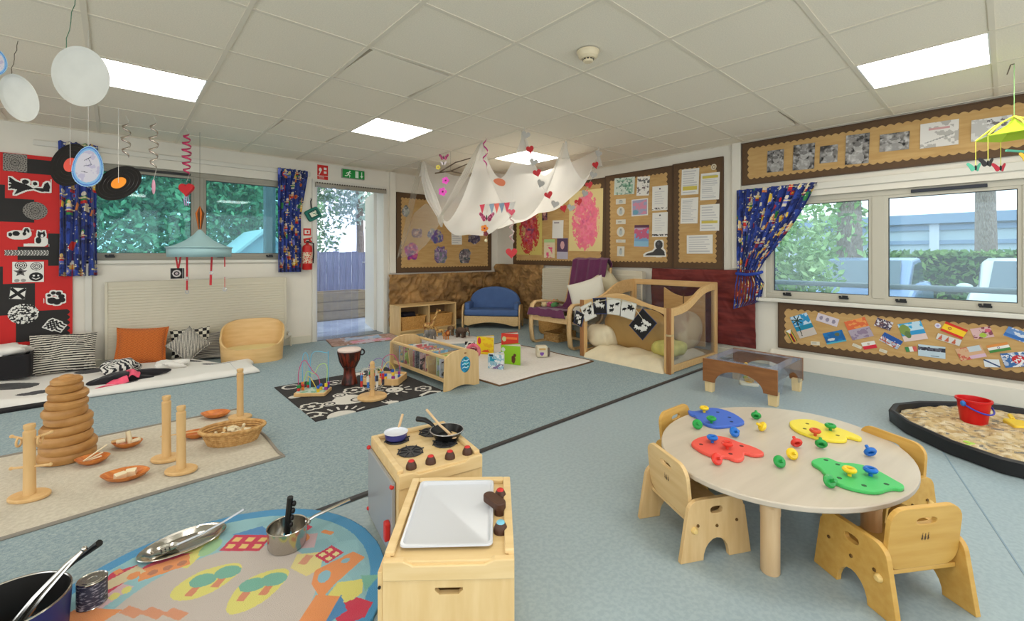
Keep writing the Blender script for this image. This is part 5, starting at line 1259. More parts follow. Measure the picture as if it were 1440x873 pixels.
for (y, z) in ((d/2-.02, h-.03), (d/2-.02, .05), (-d/2+.035, h-.05)): MB().ball((-w/2-.014, y, z), (.009, .009, .009)).build('door_stud', REDK, sv, smooth=True)
MB().prism(rrect(.03, .07, .01), .018, .0, T(-w/2-.016, -d/2+.06, .12) @ RZ(-90) @ UP).build('oven_handle', REDK, sv, bevel=.004)
# pans on the stove
def stv(x, y, z=0): return Matrix.Translation((.94, 1.585, 0)) @ RZ(-10.3) @ T(x, y, z)
BLKP2 = mat('nonstick', (40, 40, 40), .3, metal=.5)
pn = thing('frying_pan', 'black frying pan on the right of the play stove hob', 'pan', M=stv(.108, .02, h+.005) @ RZ(118))
MB().lathe([(0, 0), (.050, 0), (.068, .028), (.071, .030), (.071, .033), (.067, .033), (.049, .004), (0, .004)], 32).build('pan_body', BLKP2, pn, smooth=True)
MB().torus(.0695, .002, 32, 6, T(0, 0, .032)).build('pan_rim', mat('pan_alu', (190, 190, 188), .3, metal=.8), pn, smooth=True)
MB().tube([(.066, 0, .028), (.09, 0, .042), (.12, 0, .05), (.165, 0, .046)], .010, 10, rs=[.006, .008, .011, .012]).build('handle', BLACK, pn, smooth=True)
spn = thing('wooden_spoon', 'wooden spoon resting in the black frying pan', 'spoon', M=stv(.112, .0, h+.025))
MB().tube([(0, 0, .0), (-.02, .06, .022), (-.045, .15, .065)], .005, 8, rs=[.006, .005, .0055]).build('stick', BEECH, spn, smooth=True)
MB().ball((.004, -.018, -.004), (.018, .028, .005)).build('bowl', BEECH, spn, smooth=True)
bp = thing('toy_saucepan', 'small blue toy pan with white inside on the play stove', 'pan', M=stv(-.080, .118, h+.005) @ RZ(60))
MB().lathe([(0, 0), (.038, 0), (.044, .006), (.047, .026), (.048, .028)], 28).build('pan_body', mat('enamel_blue', (50, 56, 128), .3), bp, smooth=True)
MB().lathe([(.048, .028), (.050, .030), (.046, .030), (.042, .024), (0, .022)], 28).build('pan_inside', mat('enamel_white', (214, 218, 226), .3), bp, smooth=True)
MB().tube([(.046, 0, .024), (.10, 0, .045), (.125, 0, .055)], .006, 8).build('handle', BEECH, bp, smooth=True)

# ================================================================ town rug and pots
ctr = (.226, 1.672)
cv = Cv(1.06, 1.06, 300, (132, 176, 184)); rr2 = np.hypot(cv.X, cv.Y)
cv.noise((140, 184, 190), .5, 12, 3)
cv.put(rr2 > .478, (62, 140, 186))
def wp(x, y): return (x-ctr[0], y-ctr[1])
RO = (190, 178, 168); YE = (214, 206, 110); OR = (222, 140, 80); RE = (196, 44, 74); TE = (112, 170, 150)
cv.put((np.hypot(cv.X-.0, cv.Y+.02) < .30), RO)
cv.poly(chaikin([wp(.13, 1.83), wp(.22, 1.88), wp(.34, 1.84), wp(.33, 1.77), wp(.22, 1.72), wp(.14, 1.76)], 2), YE)
cv.poly(chaikin([wp(.25, 1.62), wp(.32, 1.73), wp(.44, 1.71), wp(.46, 1.65), wp(.36, 1.57), wp(.27, 1.57)], 2), YE)
vx, vy = .667, .745      # away from the viewer
def along(p, k, s=0): return (p[0]+vx*k+vy*s, p[1]+vy*k-vx*s)
for (x, y) in ((.21, 1.80), (.28, 1.79), (.39, 1.645), (.33, 1.665)):
    q = wp(x, y); a = along(q, .02); c = along(q, -.03)
    cv.rect(c[0], c[1], .026, .04, (206, 130, 96), 48-90); cv.disc(a[0], a[1], .042, .032, TE, -42)
def house(x, y, w, h_, c, roof, ang, win=0, wc=(226, 190, 110)):
    q = wp(x, y); a = R(ang); ux, uy = math.cos(a), math.sin(a); nx_, ny_ = -uy, ux
    pt = lambda s, k: (q[0]+ux*s+nx_*k, q[1]+uy*s+ny_*k)
    cv.poly([pt(-w/2, 0), pt(w/2, 0), pt(w/2, h_), pt(-w/2, h_)], c)
    if roof: cv.poly([pt(-w*.58, h_), pt(w*.58, h_), pt(0, h_*1.6)], roof)
    for i in range(win):
        for j in range(2): cv.poly([pt(-w/2+w*(i+.25)/win, h_*(.15+.42*j)), pt(-w/2+w*(i+.8)/win, h_*(.15+.42*j)), pt(-w/2+w*(i+.8)/win, h_*(.42+.42*j)), pt(-w/2+w*(i+.25)/win, h_*(.42+.42*j))], wc)
house(.345, 1.905, .15, .095, RE, (70, 130, 180), -42, 3)
cv.poly([wp(.19, 1.92), wp(.30, 2.04), wp(.32, 2.09), wp(.24, 2.08), wp(.14, 1.99)], YE); cv.disc(*wp(.27, 2.0), .05, .03, (150, 190, 140), 50)
house(.13, 1.945, .14, .07, OR, RE, -5, 0); cv.disc(*wp(.10, 1.975), .014, .014, (176, 112, 80)); cv.disc(*wp(.14, 1.97), .014, .014, (176, 112, 80)); cv.disc(*wp(.18, 1.965), .014, .014, (176, 112, 80))
house(.03, 1.98, .11, .06, (206, 190, 150), RE, 20, 0); cv.rect(*wp(.01, 2.06), .02, .03, OR, 20); cv.disc(*wp(.05, 2.0), .018, .02, OR)
house(.0, 1.90, .12, .05, (206, 170, 176), RE, 35, 0); cv.disc(*wp(.0, 1.92), .013, .02, YE); cv.disc(*wp(.03, 1.93), .013, .02, YE)
cv.poly([wp(-.16, 1.92), wp(-.05, 1.80), wp(.02, 1.83), wp(-.08, 1.93)], OR)
for k in range(3): cv.rect(*wp(.04+.05*k, 1.80-.05*k), .03, .07, (206, 140, 104), 30)
cv.poly([wp(.47, 1.80), wp(.50, 1.88), wp(.60, 1.82), wp(.56, 1.74)], (196, 166, 170)); cv.disc(*wp(.55, 1.83), .02, .03, OR); cv.rect(*wp(.57, 1.88), .05, .03, RE, 20); cv.rect(*wp(.63, 1.80), .05, .02, OR, -60)
cv.poly([wp(.46, 1.68), wp(.50, 1.74), wp(.58, 1.69), wp(.54, 1.61), wp(.49, 1.60)], (214, 200, 130))
house(.555, 1.655, .075, .07, RE, None, -75, 2, (222, 206, 140)); cv.rect(*wp(.515, 1.69), .03, .05, (206, 140, 110), -50)
cv.poly([wp(.49, 1.55), wp(.52, 1.61), wp(.66, 1.62), wp(.68, 1.56), wp(.55, 1.50), wp(.49, 1.46)], OR); cv.disc(*wp(.535, 1.56), .03, .02, (132, 176, 190), 60); cv.disc(*wp(.62, 1.59), .015, .012, (132, 176, 190))
cv.poly([wp(.48, 1.44), wp(.56, 1.50), wp(.63, 1.46), wp(.60, 1.40), wp(.50, 1.38)], YE); cv.poly([wp(.63, 1.48), wp(.68, 1.44), wp(.61, 1.40)], TE)
house(.50, 1.36, .09, .07, RE, RE, -100); cv.rect(*wp(.5, 1.44), .03, .05, TE, -60)
for k in range(6):
    a = R(185+26*k); house(ctr[0]+.31*math.cos(a), ctr[1]+.31*math.sin(a), .11, .08, (YE, RE, OR)[k % 3], (RE, TE, (70, 130, 180))[k % 3], 95+26*k)
def rug_fn(X, Y): return X, Y, .011+.0015*vnoise(X*30+20, Y*30+20, 3)
rg = paint('town_rug', cv, rug_fn, None, printed('rug_pile', .95, bump=.5, bscale=420, sheen=.2), mask=rr2 < .528); rg.location = (ctr[0], ctr[1], 0)
tag(rg, 'round blue rug printed with a toy town of houses and trees', 'rug')
md = rg.modifiers.new('thick', 'SOLIDIFY'); md.thickness = .009; md.offset = -1
INOX = mat('stainless', (196, 192, 184), .18, metal=1)
ty = thing('oval_tray', 'shiny oval steel serving tray on the town rug', 'tray', (.196, 2.085, .013), 6)
MB().lathe([(0, .001), (.10, .001), (.118, .014), (.138, .016), (.140, .014), (.120, .011), (.102, -.0005), (0, -.0005)], 40, None, 1, .60).build('dish', INOX, ty, smooth=True)
la = thing('slotted_spoon', 'steel slotted spoon lying in the oval tray with its handle over the edge', 'spoon', (.196, 2.085, .016), 0)
MB().lathe([(0, .004), (.03, .006), (.036, .013)], 24, T(-.055, -.012, 0), 1.2, .8).build('spoon_bowl', INOX, la, smooth=True)
MB().tube([(-.02, -.012, .012), (.06, -.004, .017), (.13, .004, .03), (.20, .01, .05)], .004, 8).build('handle', mat('pale_handle', (206, 210, 216), .3, metal=.5), la, smooth=True)
for k in range(9): MB().lathe([(0, .0), (.0028, 0)], 8, T(-.055+.012*(k % 3-1), -.012+.010*(k//3-1), .0062)).build('slot', BLACK, la)
sp_ = thing('saucepan', 'shiny steel saucepan with long handle on the town rug', 'saucepan', (.487, 1.815, .013), -2)
MB().lathe([(0, 0), (.058, 0), (.066, .012), (.068, .075), (.071, .078), (.069, .080), (.066, .077), (.064, .014), (.056, .003), (0, .003)], 36).build('pan_body', INOX, sp_, smooth=True)
MB().tube([(.066, 0, .066), (.10, -.004, .078), (.23, -.016, .100)], .008, 8, rs=[.007, .006, .007]).build('handle', INOX, sp_, smooth=True)
MB().ball((.072, 0, .064), (.012, .016, .012)).build('handle_bracket', INOX, sp_, smooth=True)
mh = thing('masher', 'black wavy handled utensil standing in the steel saucepan', 'utensil', (.487, 1.815, .018), 0)
MB().tube([(.0, .0, .03), (-.001, -.01, .09), (.002, -.03, .19)], .010, 8, rs=[.010, .012, .011]).build('grip', BLACK, mh, smooth=True)
for k in range(4): MB().ball((.008+.002*k, -.016-.006*k, .08+.028*k), (.008, .008, .011)).build('grip_bump', BLACK, mh, smooth=True)
MB().cyl((0, 0, .0), (0, 0, .035), .006, n=8).build('neck', INOX, mh, smooth=True)
MB().lathe([(0, .0), (.035, .0), (.035, .004), (0, .004)], 20, T(.0, 0, 0)).build('mash_disc', INOX, mh)
MB().lathe([(0, .03), (.014, .03), (.014, .042), (0, .042)], 14).build('blue_collar', mat('collar_blue', (80, 170, 206), .4), mh, smooth=True)
pt_ = thing('stock_pot', 'large dark blue pot with black inside at the lower left corner', 'pot', (-.225, 1.875, .004), 0)
MB().lathe([(0, 0), (.115, 0), (.125, .01), (.132, .125)], 40).build('pot_body', mat('pot_blue', (34, 36, 92), .35), pt_, smooth=True)
MB().lathe([(.128, .125), (.12, .012), (.11, .006), (0, .006)], 40).build('pot_inside', mat('pot_inside', (34, 32, 30), .4), pt_, smooth=True)
MB().torus(.130, .003, 40, 6, T(0, 0, .126)).build('pot_rim', INOX, pt_, smooth=True)
MB().tube([(.10, .085, .118), (.13, .10, .135), (.19, .045, .195)], .010, 8, rs=[.006, .007, .011]).build('handle', BLACK, pt_, smooth=True)
tg = thing('tongs', 'steel kitchen tongs resting in the dark pot', 'tongs', (-.225, 1.875, .02), 0)
for s in (-1, 1): MB().tube([(.0-.02+.012*s, -.02, .0), (.06+.010*s, .02, .09), (.12+.006*s, .045, .145), (.155, .052, .172)], .005, 6, rs=[.008, .006, .005, .004]).build('arm', INOX, tg, smooth=True)
MB().ball((.155, .052, .172), .008).build('pivot', INOX, tg, smooth=True)
cn = thing('tin_can', 'small tin can with dark scribbled label beside the pot', 'can', (-.052, 1.925, .0125), 0)
CANL = mat('can_label', (52, 50, 66), .5, c2=(150, 146, 156), vscale=60, stretch=(1, 1, 3), lo=.52, hi=.62)
MB().lathe([(.037, .004), (.037, .076)], 28).build('label_sleeve', CANL, cn, smooth=True)
MB().lathe([(0, 0), (.036, 0), (.038, .003), (.036, .005), (.036, .076), (.038, .079), (.036, .081), (.034, .078), (.025, .078), (.024, .079), (.012, .079), (.011, .078), (0, .078)], 28).build('tin', INOX, cn, smooth=True)

# ================================================================ beige rug with treasure things
def slabrug(name, label, x0, x1, y0, y1, t, m, edge=None, wob=.012, cat='rug', seed=0, corners=None):
    C4 = corners or [(x0, y0), (x1, y0), (x1, y1), (x0, y1)]; cx = sum(c[0] for c in C4)/4; cy = sum(c[1] for c in C4)/4
    th = thing(name, label, cat, (cx, cy, 0))
    def fn(u, v):
        a = Vector(C4[0]).lerp(Vector(C4[1]), u); b_ = Vector(C4[3]).lerp(Vector(C4[2]), u); p = a.lerp(b_, v)
        e = min(1, 26*min(u, 1-u, v, 1-v)); k = wob*(math.sin(9*u+seed)+math.sin(11*v+2*seed))*.5
        return (p.x-cx+k*(1 if .0 < v < 1 else .6), p.y-cy+k, .004+(t-.004)*(e**.4)+.0018*math.sin(u*31+v*17)*e)
    MB().sheet(fn, 46, 46).build('pile', m, th, smooth=True)
    if edge:
        pts = []
        for (a, b_) in ((0, 1), (1, 2), (2, 3), (3, 0)):
            for i in range(14):
                u = [(0, 0), (1, 0), (1, 1), (0, 1)]; p = Vector(u[a]).lerp(Vector(u[b_]), i/14); q = fn(p.x, p.y); pts.append((q[0], q[1], .008))
        MB().tube(pts, .009, 6, closed=True).build('edge_strip', edge, th, smooth=True)
    return th
BEI = mat('beige_rug', (190, 180, 160), .95, c2=(204, 195, 176), vscale=60, bump=.4, bscale=350)
slabrug('beige_rug', 'plain beige rug holding the wooden rings, posts and bowls', 0, 0, 0, 0, .016, BEI, mat('rug_edge_shadow', (140, 132, 120), .9), seed=2, corners=[(-.75, 2.60), (.70, 2.66), (.66, 3.68), (-.75, 3.66)])  # darker edge tone paints the thin shadow round the beige rug
RZ_ = .017
OAK = wood('ring_oak', (166, 118, 62), (188, 140, 82), (4, 4, 8), .45); PINE = wood('peg_pine', (208, 166, 108), (220, 182, 126), (8, 8, 1.2))
tw = thing('ring_tower', 'tall tower of stacked brown wooden rings on the beige rug', 'ring stacker', (-.19, 3.38, RZ_), 0)
z = 0; rads = [.118, .116, .112, .106, .098, .092, .086, .082, .074, .064]; hs = [.052, .05, .05, .048, .046, .046, .044, .042, .042, .036]
for k, (r, hh) in enumerate(zip(rads, hs)):
    b = MB(); b.lathe([(r-.05, 0), (r-.008, .001), (r, hh*.3), (r, hh*.7), (r-.010, hh-.001), (r-.05, hh)], 32)
    o = b.build('ring', OAK, tw, smooth=True); o.location = (.008*math.sin(k*2.1), .008*math.cos(k*1.7), z); o.rotation_euler = (R(2*math.sin(k*1.3)), R(2*math.cos(k*2.2)), k); z += hh*.96
MB().ball((0, 0, z), (.034, .034, .016)).build('cap', OAK, tw, smooth=True)
def post(label, x, y, hh, r=.021, br=.064, name='kitchen_roll_holder', squash=1, top=True):
    t = thing(name, label, 'wooden holder', (x, y, RZ_), -40, 'wooden posts on the beige rug')
    MB().lathe([(0, 0), (br-.004, 0), (br, .004), (br, .013), (br-.004, .017), (0, .017)], 32, None, 1.15, 1/1.15*squash+.0).build('base', PINE, t, smooth=True)
    MB().lathe([(r, .017), (r*.92, hh*.5), (r, hh-.035), (r*.72, hh-.028), (r*.95, hh-.018), (r*.9, hh-.004), (0, hh)], 18).build('post', PINE, t, smooth=True)
    return t
post('plain wooden holder post beside the basket, left one of the near pair', .208, 3.005, .345)
post('plain wooden holder post standing nearest the rug edge, right one of the near pair', .252, 2.79, .335)
post('plain wooden holder post at the far corner behind the wicker basket', .63, 3.44, .335)
mt = post('wooden mug tree with cross pegs and little rings at the left edge', -.285, 2.945, .335, .022, .068, 'mug_tree')
for (zz, a, l) in ((.265, 20, .075), (.265, 200, .06), (.14, 15, .075), (.14, 195, .065)):
    dx, dy = math.cos(R(a)), math.sin(R(a))
    MB().tube([(dx*.012, dy*.012, zz), (dx*l, dy*l, zz+.02 if zz > .2 else zz)], .0055, 8).build('peg', PINE, mt, smooth=True)
    MB().ball((dx*l, dy*l, zz+(.02 if zz > .2 else 0)), .008).build('peg_knob', PINE, mt, smooth=True)
for (lab, a, l) in (('small wooden ring hooked on the right peg of the mug tree', 20, .036), ('small wooden ring hooked on the left peg of the mug tree', 200, .036)):
    o = MB().torus(.019, .0045, 20, 8).build('wooden_ring', PINE, smooth=True); q = RZ(-40) @ Vector((math.cos(R(a))*l, math.sin(R(a))*l, 0))
    o.matrix_world = T(-.285+q.x, 2.945+q.y, RZ_+.256) @ RZ(a-40) @ RY(90); tag(o, lab, 'ring', 'rings on the mug tree')
BOWL = mat('bowl_orange', (182, 96, 38), .4, c2=(216, 136, 68), vscale=9, stretch=(2, 8, 2))
def bowl(label, x, y, rx, ry, ang, hh=.034):
    rx *= 1.06; ry *= 1.28
    o = MB().lathe([(0, 0), (.45, 0), (.8, .45), (1, 1), (.96, 1.0), (.74, .5), (.42, .1), (0, .1)], 36)
    b = MB(); b.v = [(v[0]*rx*(1+.12*abs(math.cos(math.atan2(v[1], v[0])))**6), v[1]*ry, v[2]*hh) for v in o.v]; b.f = o.f
    o = b.build('wooden_bowl', BOWL, smooth=True); o.location = (x, y, RZ_); o.rotation_euler = (0, 0, R(ang)); return tag(o, label, 'bowl', 'orange wooden bowls')
bowl('orange wooden bowl holding thin pale sticks, nearest the ring tower', -.085, 3.21, .062, .045, -20)
bowl('orange wooden bowl holding short dowels at the back of the rug', .055, 3.355, .068, .042, -38)
bowl('largest orange wooden bowl with two pale blocks at the rug front', .04, 2.875, .085, .055, -28)
bowl('empty orange wooden bowl at the far edge of the beige rug', .51, 3.57, .078, .05, -35)
bowl('orange wooden bowl with a long stick laid across it behind the posts', .365, 3.25, .065, .042, -30)
PALE = wood('pale_wood', (222, 206, 168), (232, 218, 184), (2, 9, 9))
def stick(label, p, q, r, name='wooden_stick', cat='stick', group=None, n=8, m=PALE):
    P_ = Vector(p); Q_ = Vector(q); o = MB().tube([(0, 0, 0), tuple(Q_-P_)], r, n).build(name, m, smooth=True); o.location = P_; return tag(o, label, cat, group)
stick('thin pale stick leaning out of the bowl nearest the ring tower, upper one', (-.12, 3.19, .045), (-.03, 3.255, .085), .004, group='loose sticks')
stick('thin pale stick lying in the bowl nearest the ring tower, middle one', (-.125, 3.20, .036), (-.045, 3.225, .058), .004, group='loose sticks')
stick('thin pale stick lying in the bowl nearest the ring tower, lower one', (-.11, 3.215, .034), (-.05, 3.20, .048), .004, group='loose sticks')
stick('upright pale dowel in the bowl at the back of the rug', (.07, 3.345, .03), (.058, 3.37, .10), .012, 'wooden_dowel', 'dowel', 'dowels', 12)
stick('pale dowel lying at the left of the bowl at the back of the rug', (.01, 3.37, .05), (.05, 3.36, .055), .012, 'wooden_dowel', 'dowel', 'dowels', 12)
stick('pale dowel lying at the right of the bowl at the back of the rug', (.078, 3.33, .05), (.11, 3.315, .06), .011, 'wooden_dowel', 'dowel', 'dowels', 12)
stick('brown wood chip at the left edge of the bowl at the back', (-.01, 3.385, .052), (.03, 3.37, .058), .010, 'wooden_dowel', 'dowel', 'dowels', 6, PINE)
for (lab, x, y, a) in (('left of two pale wooden blocks in the largest orange bowl', .02, 2.875, 20), ('right of two pale wooden blocks in the largest orange bowl', .062, 2.89, -15)):
    o = MB().box((0, 0, .014), (.042, .03, .028)).build('wooden_block', PALE, bevel=.002); o.matrix_world = T(x, y, .026) @ RZ(a) @ RX(12); tag(o, lab, 'block', 'pale blocks')
stick('long thin brown stick lying over the bowl behind the posts', (.20, 3.29, .055), (.40, 3.23, .055), .004, 'wooden_stick', 'stick', 'loose sticks', 8, PINE)
# wicker basket
WICK = mat('wicker', (176, 130, 72), .7, c2=(206, 164, 104), vscale=50)
bs = thing('wicker_basket', 'oval wicker basket full of pale wooden pieces on the beige rug', 'basket', (.52, 3.04, RZ_), -22)
for k in range(6):
    rr_ = .78+.035*k
    MB().torus(.16*rr_, .0065, 40, 6, T(0, 0, .008+.0125*k), 1, .66).build('woven_row', WICK, bs, smooth=True)
MB().torus(.165, .010, 44, 8, T(0, 0, .082), 1, .66).build('rim', WICK, bs, smooth=True)
for k in range(28):
    a = 2*PI*k/28; MB().tube([(.125*math.cos(a), .083*math.sin(a), .0), (.160*math.cos(a), .106*math.sin(a), .08)], .004, 6).build('stake', WICK, bs)
MB().prism(ell(.128, .085, 28), .006).build('base', WICK, bs)
rs = random.Random(5)
for k in range(24):
    a = rs.uniform(0, 2*PI); q = rs.random()**.5; x, y = .105*q*math.cos(a), .065*q*math.sin(a); v = RZ(-22) @ Vector((x, y, 0)); kind = k % 3
    b = MB()
    if kind == 0: b.ball((0, 0, 0), (.016, .014, .013), 10, 6)
    elif kind == 1: b.lathe([(0, -.02), (.008, -.02), (.010, .0), (.006, .008), (.009, .016), (0, .022)], 10)
    else: b.tube([(-.018, 0, 0), (.018, 0, 0)], .009, 8)
    o = b.build('wooden_piece', PALE if k % 4 else PINE, smooth=True); o.matrix_world = T(.52+v.x, 3.04+v.y, RZ_+.042+.012*(k % 3)+.01*(1-q)) @ RZ(rs.uniform(0, 360)) @ RX(rs.uniform(-80, 80))
    tag(o, 'pale wooden piece heaped in the oval wicker basket', 'wooden piece', 'wooden pieces in the oval basket')

# ================================================================ black activity mat with toys
cv = Cv(1.0, 1.02, 260, (46, 43, 42)); mc = (1.495, 3.575); Wt = (206, 202, 192)
def mp(x, y): return (x-mc[0], y-mc[1])
def vrot(p, k, s): return (p[0]+vx*k+vy*s, p[1]+vy*k-vx*s)
def sun(x, y, r, rays, a0=0, a1=360):
    q = mp(x, y); cv.disc(q[0], q[1], r, r, Wt)
    for i in range(rays):
        a = R(a0+(a1-a0)*i/rays); cv.line([(q[0]+r*1.35*math.cos(a), q[1]+r*1.35*math.sin(a)), (q[0]+r*1.9*math.cos(a), q[1]+r*1.9*math.sin(a))], .016, Wt)
def flower(x, y, r):
    q = mp(x, y)
    for i in range(6): cv.disc(q[0]+r*.62*math.cos(i*PI/3), q[1]+r*.62*math.sin(i*PI/3), r*.45, r*.45, Wt)
    for i in range(6): cv.disc(q[0]+r*.55*math.cos(i*PI/3), q[1]+r*.55*math.sin(i*PI/3), r*.28, r*.28, (46, 43, 42))
    cv.disc(q[0], q[1], r*.26, r*.26, Wt)
sun(1.71, 3.35, .07, 10); q = mp(1.71, 3.35); cv.disc(q[0]-.02, q[1]+.022, .01, .01, (46, 43, 42)); cv.disc(q[0]+.025, q[1]-.01, .01, .01, (46, 43, 42)); cv.line([vrot(q, -.03, -.03), vrot(q, -.045, 0), vrot(q, -.03, .03)], .008, (46, 43, 42))
flower(1.07, 3.38, .085); flower(1.46, 3.56, .085); flower(1.42, 3.88, .07); flower(1.88, 3.86, .08); flower(1.90, 3.22, .07)
q = mp(1.33, 3.36)
cv.poly(chaikin([vrot(q, -.09, -.11), vrot(q, .09, -.11), vrot(q, .13, .0), vrot(q, .06, .14), vrot(q, -.06, .14), vrot(q, -.13, .0)], 2), Wt)
for s in (-1, 1):
    w_ = vrot(q, s*.10, -.10); cv.disc(w_[0], w_[1], .055, .055, Wt); cv.ring(w_[0], w_[1], .036, .012, (46, 43, 42)); cv.disc(w_[0], w_[1], .012, .012, (46, 43, 42))
cv.disc(*vrot(q, 0, .07), .05, .05, (46, 43, 42)); cv.disc(*vrot(q, 0, .07), .036, .036, Wt)
sun(1.17, 3.05, .10, 7, 20, 160); q = mp(1.55, 3.08); cv.disc(q[0], q[1], .05, .03, Wt, -20)
for i in range(3): cv.line([(q[0]-.04+.03*i, q[1]), (q[0]-.05+.03*i, q[1]+.06)], .008, Wt)
cv.ring(*mp(1.02, 3.20), .05, .02, Wt); cv.disc(*mp(1.05, 3.70), .05, .04, Wt); cv.ring(*mp(1.10, 4.0), .06, .02, Wt); sun(1.7, 4.02, .05, 8); cv.line([mp(1.8, 3.08), mp(1.9, 3.12), mp(1.96, 3.06)], .03, Wt)
am = paint('activity_mat', cv, lambda X, Y: (X, Y, .010+0*X), None, printed('mat_print', .8, bump=.2, bscale=300), mask=None); am.location = (mc[0], mc[1], 0)
md = am.modifiers.new('thick', 'SOLIDIFY'); md.thickness = .007; md.offset = -1
tag(am, 'square black play mat printed with white suns, flowers and a car', 'mat')
MZ = .011
WIRES = [(196, 60, 120), (90, 170, 200), (170, 206, 110), (214, 190, 70), (120, 80, 160), (70, 160, 110)]
def wire(t, pts, c, r=.0028): 
    P_ = []
    for i in range(len(pts)-1):     # smooth the path
        p0, p1, p2, p3 = (Vector(pts[max(i-1, 0)]), Vector(pts[i]), Vector(pts[i+1]), Vector(pts[min(i+2, len(pts)-1)]))
        for k in range(6):
            s = k/6; P_.append(.5*((2*p1)+(p2-p0)*s+(2*p0-5*p1+4*p2-p3)*s*s+(3*p1-p0-3*p2+p3)*s**3))
    P_.append(Vector(pts[-1]))
    return MB().tube([tuple(p) for p in P_], r, 6).build('wire', mat('wire_%d_%d_%d' % c, c, .4), t, smooth=True)
def bead(t, x, y, z, c, s=.013, shape=0):
    b = MB()
    if shape == 0: b.ball((x, y, z), s, 12, 8)
    elif shape == 1: b.cyl((x, y, z-s), (x, y, z+s), s*.9, n=12)
    else: b.box((x, y, z), (s*1.7, s*1.7, s*1.7))
    return b.build('bead', mat('bead_%d_%d_%d' % c, c, .35), t, smooth=(shape < 2))
BEADS = [(206, 44, 44), (232, 196, 50), (40, 130, 70), (40, 90, 180), (230, 120, 50), (150, 60, 150)]
m1 = thing('bead_maze', 'tall wire bead maze on a small wooden base at the left of the black mat', 'bead maze', (1.18, 3.69, MZ), -38)
MB().prism(rrect(.24, .17, .012), .026).build('base', PINE, m1, bevel=.004)
MB().prism(rrect(.215, .145, .01), .002, .0262).build('base_print', mat('base_green', (190, 206, 190), .5, c2=(120, 170, 140), vscale=25, lo=.5, hi=.55), m1)
wire(m1, [(-.10, -.03, .026), (-.10, -.03, .18), (-.06, -.02, .27), (.0, -.01, .18), (.04, 0, .13), (.06, 0, .026)], WIRES[0])
wire(m1, [(-.10, .05, .026), (-.10, .05, .28), (-.06, .05, .285), (-.04, .04, .026)], WIRES[1])
wire(m1, [(.10, .05, .026), (.10, .05, .30), (.09, .05, .31), (-.03, .05, .30), (-.04, .05, .026)], WIRES[1])
wire(m1, [(-.08, 0, .026), (-.05, .0, .17), (.0, .02, .15), (.04, .02, .22), (.10, .02, .21), (.10, .0, .026)], WIRES[2])
wire(m1, [(-.06, .06, .026), (-.06, .06, .12), (.02, -.05, .10), (.06, -.06, .026)], WIRES[3])
rs = random.Random(3)
for k in range(16):
    x, y = ((-.10, -.03), (.06, 0), (-.10, .05), (.10, .05), (-.08, 0), (.10, 0), (-.06, .06), (.06, -.06))[k % 8]; bead(m1, x, y, .040+.026*(k//8), BEADS[k % 6], .013, k % 3)
dr = thing('djembe_drum', 'small brown djembe drum with white skin standing on the black mat', 'drum', (1.50, 3.76, MZ), 0)
DW = mat('drum_wood', (44, 22, 16), .3, c2=(120, 44, 26), vscale=9, stretch=(3, 3, 1), lo=.4, hi=.62)
MB().lathe([(.062, 0), (.066, .004), (.064, .02), (.05, .08), (.046, .12), (.054, .15), (.084, .21), (.094, .27), (.094, .292)], 32).build('shell', DW, dr, smooth=True)
MB().lathe([(.095, .284), (.096, .296), (.088, .302), (.0, .303)], 32).build('skin', mat('drum_skin', (214, 196, 186), .7), dr, smooth=True)
for zz in (.278, .15): MB().torus(.096 if zz > .2 else .056, .004, 32, 6, T(0, 0, zz)).build('hoop', mat('drum_hoop', (60, 30, 24), .5), dr, smooth=True)
for k in range(16):
    a = 2*PI*k/16; MB().tube([(.097*math.cos(a), .097*math.sin(a), .278), (.083*math.cos(a+.1), .083*math.sin(a+.1), .2), (.057*math.cos(a), .057*math.sin(a), .15)], .0022, 5).build('cord', BLACK, dr)
MB().torus(.022, .007, 16, 6, T(.098, -.03, .262) @ RX(80)).build('cord_knot', BLACK, dr, smooth=True)
ab = thing('bead_tower', 'round wooden tower of hanging bead rods at the front of the black mat', 'bead tower', (1.485, 3.275, MZ), 0)
MB().lathe([(0, 0), (.108, 0), (.110, .003), (.110, .015), (.106, .018), (0, .018)], 32).build('base', PINE, ab, smooth=True)
MB().lathe([(.022, .018), (.018, .06), (.015, .2), (.02, .235), (.016, .25), (.020, .262), (.012, .28), (0, .284)], 16).build('post', PINE, ab, smooth=True)
for k in range(8):
    a = 2*PI*k/8; x, y = .085*math.cos(a), .085*math.sin(a)
    MB().tube([(0, 0, .225), (x*.8, y*.8, .228), (x, y, .215), (x, y, .10), (x*.8, y*.8, .075), (0, 0, .07)], .0025, 6).build('rod', mat('rod_steel', (200, 196, 186), .3, metal=.6), ab, smooth=True)
    for j in range(4): bead(ab, x, y, .112+.022*j, ((196, 50, 50), (60, 110, 180), (216, 206, 190), (60, 60, 70))[(k+(j > 1)) % 4], .0105, 1)
m2 = thing('bead_maze_tray', 'wooden tray bead maze with coloured loops between the mat and the book box', 'bead maze', (1.76, 3.63, MZ), -48)
MB().slab(rrect(.33, .25, .03), rrect(.30, .22, .02), .055).build('tray_sides', PINE, m2, bevel=.003)
MB().prism(rrect(.305, .225, .02), .006, .03).build('tray_floor', mat('tray_white', (206, 204, 190), .5, c2=(190, 200, 190), vscale=30, lo=.5, hi=.6), m2)
wire(m2, [(-.12, -.04, .036), (-.12, -.04, .15), (-.05, 0, .20), (.0, .04, .14), (.05, .06, .036)], WIRES[4]); wire(m2, [(-.06, .07, .036), (-.04, .07, .18), (.06, .05, .22), (.12, .04, .12), (.13, .0, .036)], WIRES[0])
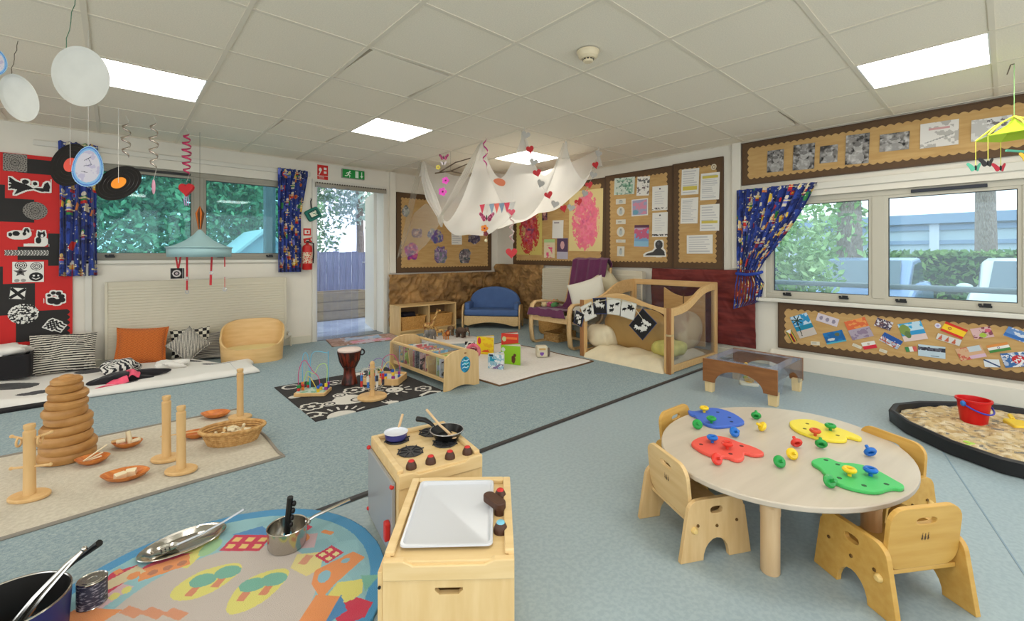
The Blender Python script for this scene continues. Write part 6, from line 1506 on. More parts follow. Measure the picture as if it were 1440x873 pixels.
wire(m2, [(.0, -.08, .036), (.0, -.06, .10), (.03, .0, .17), (.08, .02, .10), (.10, -.06, .036)], WIRES[3]); wire(m2, [(-.10, .02, .036), (-.06, .0, .11), (-.02, -.05, .11), (.04, -.08, .036)], WIRES[2])
for k, (x, y) in enumerate(((-.12, -.04), (.05, .06), (-.06, .07), (.13, 0), (0, -.08), (.10, -.06), (-.10, .02), (.04, -.08))):
    bead(m2, x, y, .05, BEADS[k % 6], .014, k % 3); bead(m2, x, y, .077, BEADS[(k+2) % 6], .012, (k+1) % 3)

# ================================================================ book box
bx_ = thing('book_box', 'low wooden book box with clear sides and a blue oval sticker on its end', 'book box', (2.165, 3.52, 0), 0)
EN = [(-.18, 0), (-.165, .0)]+[(-.13+.26*i/10, .028*math.sin(PI*i/10)) for i in range(11)]+[(.165, 0), (.18, 0), (.17, .27)]+[(.14*math.cos(PI*i/12)+.0, .285+.04*math.sin(PI*i/12)) for i in range(1, 12)]+[(-.17, .27)]
for y in (-.475, .475): MB().prism(EN, .018, -.009, T(0, y, 0) @ UP).build('end_panel', BIRCHV, bx_, bevel=.003)
for x in (-.155, .155):
    MB().span(x-.012, x+.012, -.466, .466, .262, .286).build('top_rail', BIRCH, bx_, bevel=.005)
    MB().span(x*.86-.009, x*.86+.009, -.466, .466, .07, .09).build('bottom_rail', BIRCH, bx_, bevel=.003)
    MB().add([(x*.86, -.466, .09), (x*.86, .466, .09), (x, .466, .265), (x, -.466, .265)], [(0, 1, 2, 3)]).build('clear_side', ACR, bx_, solid=.003)
MB().span(-.14, .14, -.466, .466, .06, .07).build('floor_panel', BIRCH, bx_)
for y in (-.16, .16): MB().prism([(-.135, .07), (.135, .07), (.155, .24), (-.155, .24)], .008, 0, T(0, y, 0) @ UP).build('divider', BIRCHV, bx_)
cv = Cv(.10, .135, 50, (40, 130, 176)); cv.noise((60, 170, 190), .5, 30, 3); cv.noise((30, 110, 130), .6, 40, 8); 
for k in range(3): cv.line([(-.03, .03-.028*k), (-.01, .036-.028*k), (.01, .028-.028*k), (.03, .036-.028*k)], .007, (196, 226, 230))
stt = paint('sticker', cv, None, bx_, thick=.001, mask=(cv.X/.05)**2+(cv.Y/.067)**2 < 1); stt.matrix_local = T(.03, -.4845, .195) @ UP
MB().box((.03, -.485, .29), (.02, .002, .014)).build('maker_mark', mat('mark_brown', (150, 104, 60), .6), bx_)
rs = random.Random(8); bc = [(206, 190, 120), (190, 200, 210), (170, 190, 110), (226, 222, 212), (120, 170, 200), (214, 206, 150), (190, 150, 150), (60, 60, 66), (200, 110, 110)]
bl = ['cream', 'pale blue', 'olive', 'white', 'sky blue', 'straw yellow', 'dusty pink', 'black', 'coral', 'pale grey', 'lime', 'buff']
for k in range(12):
    y = -.40+.073*k; y += .0 if abs(abs(y)-.16) > .03 else .035*(1 if y < 0 else -1)
    c = bc[k % 9] if k < 9 else ((196, 196, 192), (176, 206, 90), (206, 186, 140))[k-9]
    hh = rs.uniform(.15, .20); wd_ = rs.uniform(.17, .22)
    t = thing('picture_book', '%s picture book standing in the clear sided book box' % bl[k], 'book', (2.165+rs.uniform(-.02, .02), 3.52+y, .071), rs.uniform(-4, 4), 'books in the book box')
    cvb = Cv(wd_, hh, 20, c); cvb.noise(tuple(min(255, v+30) for v in c), .5, 30, k); cvb.noise(rs.choice(bc), .62, 24, k+20); cvb.rect(0, hh*.3, wd_*.6, hh*.1, rs.choice(bc))
    for s, tl in ((-1, 'front'), (1, 'back')):
        o = paint(tl+'_cover', cvb, None, t, thick=.002); o.matrix_local = RX(-8*s if False else 0) @ T(0, s*.007, hh/2) @ (UP if s < 0 else RZ(180) @ UP)
    MB().span(-wd_/2+.003, wd_/2-.004, -.0068, .0068, .003, hh-.003).build('pages', mat('page_white', (214, 208, 194), .8), t)

# ================================================================ rugs and things in the book corner
SHEEP = mat('white_pile', (222, 216, 208), .95, var=.04, vscale=40, bump=.6, bscale=220)
slabrug('white_rug', 'fluffy white rug with brown edge under the standing books', 2.42, 3.70, 2.86, 4.25, .022, SHEEP, mat('brown_edge', (104, 76, 52), .9), wob=.02, seed=4)
orug = MB(); orug.lathe([(0, .014), (.8, .013), (.96, .010), (1, .003)], 36, None, .40, .30); orug = orug.build('oval_rug', SHEEP, smooth=True); orug.location = (3.28, 4.88, .004); orug.rotation_euler = (0, 0, R(-38)); tag(orug, 'small oval white rug with toy animals in front of the shelf', 'rug')
def sbook(label, x, y, ang, w_, h_, c, draw, open_=50, name='board_book'):
    t = thing(name, label, 'book', (x, y, .024), ang, 'books standing on the white rug')
    for s in (-1, 1):
        cvb = Cv(w_, h_, 40, c if s < 0 else tuple(min(255, v*.9) for v in c)); draw(cvb)
        o = paint('cover', cvb, None, t, thick=.003); o.matrix_local = RZ(s*open_/2) @ T(w_/2*1 if True else 0, 0, h_/2) @ (UP if s < 0 else RZ(0) @ UP)
    b = MB()
    for a in (-open_*.25, 0, open_*.25): b.box((w_*.48, 0, h_/2), (w_*.94, .004, h_*.96), RZ(a))
    b.build('pages', mat('page_white', 0), t)
    return t
def d_y(c): c.noise((226, 176, 40), .55, 20, 3); c.poly([(-.05, -.07), (.06, -.07), (.03, -.04), (-.02, -.05)], (214, 90, 40)); c.disc(-.07, .05, .02, .04, (206, 60, 60))
sbook('yellow board book with red drawing standing open at the back of the white rug', 2.985, 3.91, -40, .20, .19, (232, 200, 36), d_y, 44)
sbook('red board book standing open behind the green one on the white rug', 3.40, 3.98, -38, .21, .17, (206, 60, 46), lambda c: [c.rect(.02, .03, .14, .03, (226, 120, 60)), c.disc(-.07, .02, .025, .03, (190, 206, 150))], 44)
sbook('lime green board book with a brown furry animal standing open on the white rug', 2.90, 3.40, -40, .21, .185, (140, 190, 40), lambda c: [c.disc(.03, -.04, .022, .04, (92, 56, 38)), c.disc(.045, .0, .016, .016, (92, 56, 38)), c.disc(-.08, .05, .02, .02, (196, 206, 190))], 50)
sbook('pale blue and white patterned board book standing open nearest the rug edge', 2.685, 3.34, -40, .165, .14, (150, 190, 206), lambda c: [c.rect(-.03, .02, .06, .04, (40, 150, 180)), c.noise((226, 230, 232), .52, 40, 3), c.noise((130, 110, 150), .6, 50, 8, 1, c.Y < -.02), c.rect(-.05, .055, .04, .02, (40, 60, 80))], 50)
sbook('black and white striped baby book standing behind the pink ring', 2.96, 4.10, -40, .19, .11, (30, 30, 32), lambda c: [c.noise((226, 224, 216), .5, 60, 4)], 40)
pr = thing('pink_ring_toy', 'pink padded ring toy standing behind the book box end', 'ring toy', (2.82, 3.76, .10), -42)
MB().torus(.062, .020, 28, 10, RX(90)).build('ring', mat('ring_pink', (206, 80, 110), .7, c2=(226, 130, 140), vscale=20), pr, smooth=True)
MB().torus(.03, .008, 20, 8, RX(90)).build('inner_ring', mat('ring_plum', (150, 40, 70), .7), pr, smooth=True)
sb = thing('soft_block', 'small cream fabric block with a purple heart on the white rug', 'soft block', (3.42, 3.34, .022), -35)
MB().box((0, 0, .06), (.12, .10, .12)).build('body', mat('block_cream', (206, 196, 170), .85, var=.08, vscale=20), sb, bevel=.015, seg=3)
cv = Cv(.05, .045, 30, (120, 80, 160)); X2, Y2 = cv.X/.022, cv.Y/.02
o = paint('heart_patch', cv, None, sb, CLOTH, thick=.002, mask=(X2**2+(Y2*1.1-.6*np.sqrt(np.abs(X2)))**2 < 1)); o.matrix_local = T(-.005, -.051, .035) @ UP
MB().box((0, -.0505, .09), (.07, .004, .02)).build('tan_patch', mat('patch_tan', (196, 160, 100), .8), sb)
MB().ball((.075, -.01, .05), (.018, .02, .05)).build('fringe', mat('fringe_grey', (110, 100, 90), .9), sb, smooth=True)

# toy animals
def animal(label, name, loc, ang, m, s, legs, body, neck, head, extra=()):
    t = thing(name, label, 'toy animal', loc, ang, 'toy animals')
    b = MB(); b.ball(*body)
    bo = b.build('body', m, t, smooth=True)
    for (x, y, zt, r) in legs: MB().tube([(x, y, zt), (x, y, zt*.45), (x, y, 0)], r, 8, rs=[r*1.25, r*.9, r]).build('leg', m, t, smooth=True)
    MB().tube(neck[0], 1, 8, rs=neck[1]).build('neck', m, t, smooth=True)
    MB().ball(*head).build('head', m, t, smooth=True)
    for (nm, mb_, mm) in extra: mb_.build(nm, mm or m, t, smooth=True)
    return t
GIR = mat('giraffe_tan', (206, 164, 96), .6, c2=(140, 90, 44), vscale=30, lo=.5, hi=.54); ELE = mat('elephant_grey', (130, 124, 118), .7); ELB = mat('elephant_brown', (86, 66, 52), .7); LIO = mat('lion_tan', (200, 130, 66), .7)
AZ = .019
animal('tall tan toy giraffe standing in front of the wooden shelf unit', 'toy_giraffe', (3.17, 5.24, .005), -20, GIR, 1, [(-.05, -.02, .13, .009), (-.05, .02, .13, .009), (.05, -.02, .14, .009), (.05, .02, .14, .009)], ((0, 0, .155), (.075, .034, .042)), ([(.05, 0, .165), (.09, 0, .25), (.125, 0, .34)], [.026, .016, .012]), ((.145, 0, .348), (.032, .014, .014)), [('horn', MB().tube([(.125, -.008, .355), (.122, -.010, .378)], .004, 6), None), ('horn', MB().tube([(.125, .008, .355), (.122, .010, .378)], .004, 6), None), ('ear', MB().ball((.118, -.02, .352), (.006, .014, .006)), None), ('tail', MB().tube([(-.07, 0, .16), (-.085, 0, .10)], .004, 6), None)])
def elephant(label, loc, ang, m, nm='toy_elephant'):
    animal(label, nm, loc, ang, m, 1, [(-.045, -.025, .07, .016), (-.045, .025, .07, .016), (.045, -.025, .07, .016), (.045, .025, .07, .016)], ((0, 0, .09), (.078, .045, .045)), ([(.06, 0, .10), (.085, 0, .105)], [.03, .03]), ((.095, 0, .108), (.032, .028, .032)), [('trunk', MB().tube([(.12, 0, .10), (.135, 0, .06), (.13, 0, .025)], .01, 8, rs=[.013, .009, .006]), None), ('ear', MB().ball((.078, -.042, .11), (.022, .005, .026)), None), ('ear', MB().ball((.078, .042, .11), (.022, .005, .026)), None), ('tusk', MB().tube([(.115, -.016, .09), (.135, -.018, .075)], .004, 6), mat('ivory', (226, 216, 190), .5)), ('tail', MB().tube([(-.075, 0, .10), (-.088, 0, .05)], .004, 6), None)])
elephant('grey toy elephant standing at the left of the oval white rug', (3.06, 4.98, AZ), -160, ELE)
elephant('dark brown toy elephant standing at the right of the oval white rug', (3.44, 4.86, AZ), -70, ELB)
elephant('brown toy elephant calf behind the dark brown one on the oval rug', (3.44, 5.10, AZ-.006), -120, mat('elephant_tan', (120, 94, 66), .7), 'toy_elephant')
animal('orange tan toy lion standing in the middle of the oval white rug', 'toy_lion', (3.22, 4.88, AZ), -100, LIO, 1, [(-.035, -.016, .05, .010), (-.035, .016, .05, .010), (.035, -.016, .05, .010), (.035, .016, .05, .010)], ((0, 0, .062), (.055, .026, .026)), ([(.04, 0, .07), (.055, 0, .082)], [.024, .024]), ((.064, 0, .088), (.022, .02, .022)), [('mane', MB().ball((.052, 0, .086), (.022, .034, .036)), mat('mane_brown', (150, 76, 36), .8)), ('tail', MB().tube([(-.05, 0, .07), (-.075, 0, .05), (-.085, 0, .06)], .004, 6), None)])
animal('small yellow tan toy horse lying behind the grey elephant', 'toy_horse', (3.28, 5.12, AZ-.004), 160, GIR, 1, [(-.04, -.016, .06, .008), (-.04, .016, .06, .008), (.04, -.016, .06, .008), (.04, .016, .06, .008)], ((0, 0, .075), (.058, .024, .026)), ([(.04, 0, .085), (.06, 0, .12)], [.018, .013]), ((.072, 0, .125), (.024, .012, .012)), [('tail', MB().tube([(-.055, 0, .08), (-.07, 0, .04)], .006, 6), None)])

# shelf unit
SH = wood('shelf_birch', (204, 168, 112), (218, 186, 132), (1.2, 9, 9)); SHV = wood('shelf_birch_up', (204, 168, 112), (218, 186, 132), (9, 9, 1.2))
su = thing('shelf_unit', 'low birch shelf unit with two open bays against the brown wall cloth', 'shelf unit', (2.90, 5.53, 0), 0)
W9, D9, H9 = .93, .30, .41
for x in (0, W9-.018): MB().span(x, x+.018, 0, D9, 0, H9-.018).build('side_panel', SHV, su, bevel=.002)
MB().span(0, W9, -.004, D9, H9-.018, H9).build('top_panel', SH, su, bevel=.002); MB().span(.018, W9-.018, 0, D9-.006, .05, .068).build('bottom_shelf', SH, su); MB().span(W9/2-.009, W9/2+.009, .004, D9-.006, .068, H9-.018).build('divider', SHV, su)
MB().span(.018, W9-.018, D9-.006, D9, .05, H9-.018).build('back_panel', mat('back_brown', (120, 92, 60), .8), su); MB().span(.018, W9-.018, .02, .035, 0, .05).build('plinth', SH, su)
for k, (x, lab) in enumerate(((.235, 'woven basket in the left bay of the birch shelf unit'), (.695, 'woven basket in the right bay of the birch shelf unit'))):
    t = thing('storage_basket', lab, 'basket', (2.90+x, 5.67, .0685), 0, 'shelf baskets')
    for j in range(9): MB().slab(rrect(.36+.004*j, .21, .02), rrect(.345+.004*j, .195, .015), .0165, .003+.0185*j).build('woven_row', mat('wicker_gold', (184, 132, 66), .7, c2=(210, 160, 90), vscale=60), t, bevel=.004)
    MB().prism(rrect(.35, .2, .02), .004).build('base', mat('wicker_gold', 0), t)
    MB().slab(rrect(.405, .22, .02), rrect(.375, .19, .015), .014, .17).build('rim', mat('wicker_gold', 0), t, bevel=.004)
o = lumpy('dark_cloth', (.11, .06, .035), .8, mat('black_cloth', (30, 24, 34), .9), amp=.3, seed=4); o.location = (3.10, 5.67, .24); tag(o, 'bundle of dark cloth on top of the left shelf basket', 'cloth')

# blue sofa across the corner
so = thing('toddler_sofa', 'small blue padded sofa with birch ends across the room corner', 'sofa', (4.205, 5.175, 0), -50.6)
BLU = mat('sofa_blue', (74, 102, 150), .75, var=.05, vscale=9, bump=.1, bscale=300)
L_ = .87
END_ = [(-.02, 0), (.05, 0), (.10, .12), (.30, .12), (.36, 0), (.43, 0), (.42, .22), (.36, .33), (.26, .36), (.08, .37), (.02, .34), (-.005, .24)]
for x in (-L_/2, L_/2): MB().prism(chaikin(END_, 2), .022, -.011, T(x, 0, 0) @ RZ(90) @ UP).build('end_panel', BIRCHV, so, bevel=.004)
MB().prism([(-L_/2+.02, .19), (-L_/2+.02, .06)]+[(-L_/2+.08+(L_-.16)*i/14, .045+.055*math.sin(PI*i/14)) for i in range(15)]+[(L_/2-.02, .06), (L_/2-.02, .19)], .02, 0, T(0, .04, 0) @ UP).build('front_board', BIRCH, so, bevel=.003)
MB().span(-L_/2+.015, L_/2-.015, .02, .36, .19, .29).build('seat_cushion', BLU, so, bevel=.035, seg=4)
bp_ = [(-L_/2+.03, .27), (L_/2-.03, .27), (L_/2-.04, .42)]+[((L_/2-.05)*math.cos(PI*i/20), .42+.20*math.sin(PI*i/20)) for i in range(1, 20)]+[(-L_/2+.04, .42)]
MB().prism(bp_, .09, -.0, T(0, .42, 0) @ UP).build('backrest', BLU, so, bevel=.03, seg=4)
for s in (-1, 1): MB().span(s*(L_/2-.055)-.04, s*(L_/2-.055)+.04, .05, .34, .27, .395).build('arm_pad', BLU, so, bevel=.03, seg=4)
# soft toys beside the armchair
rs = random.Random(12)
bsk = thing('toy_basket', 'wicker basket heaped with soft toys between the sofa and the armchair', 'basket', (4.66, 4.34, 0), 0)
MB().lathe([(.16, 0), (.19, .04), (.20, .24), (.215, .25), (.205, .26), (.19, .245), (.18, .05), (0, .02)], 28).build('weave', mat('wicker_gold', 0), bsk, smooth=True)
tn = ['yellow', 'red', 'blue', 'white', 'black', 'orange', 'pink', 'green', 'brown', 'cream']; tc_ = [(226, 190, 70), (196, 50, 54), (50, 90, 160), (214, 210, 200), (36, 34, 38), (222, 130, 60), (214, 110, 150), (90, 150, 90), (120, 84, 56), (220, 196, 150)]
for k in range(10):
    a = k*2.4; q = .13*math.sqrt((k % 5)/5+.1); x, y, zz = 4.66+q*math.cos(a), 4.34+q*math.sin(a), .27+.085*(k//5)+.02*(k % 2)
    t = thing('soft_toy', '%s soft toy in the heap beside the armchair' % tn[k], 'soft toy', (x, y, zz), k*47, 'soft toys in the basket'); mm = mat('plush_'+tn[k], tc_[k], .95, sheen=.3)
    MB().ball((0, 0, .035), (.05, .04, .038)).build('body', mm, t, smooth=True); MB().ball((.04, 0, .075), (.032, .032, .03)).build('head', mm, t, smooth=True)
    for s in (-1, 1): MB().ball((.035, s*.026, .10), (.010, .012, .014)).build('ear', mm, t, smooth=True)
wb_ = thing('floor_basket', 'low wicker basket standing under the armchair', 'basket', (4.36, 3.92, .004), 0)
for j in range(6): MB().slab(rrect(.38, .26, .03), rrect(.36, .24, .02), .0165, .003+.0185*j).build('woven_row', mat('wicker', 0), wb_, bevel=.004)
MB().prism(rrect(.37, .25, .03), .006).build('base', mat('wicker', 0), wb_)

# doormat
cv = Cv(.86, .50, 60, (170, 140, 124)); cv.noise((150, 118, 100), .5, 16, 3); cv.rect(.02, .1, .46, .2, (150, 172, 190)); cv.rect(.06, -.14, .5, .16, (206, 140, 150)); cv.noise((190, 184, 190), .55, 18, 8, .8, np.abs(cv.X) < .26)
dm = paint('doormat', cv, lambda X, Y: (X+.05*Y, Y, .012+.006*vnoise(X*9+20, Y*9+20, 3)), None, printed('mat_patch', .9, bump=.3)); dm.location = (2.43, 5.62, 0); dm.rotation_euler = (0, 0, R(-8))
md = dm.modifiers.new('thick', 'SOLIDIFY'); md.thickness = .008; md.offset = -1
tag(dm, 'faded pink and blue patchwork doormat in front of the doorway', 'doormat')

# ================================================================ black and white corner by the radiator
cv = Cv(1.98, .98, 220, (218, 214, 206))
for (x, y, rx, ry) in ((-.66, .0, .16, .13), (-.98, .25, .2, .16), (.19, .02, .10, .1), (-.2, .30, .12, .1), (.72, .05, .14, .09), (.5, .28, .1, .08), (.02, -.35, .08, .05), (-.5, -.3, .1, .06)): cv.disc(x, y, rx, ry, (28, 26, 28))
def cmat(X, Y):
    e = np.clip(np.minimum(.99-np.abs(X), .49-np.abs(Y))/.05, 0, 1)**.5
    x = X+.02*np.sin(Y*5)*(X > .8); lift = np.clip((-X-.55)/.4, 0, 1)
    Y = Y-np.clip((X-.50)/.22, 0, 1)*np.maximum(0, Y+.12)*.88
    return x, Y-.03*np.sin(X*3)-(.05*np.clip(X-.6, 0, 1)), .006+.045*e+.012*vnoise(X*7+20, Y*7+20, 5)*e+.05*lift*e
bm = paint('spotted_mat', cv, cmat, None, CLOTH, smooth=True); bm.location = (.05, 5.22, .004); tag(bm, 'padded white mat with large black spots along the radiator', 'mat')
md = bm.modifiers.new('thick', 'SOLIDIFY'); md.thickness = .004; md.offset = -1
blm = MB().box((0, 0, .012), (.55, .5, .024)).build('black_mat', mat('black_foam', (26, 24, 26), .9), bevel=.008); blm.matrix_world = T(-.62, 4.93, .002) @ RZ(3); tag(blm, 'black foam mat under the left end of the spotted mat', 'mat')
def stripes(n, c1, c2, wav=0., seed=0, ang=0, wd=.5):
    def d(c):
        x, y = c.loc(0, 0, ang); v = y/c.h*n+wav*vnoise(x*9+20, y*9+20, seed)*4
        c.put((v % 1) < wd, c1)
    return d
def lean(x, y, z, yaw, tilt, roll=0): return T(x, y, z) @ RZ(yaw) @ RX(90-tilt) @ RZ(roll)
cv = Cv(.44, .36, 130, (206, 200, 186)); stripes(17, (34, 32, 32), 0, .28, 3)(cv)
cushion('cushion', 'large cushion with wavy black and white stripes below the red board', 'cushion', .46, .36, .15, cv, lean(-.34, 5.68, .23, 6, 20, -3), 1, 'cushions by the radiator')
cv = Cv(.40, .36, 120, (190, 100, 40)); x, y = cv.X, cv.Y; cv.put(((y*60+.35*np.sin(x*150)) % 1) < .4, (158, 78, 28)); cv.put(((y*60+.35*np.sin(x*150)) % 1) > .85, (206, 120, 56))
cushion('cushion', 'orange knitted cushion leaning against the radiator', 'cushion', .36, .34, .14, cv, lean(.20, 5.66, .225, -4, 18, -4), 4, 'cushions by the radiator')
cv = Cv(.34, .3, 90, (214, 208, 190)); cv.put((np.floor(cv.X*28)+np.floor(cv.Y*28)) % 2 == 0, (34, 32, 30))
cushion('cushion', 'black and white checked cushion behind the small striped one', 'cushion', .32, .27, .10, cv, lean(.60, 5.72, .195, -3, 14, 2), 6, 'cushions by the radiator')
cv = Cv(.27, .27, 90, (196, 190, 176)); stripes(22, (70, 68, 66), 0, .04, 3, 45)(cv)
cushion('cushion', 'small grey striped cushion standing on its corner', 'cushion', .245, .245, .10, cv, lean(.565, 5.58, .20, -4, 22, 42), 8, 'cushions by the radiator')
cv = Cv(.3, .3, 80, (176, 170, 156)); stripes(20, (90, 86, 84), 0, .03, 3, 0)(cv)
cushion('cushion', 'flat grey striped cushion between the checked one and the wooden tub', 'cushion', .24, .2, .10, cv, lean(.745, 5.70, .15, -10, 30, 0), 9, 'cushions by the radiator')
bb = thing('black_crate', 'black fabric crate at the left edge below the red board', 'crate', (-.72, 5.60, .095), 0)
MB().slab(rrect(.40, .30, .03), rrect(.37, .27, .025), .19).build('walls', mat('black_fabric', (24, 22, 24), .85), bb, bevel=.006)
MB().prism(rrect(.39, .29, .03), .01).build('bottom', mat('black_fabric', 0), bb)
o = lumpy('white_cloth', (.18, .13, .05), .8, mat('white_cotton', (220, 216, 208), .9, bump=.3, bscale=16), amp=.35, seed=7); o.location = (-.72, 5.60, .26); tag(o, 'white scalloped cloth heaped in the black crate', 'cloth')
ZEB = printed('zebra_cloth', .9, sheen=.2)
def bundle(name, label, M, r, draw, seed, amp=.3, nx=90):
    cv = Cv(2, 1, nx, (214, 210, 202)); draw(cv)
    def fn(X, Y):
        t = (X/2+.5)*2*PI; p = (Y+.5)*PI; k = 1+amp*(np.sin(3*t+seed)*np.sin(2*p)*.5+np.sin(5*t+2*seed+3*p)*.35*np.sin(p)+.2*np.sin(11*t+5*p)*np.sin(p))
        return r[0]*np.sin(p)*np.cos(t)*k, r[1]*np.sin(p)*np.sin(t)*k, np.maximum(-r[2]*.55, -r[2]*np.cos(p)*k)+r[2]*.55
    o = paint(name, cv, fn, None, ZEB, smooth=True); o.matrix_world = M; return tag(o, label, 'cloth')
bundle('zebra_scarf', 'crumpled zebra striped scarf on the spotted mat', T(.045, 5.34, .055) @ RZ(10), (.13, .10, .075), lambda c: c.put(((c.X*9+2.2*vnoise(c.X*5+20, c.Y*6+20, 3)) % 1) < .5, (28, 28, 34)), 2)
bundle('pink_black_cloth', 'black cloth with a bright pink ribbon crumpled on the spotted mat', T(.09, 4.97, .05) @ RZ(6), (.25, .085, .05), lambda c: [c.put(c.X > -3, (26, 24, 28))], 5, .3)
pk = thing('pink_ribbon', 'bright pink folded ribbon lying on the black cloth', 'ribbon', (.06, 4.90, .088), 12); pk.scale = (1.35, 1.5, 1.2)
MB().sheet(lambda u, v: (-.18+.19*u, -.035+.05*v-.02*u, .004-.06*(1-u)+.018*math.sin(u*5+v*4)), 12, 5).build('left_tail', mat('pink_satin', (226, 84, 112), .5, var=.15, vscale=20), pk, smooth=True, solid=.004)
MB().sheet(lambda u, v: (.01+.05*v+.02*math.sin(u*3), -.05+.13*u, .016+.02*math.sin(u*3.1)+.014*math.sin(v*5)), 12, 5).build('bow', mat('pink_satin', 0), pk, smooth=True, solid=.004)
MB().sheet(lambda u, v: (.05+.12*u, -.0+.04*v+.03*u, .012-.03*u+.012*math.sin(u*6)), 12, 5).build('right_tail', mat('pink_satin', 0), pk, smooth=True, solid=.004)
for (x, y, s, lab) in ((.40, 5.20, 1, 'crumpled white lace cloth on the spotted mat near the tub'),):
    o = lumpy('white_lace', (.12, .07, .035), .8, mat('white_cotton', 0), amp=.5, seed=11); o.location = (x, y, .06); tag(o, lab, 'cloth')
# bentwood tub
tbm = wood('tub_birch', (208, 168, 108), (222, 186, 130), (1.2, 1.2, 7))
tu = thing('wooden_tub', 'curved birch nest tub with high back beside the spotted mat', 'tub seat', (1.10, 5.36, 0), -14)
def tub_h(a): return .15+.12*(1+math.sin(a))+.02*max(0, math.sin(a))
def tubf(off, u, v):
    a = 2*PI*u; sg = lambda x, e: math.copysign(abs(x)**e, x)
    k = 1+.14*v*(max(0, math.sin(a)))+.06*v
    return ((.28-off)*sg(math.cos(a), .62)*k, (.225-off)*sg(math.sin(a), .62)*k, tub_h(a)*v)
b = MB(); b.sheet(lambda u, v: tubf(0, u, v), 64, 8); b.sheet(lambda u, v: tubf(.016, 1-u, .05+.95*v), 64, 8)
n0 = len(b.v)
b.add([tubf(0, i/64, 1) for i in range(65)]+[tubf(.016, i/64, 1) for i in range(65)], [(i, i+1, 66+i, 65+i) for i in range(64)])
b.build('wall', tbm, tu, smooth=True)
MB().prism([tubf(.016, i/64, .1)[:2] for i in range(64)], .012, .03).build('floor_panel', tbm, tu)
sg2 = lambda x, e: math.copysign(abs(x)**e, x)
MB().prism([(.262*sg2(math.cos(2*PI*i/48), .62), .212*sg2(math.sin(2*PI*i/48), .62)) for i in range(48)], .085, .045).build('cushion_pad', mat('pad_cream', (222, 200, 140), .85), tu, bevel=.025, seg=3)

# ================================================================ things hanging from the ceiling
STRW = mat('string_white', (206, 202, 192), .8); STRG = mat('string_green', (70, 110, 84), .8); STRB = mat('string_brown', (84, 72, 56), .8)
def string(t, p, q, m=STRW, r=.0014, wob=0, name='string'):
    P_ = [Vector(p).lerp(Vector(q), i/8)+Vector((wob*math.sin(i*2.3), wob*math.cos(i*1.9), 0))*(0 < i < 8) for i in range(9)]
    return MB().tube([tuple(v) for v in P_], r, 5).build(name, m, t)
# smoke detector
sd_ = thing('smoke_detector', 'round cream smoke detector on the ceiling', 'smoke detector', (2.07, 1.64, H-.004), 0)
SDM = mat('detector_cream', (222, 206, 172), .5)
MB().lathe([(.066, 0), (.066, -.008), (.060, -.014), (.056, -.034), (.040, -.044)], 28).build('housing', SDM, sd_, smooth=True)
MB().lathe([(.030, -.044), (.030, -.058), (.024, -.064), (0, -.064)], 24).build('sensor_cap', SDM, sd_, smooth=True)
MB().lathe([(.040, -.044), (.030, -.044)], 24).build('base_ring', SDM, sd_)
for k in range(10):
    a = 2*PI*k/10; MB().box((0, 0, 0), (.012, .005, .007), T(.0295*math.cos(a), .0295*math.sin(a), -.050) @ RZ(36*k+90)).build('slot', BLACK, sd_)
# white paper plates and painted egg near the camera
PAPW = mat('paper_plate', (206, 204, 194), .85, var=.03, vscale=12)
def facing(p, tilt=0, roll=0, yaw=0): return T(*p) @ RZ(-41.87+yaw) @ RX(90+tilt) @ RZ(roll)
def plate(label, p, r, top, tilt, roll, sx=1, yaw=0, sm=STRG, sy=1):
    t = thing('paper_plate', label, 'paper plate', M=T(*p), group='hanging paper plates')
    F_ = RZ(-41.87+yaw) @ RX(90+tilt) @ RZ(roll)
    MB().lathe([(0, .002), (r*.86, .001), (r*.9, .004), (r, .012), (r, .010), (r*.9, .002), (r*.86, -.001), (0, 0)], 40, F_ @ Matrix.Diagonal((sx, sy, 1, 1))).build('plate', PAPW, t, smooth=True)
    q = F_ @ Vector((0, r*sy*.9, 0)); string(t, (q.x, q.y, q.z), (q.x*.3, q.y*.3, top-p[2]), sm, .0016, .003)
    return t
plate('large white paper plate hanging nearest the viewer at the upper left', (-.104, 2.753, 1.905), .135, H-.004, 4, 40, .93, 0)
plate('white paper plate hanging at the far left edge of the picture', (-.387, 3.677, 1.988), .13, H-.004, 10, 20, .80, 0, STRB)
def egg(label, p, w, h_, tilt, roll, top, name='painted_egg'):
    t = thing(name, label, 'paper egg', M=T(*p), group='hanging painted eggs')
    cv = Cv(w*2.1, h_*2.1, 70, (196, 190, 196)); rr_ = lambda k: (cv.X/(w*(1-.18*cv.Y/h_)))**2+(cv.Y/h_)**2
    q = rr_(1); cv.put(q > .62, (120, 170, 206)); cv.put(q > .8, (70, 116, 186)); cv.put(q > .92, (150, 190, 214)); cv.noise((160, 150, 180), .6, 40, 3, .6, q < .6); cv.line([(-.02, .03), (.01, .05)], .003, (60, 60, 70)); cv.line([(-.02, .0), (.02, .01), (.0, .04)], .003, (70, 70, 90)); cv.line([(-.03, -.03), (.0, -.032)], .003, (60, 60, 70))
    o = paint('paper', cv, None, t, thick=.003, mask=q < 1); o.matrix_local = RZ(-41.87) @ RX(90+tilt) @ RZ(roll)
    md = o.modifiers.new('thick', 'SOLIDIFY'); md.thickness = .003
    string(t, (0, 0, h_*.95), (0, 0, top-p[2]), STRW, .0014)
    return t
egg('blue rimmed painted paper egg hanging in front of the left curtain', (-.103, 3.262, 1.583), .083, .108, 0, -6, H-.004)
egg('blue painted paper egg cut off by the left picture edge', (-.475, 3.65, 2.152), .06, .07, 0, 0, H-.004)
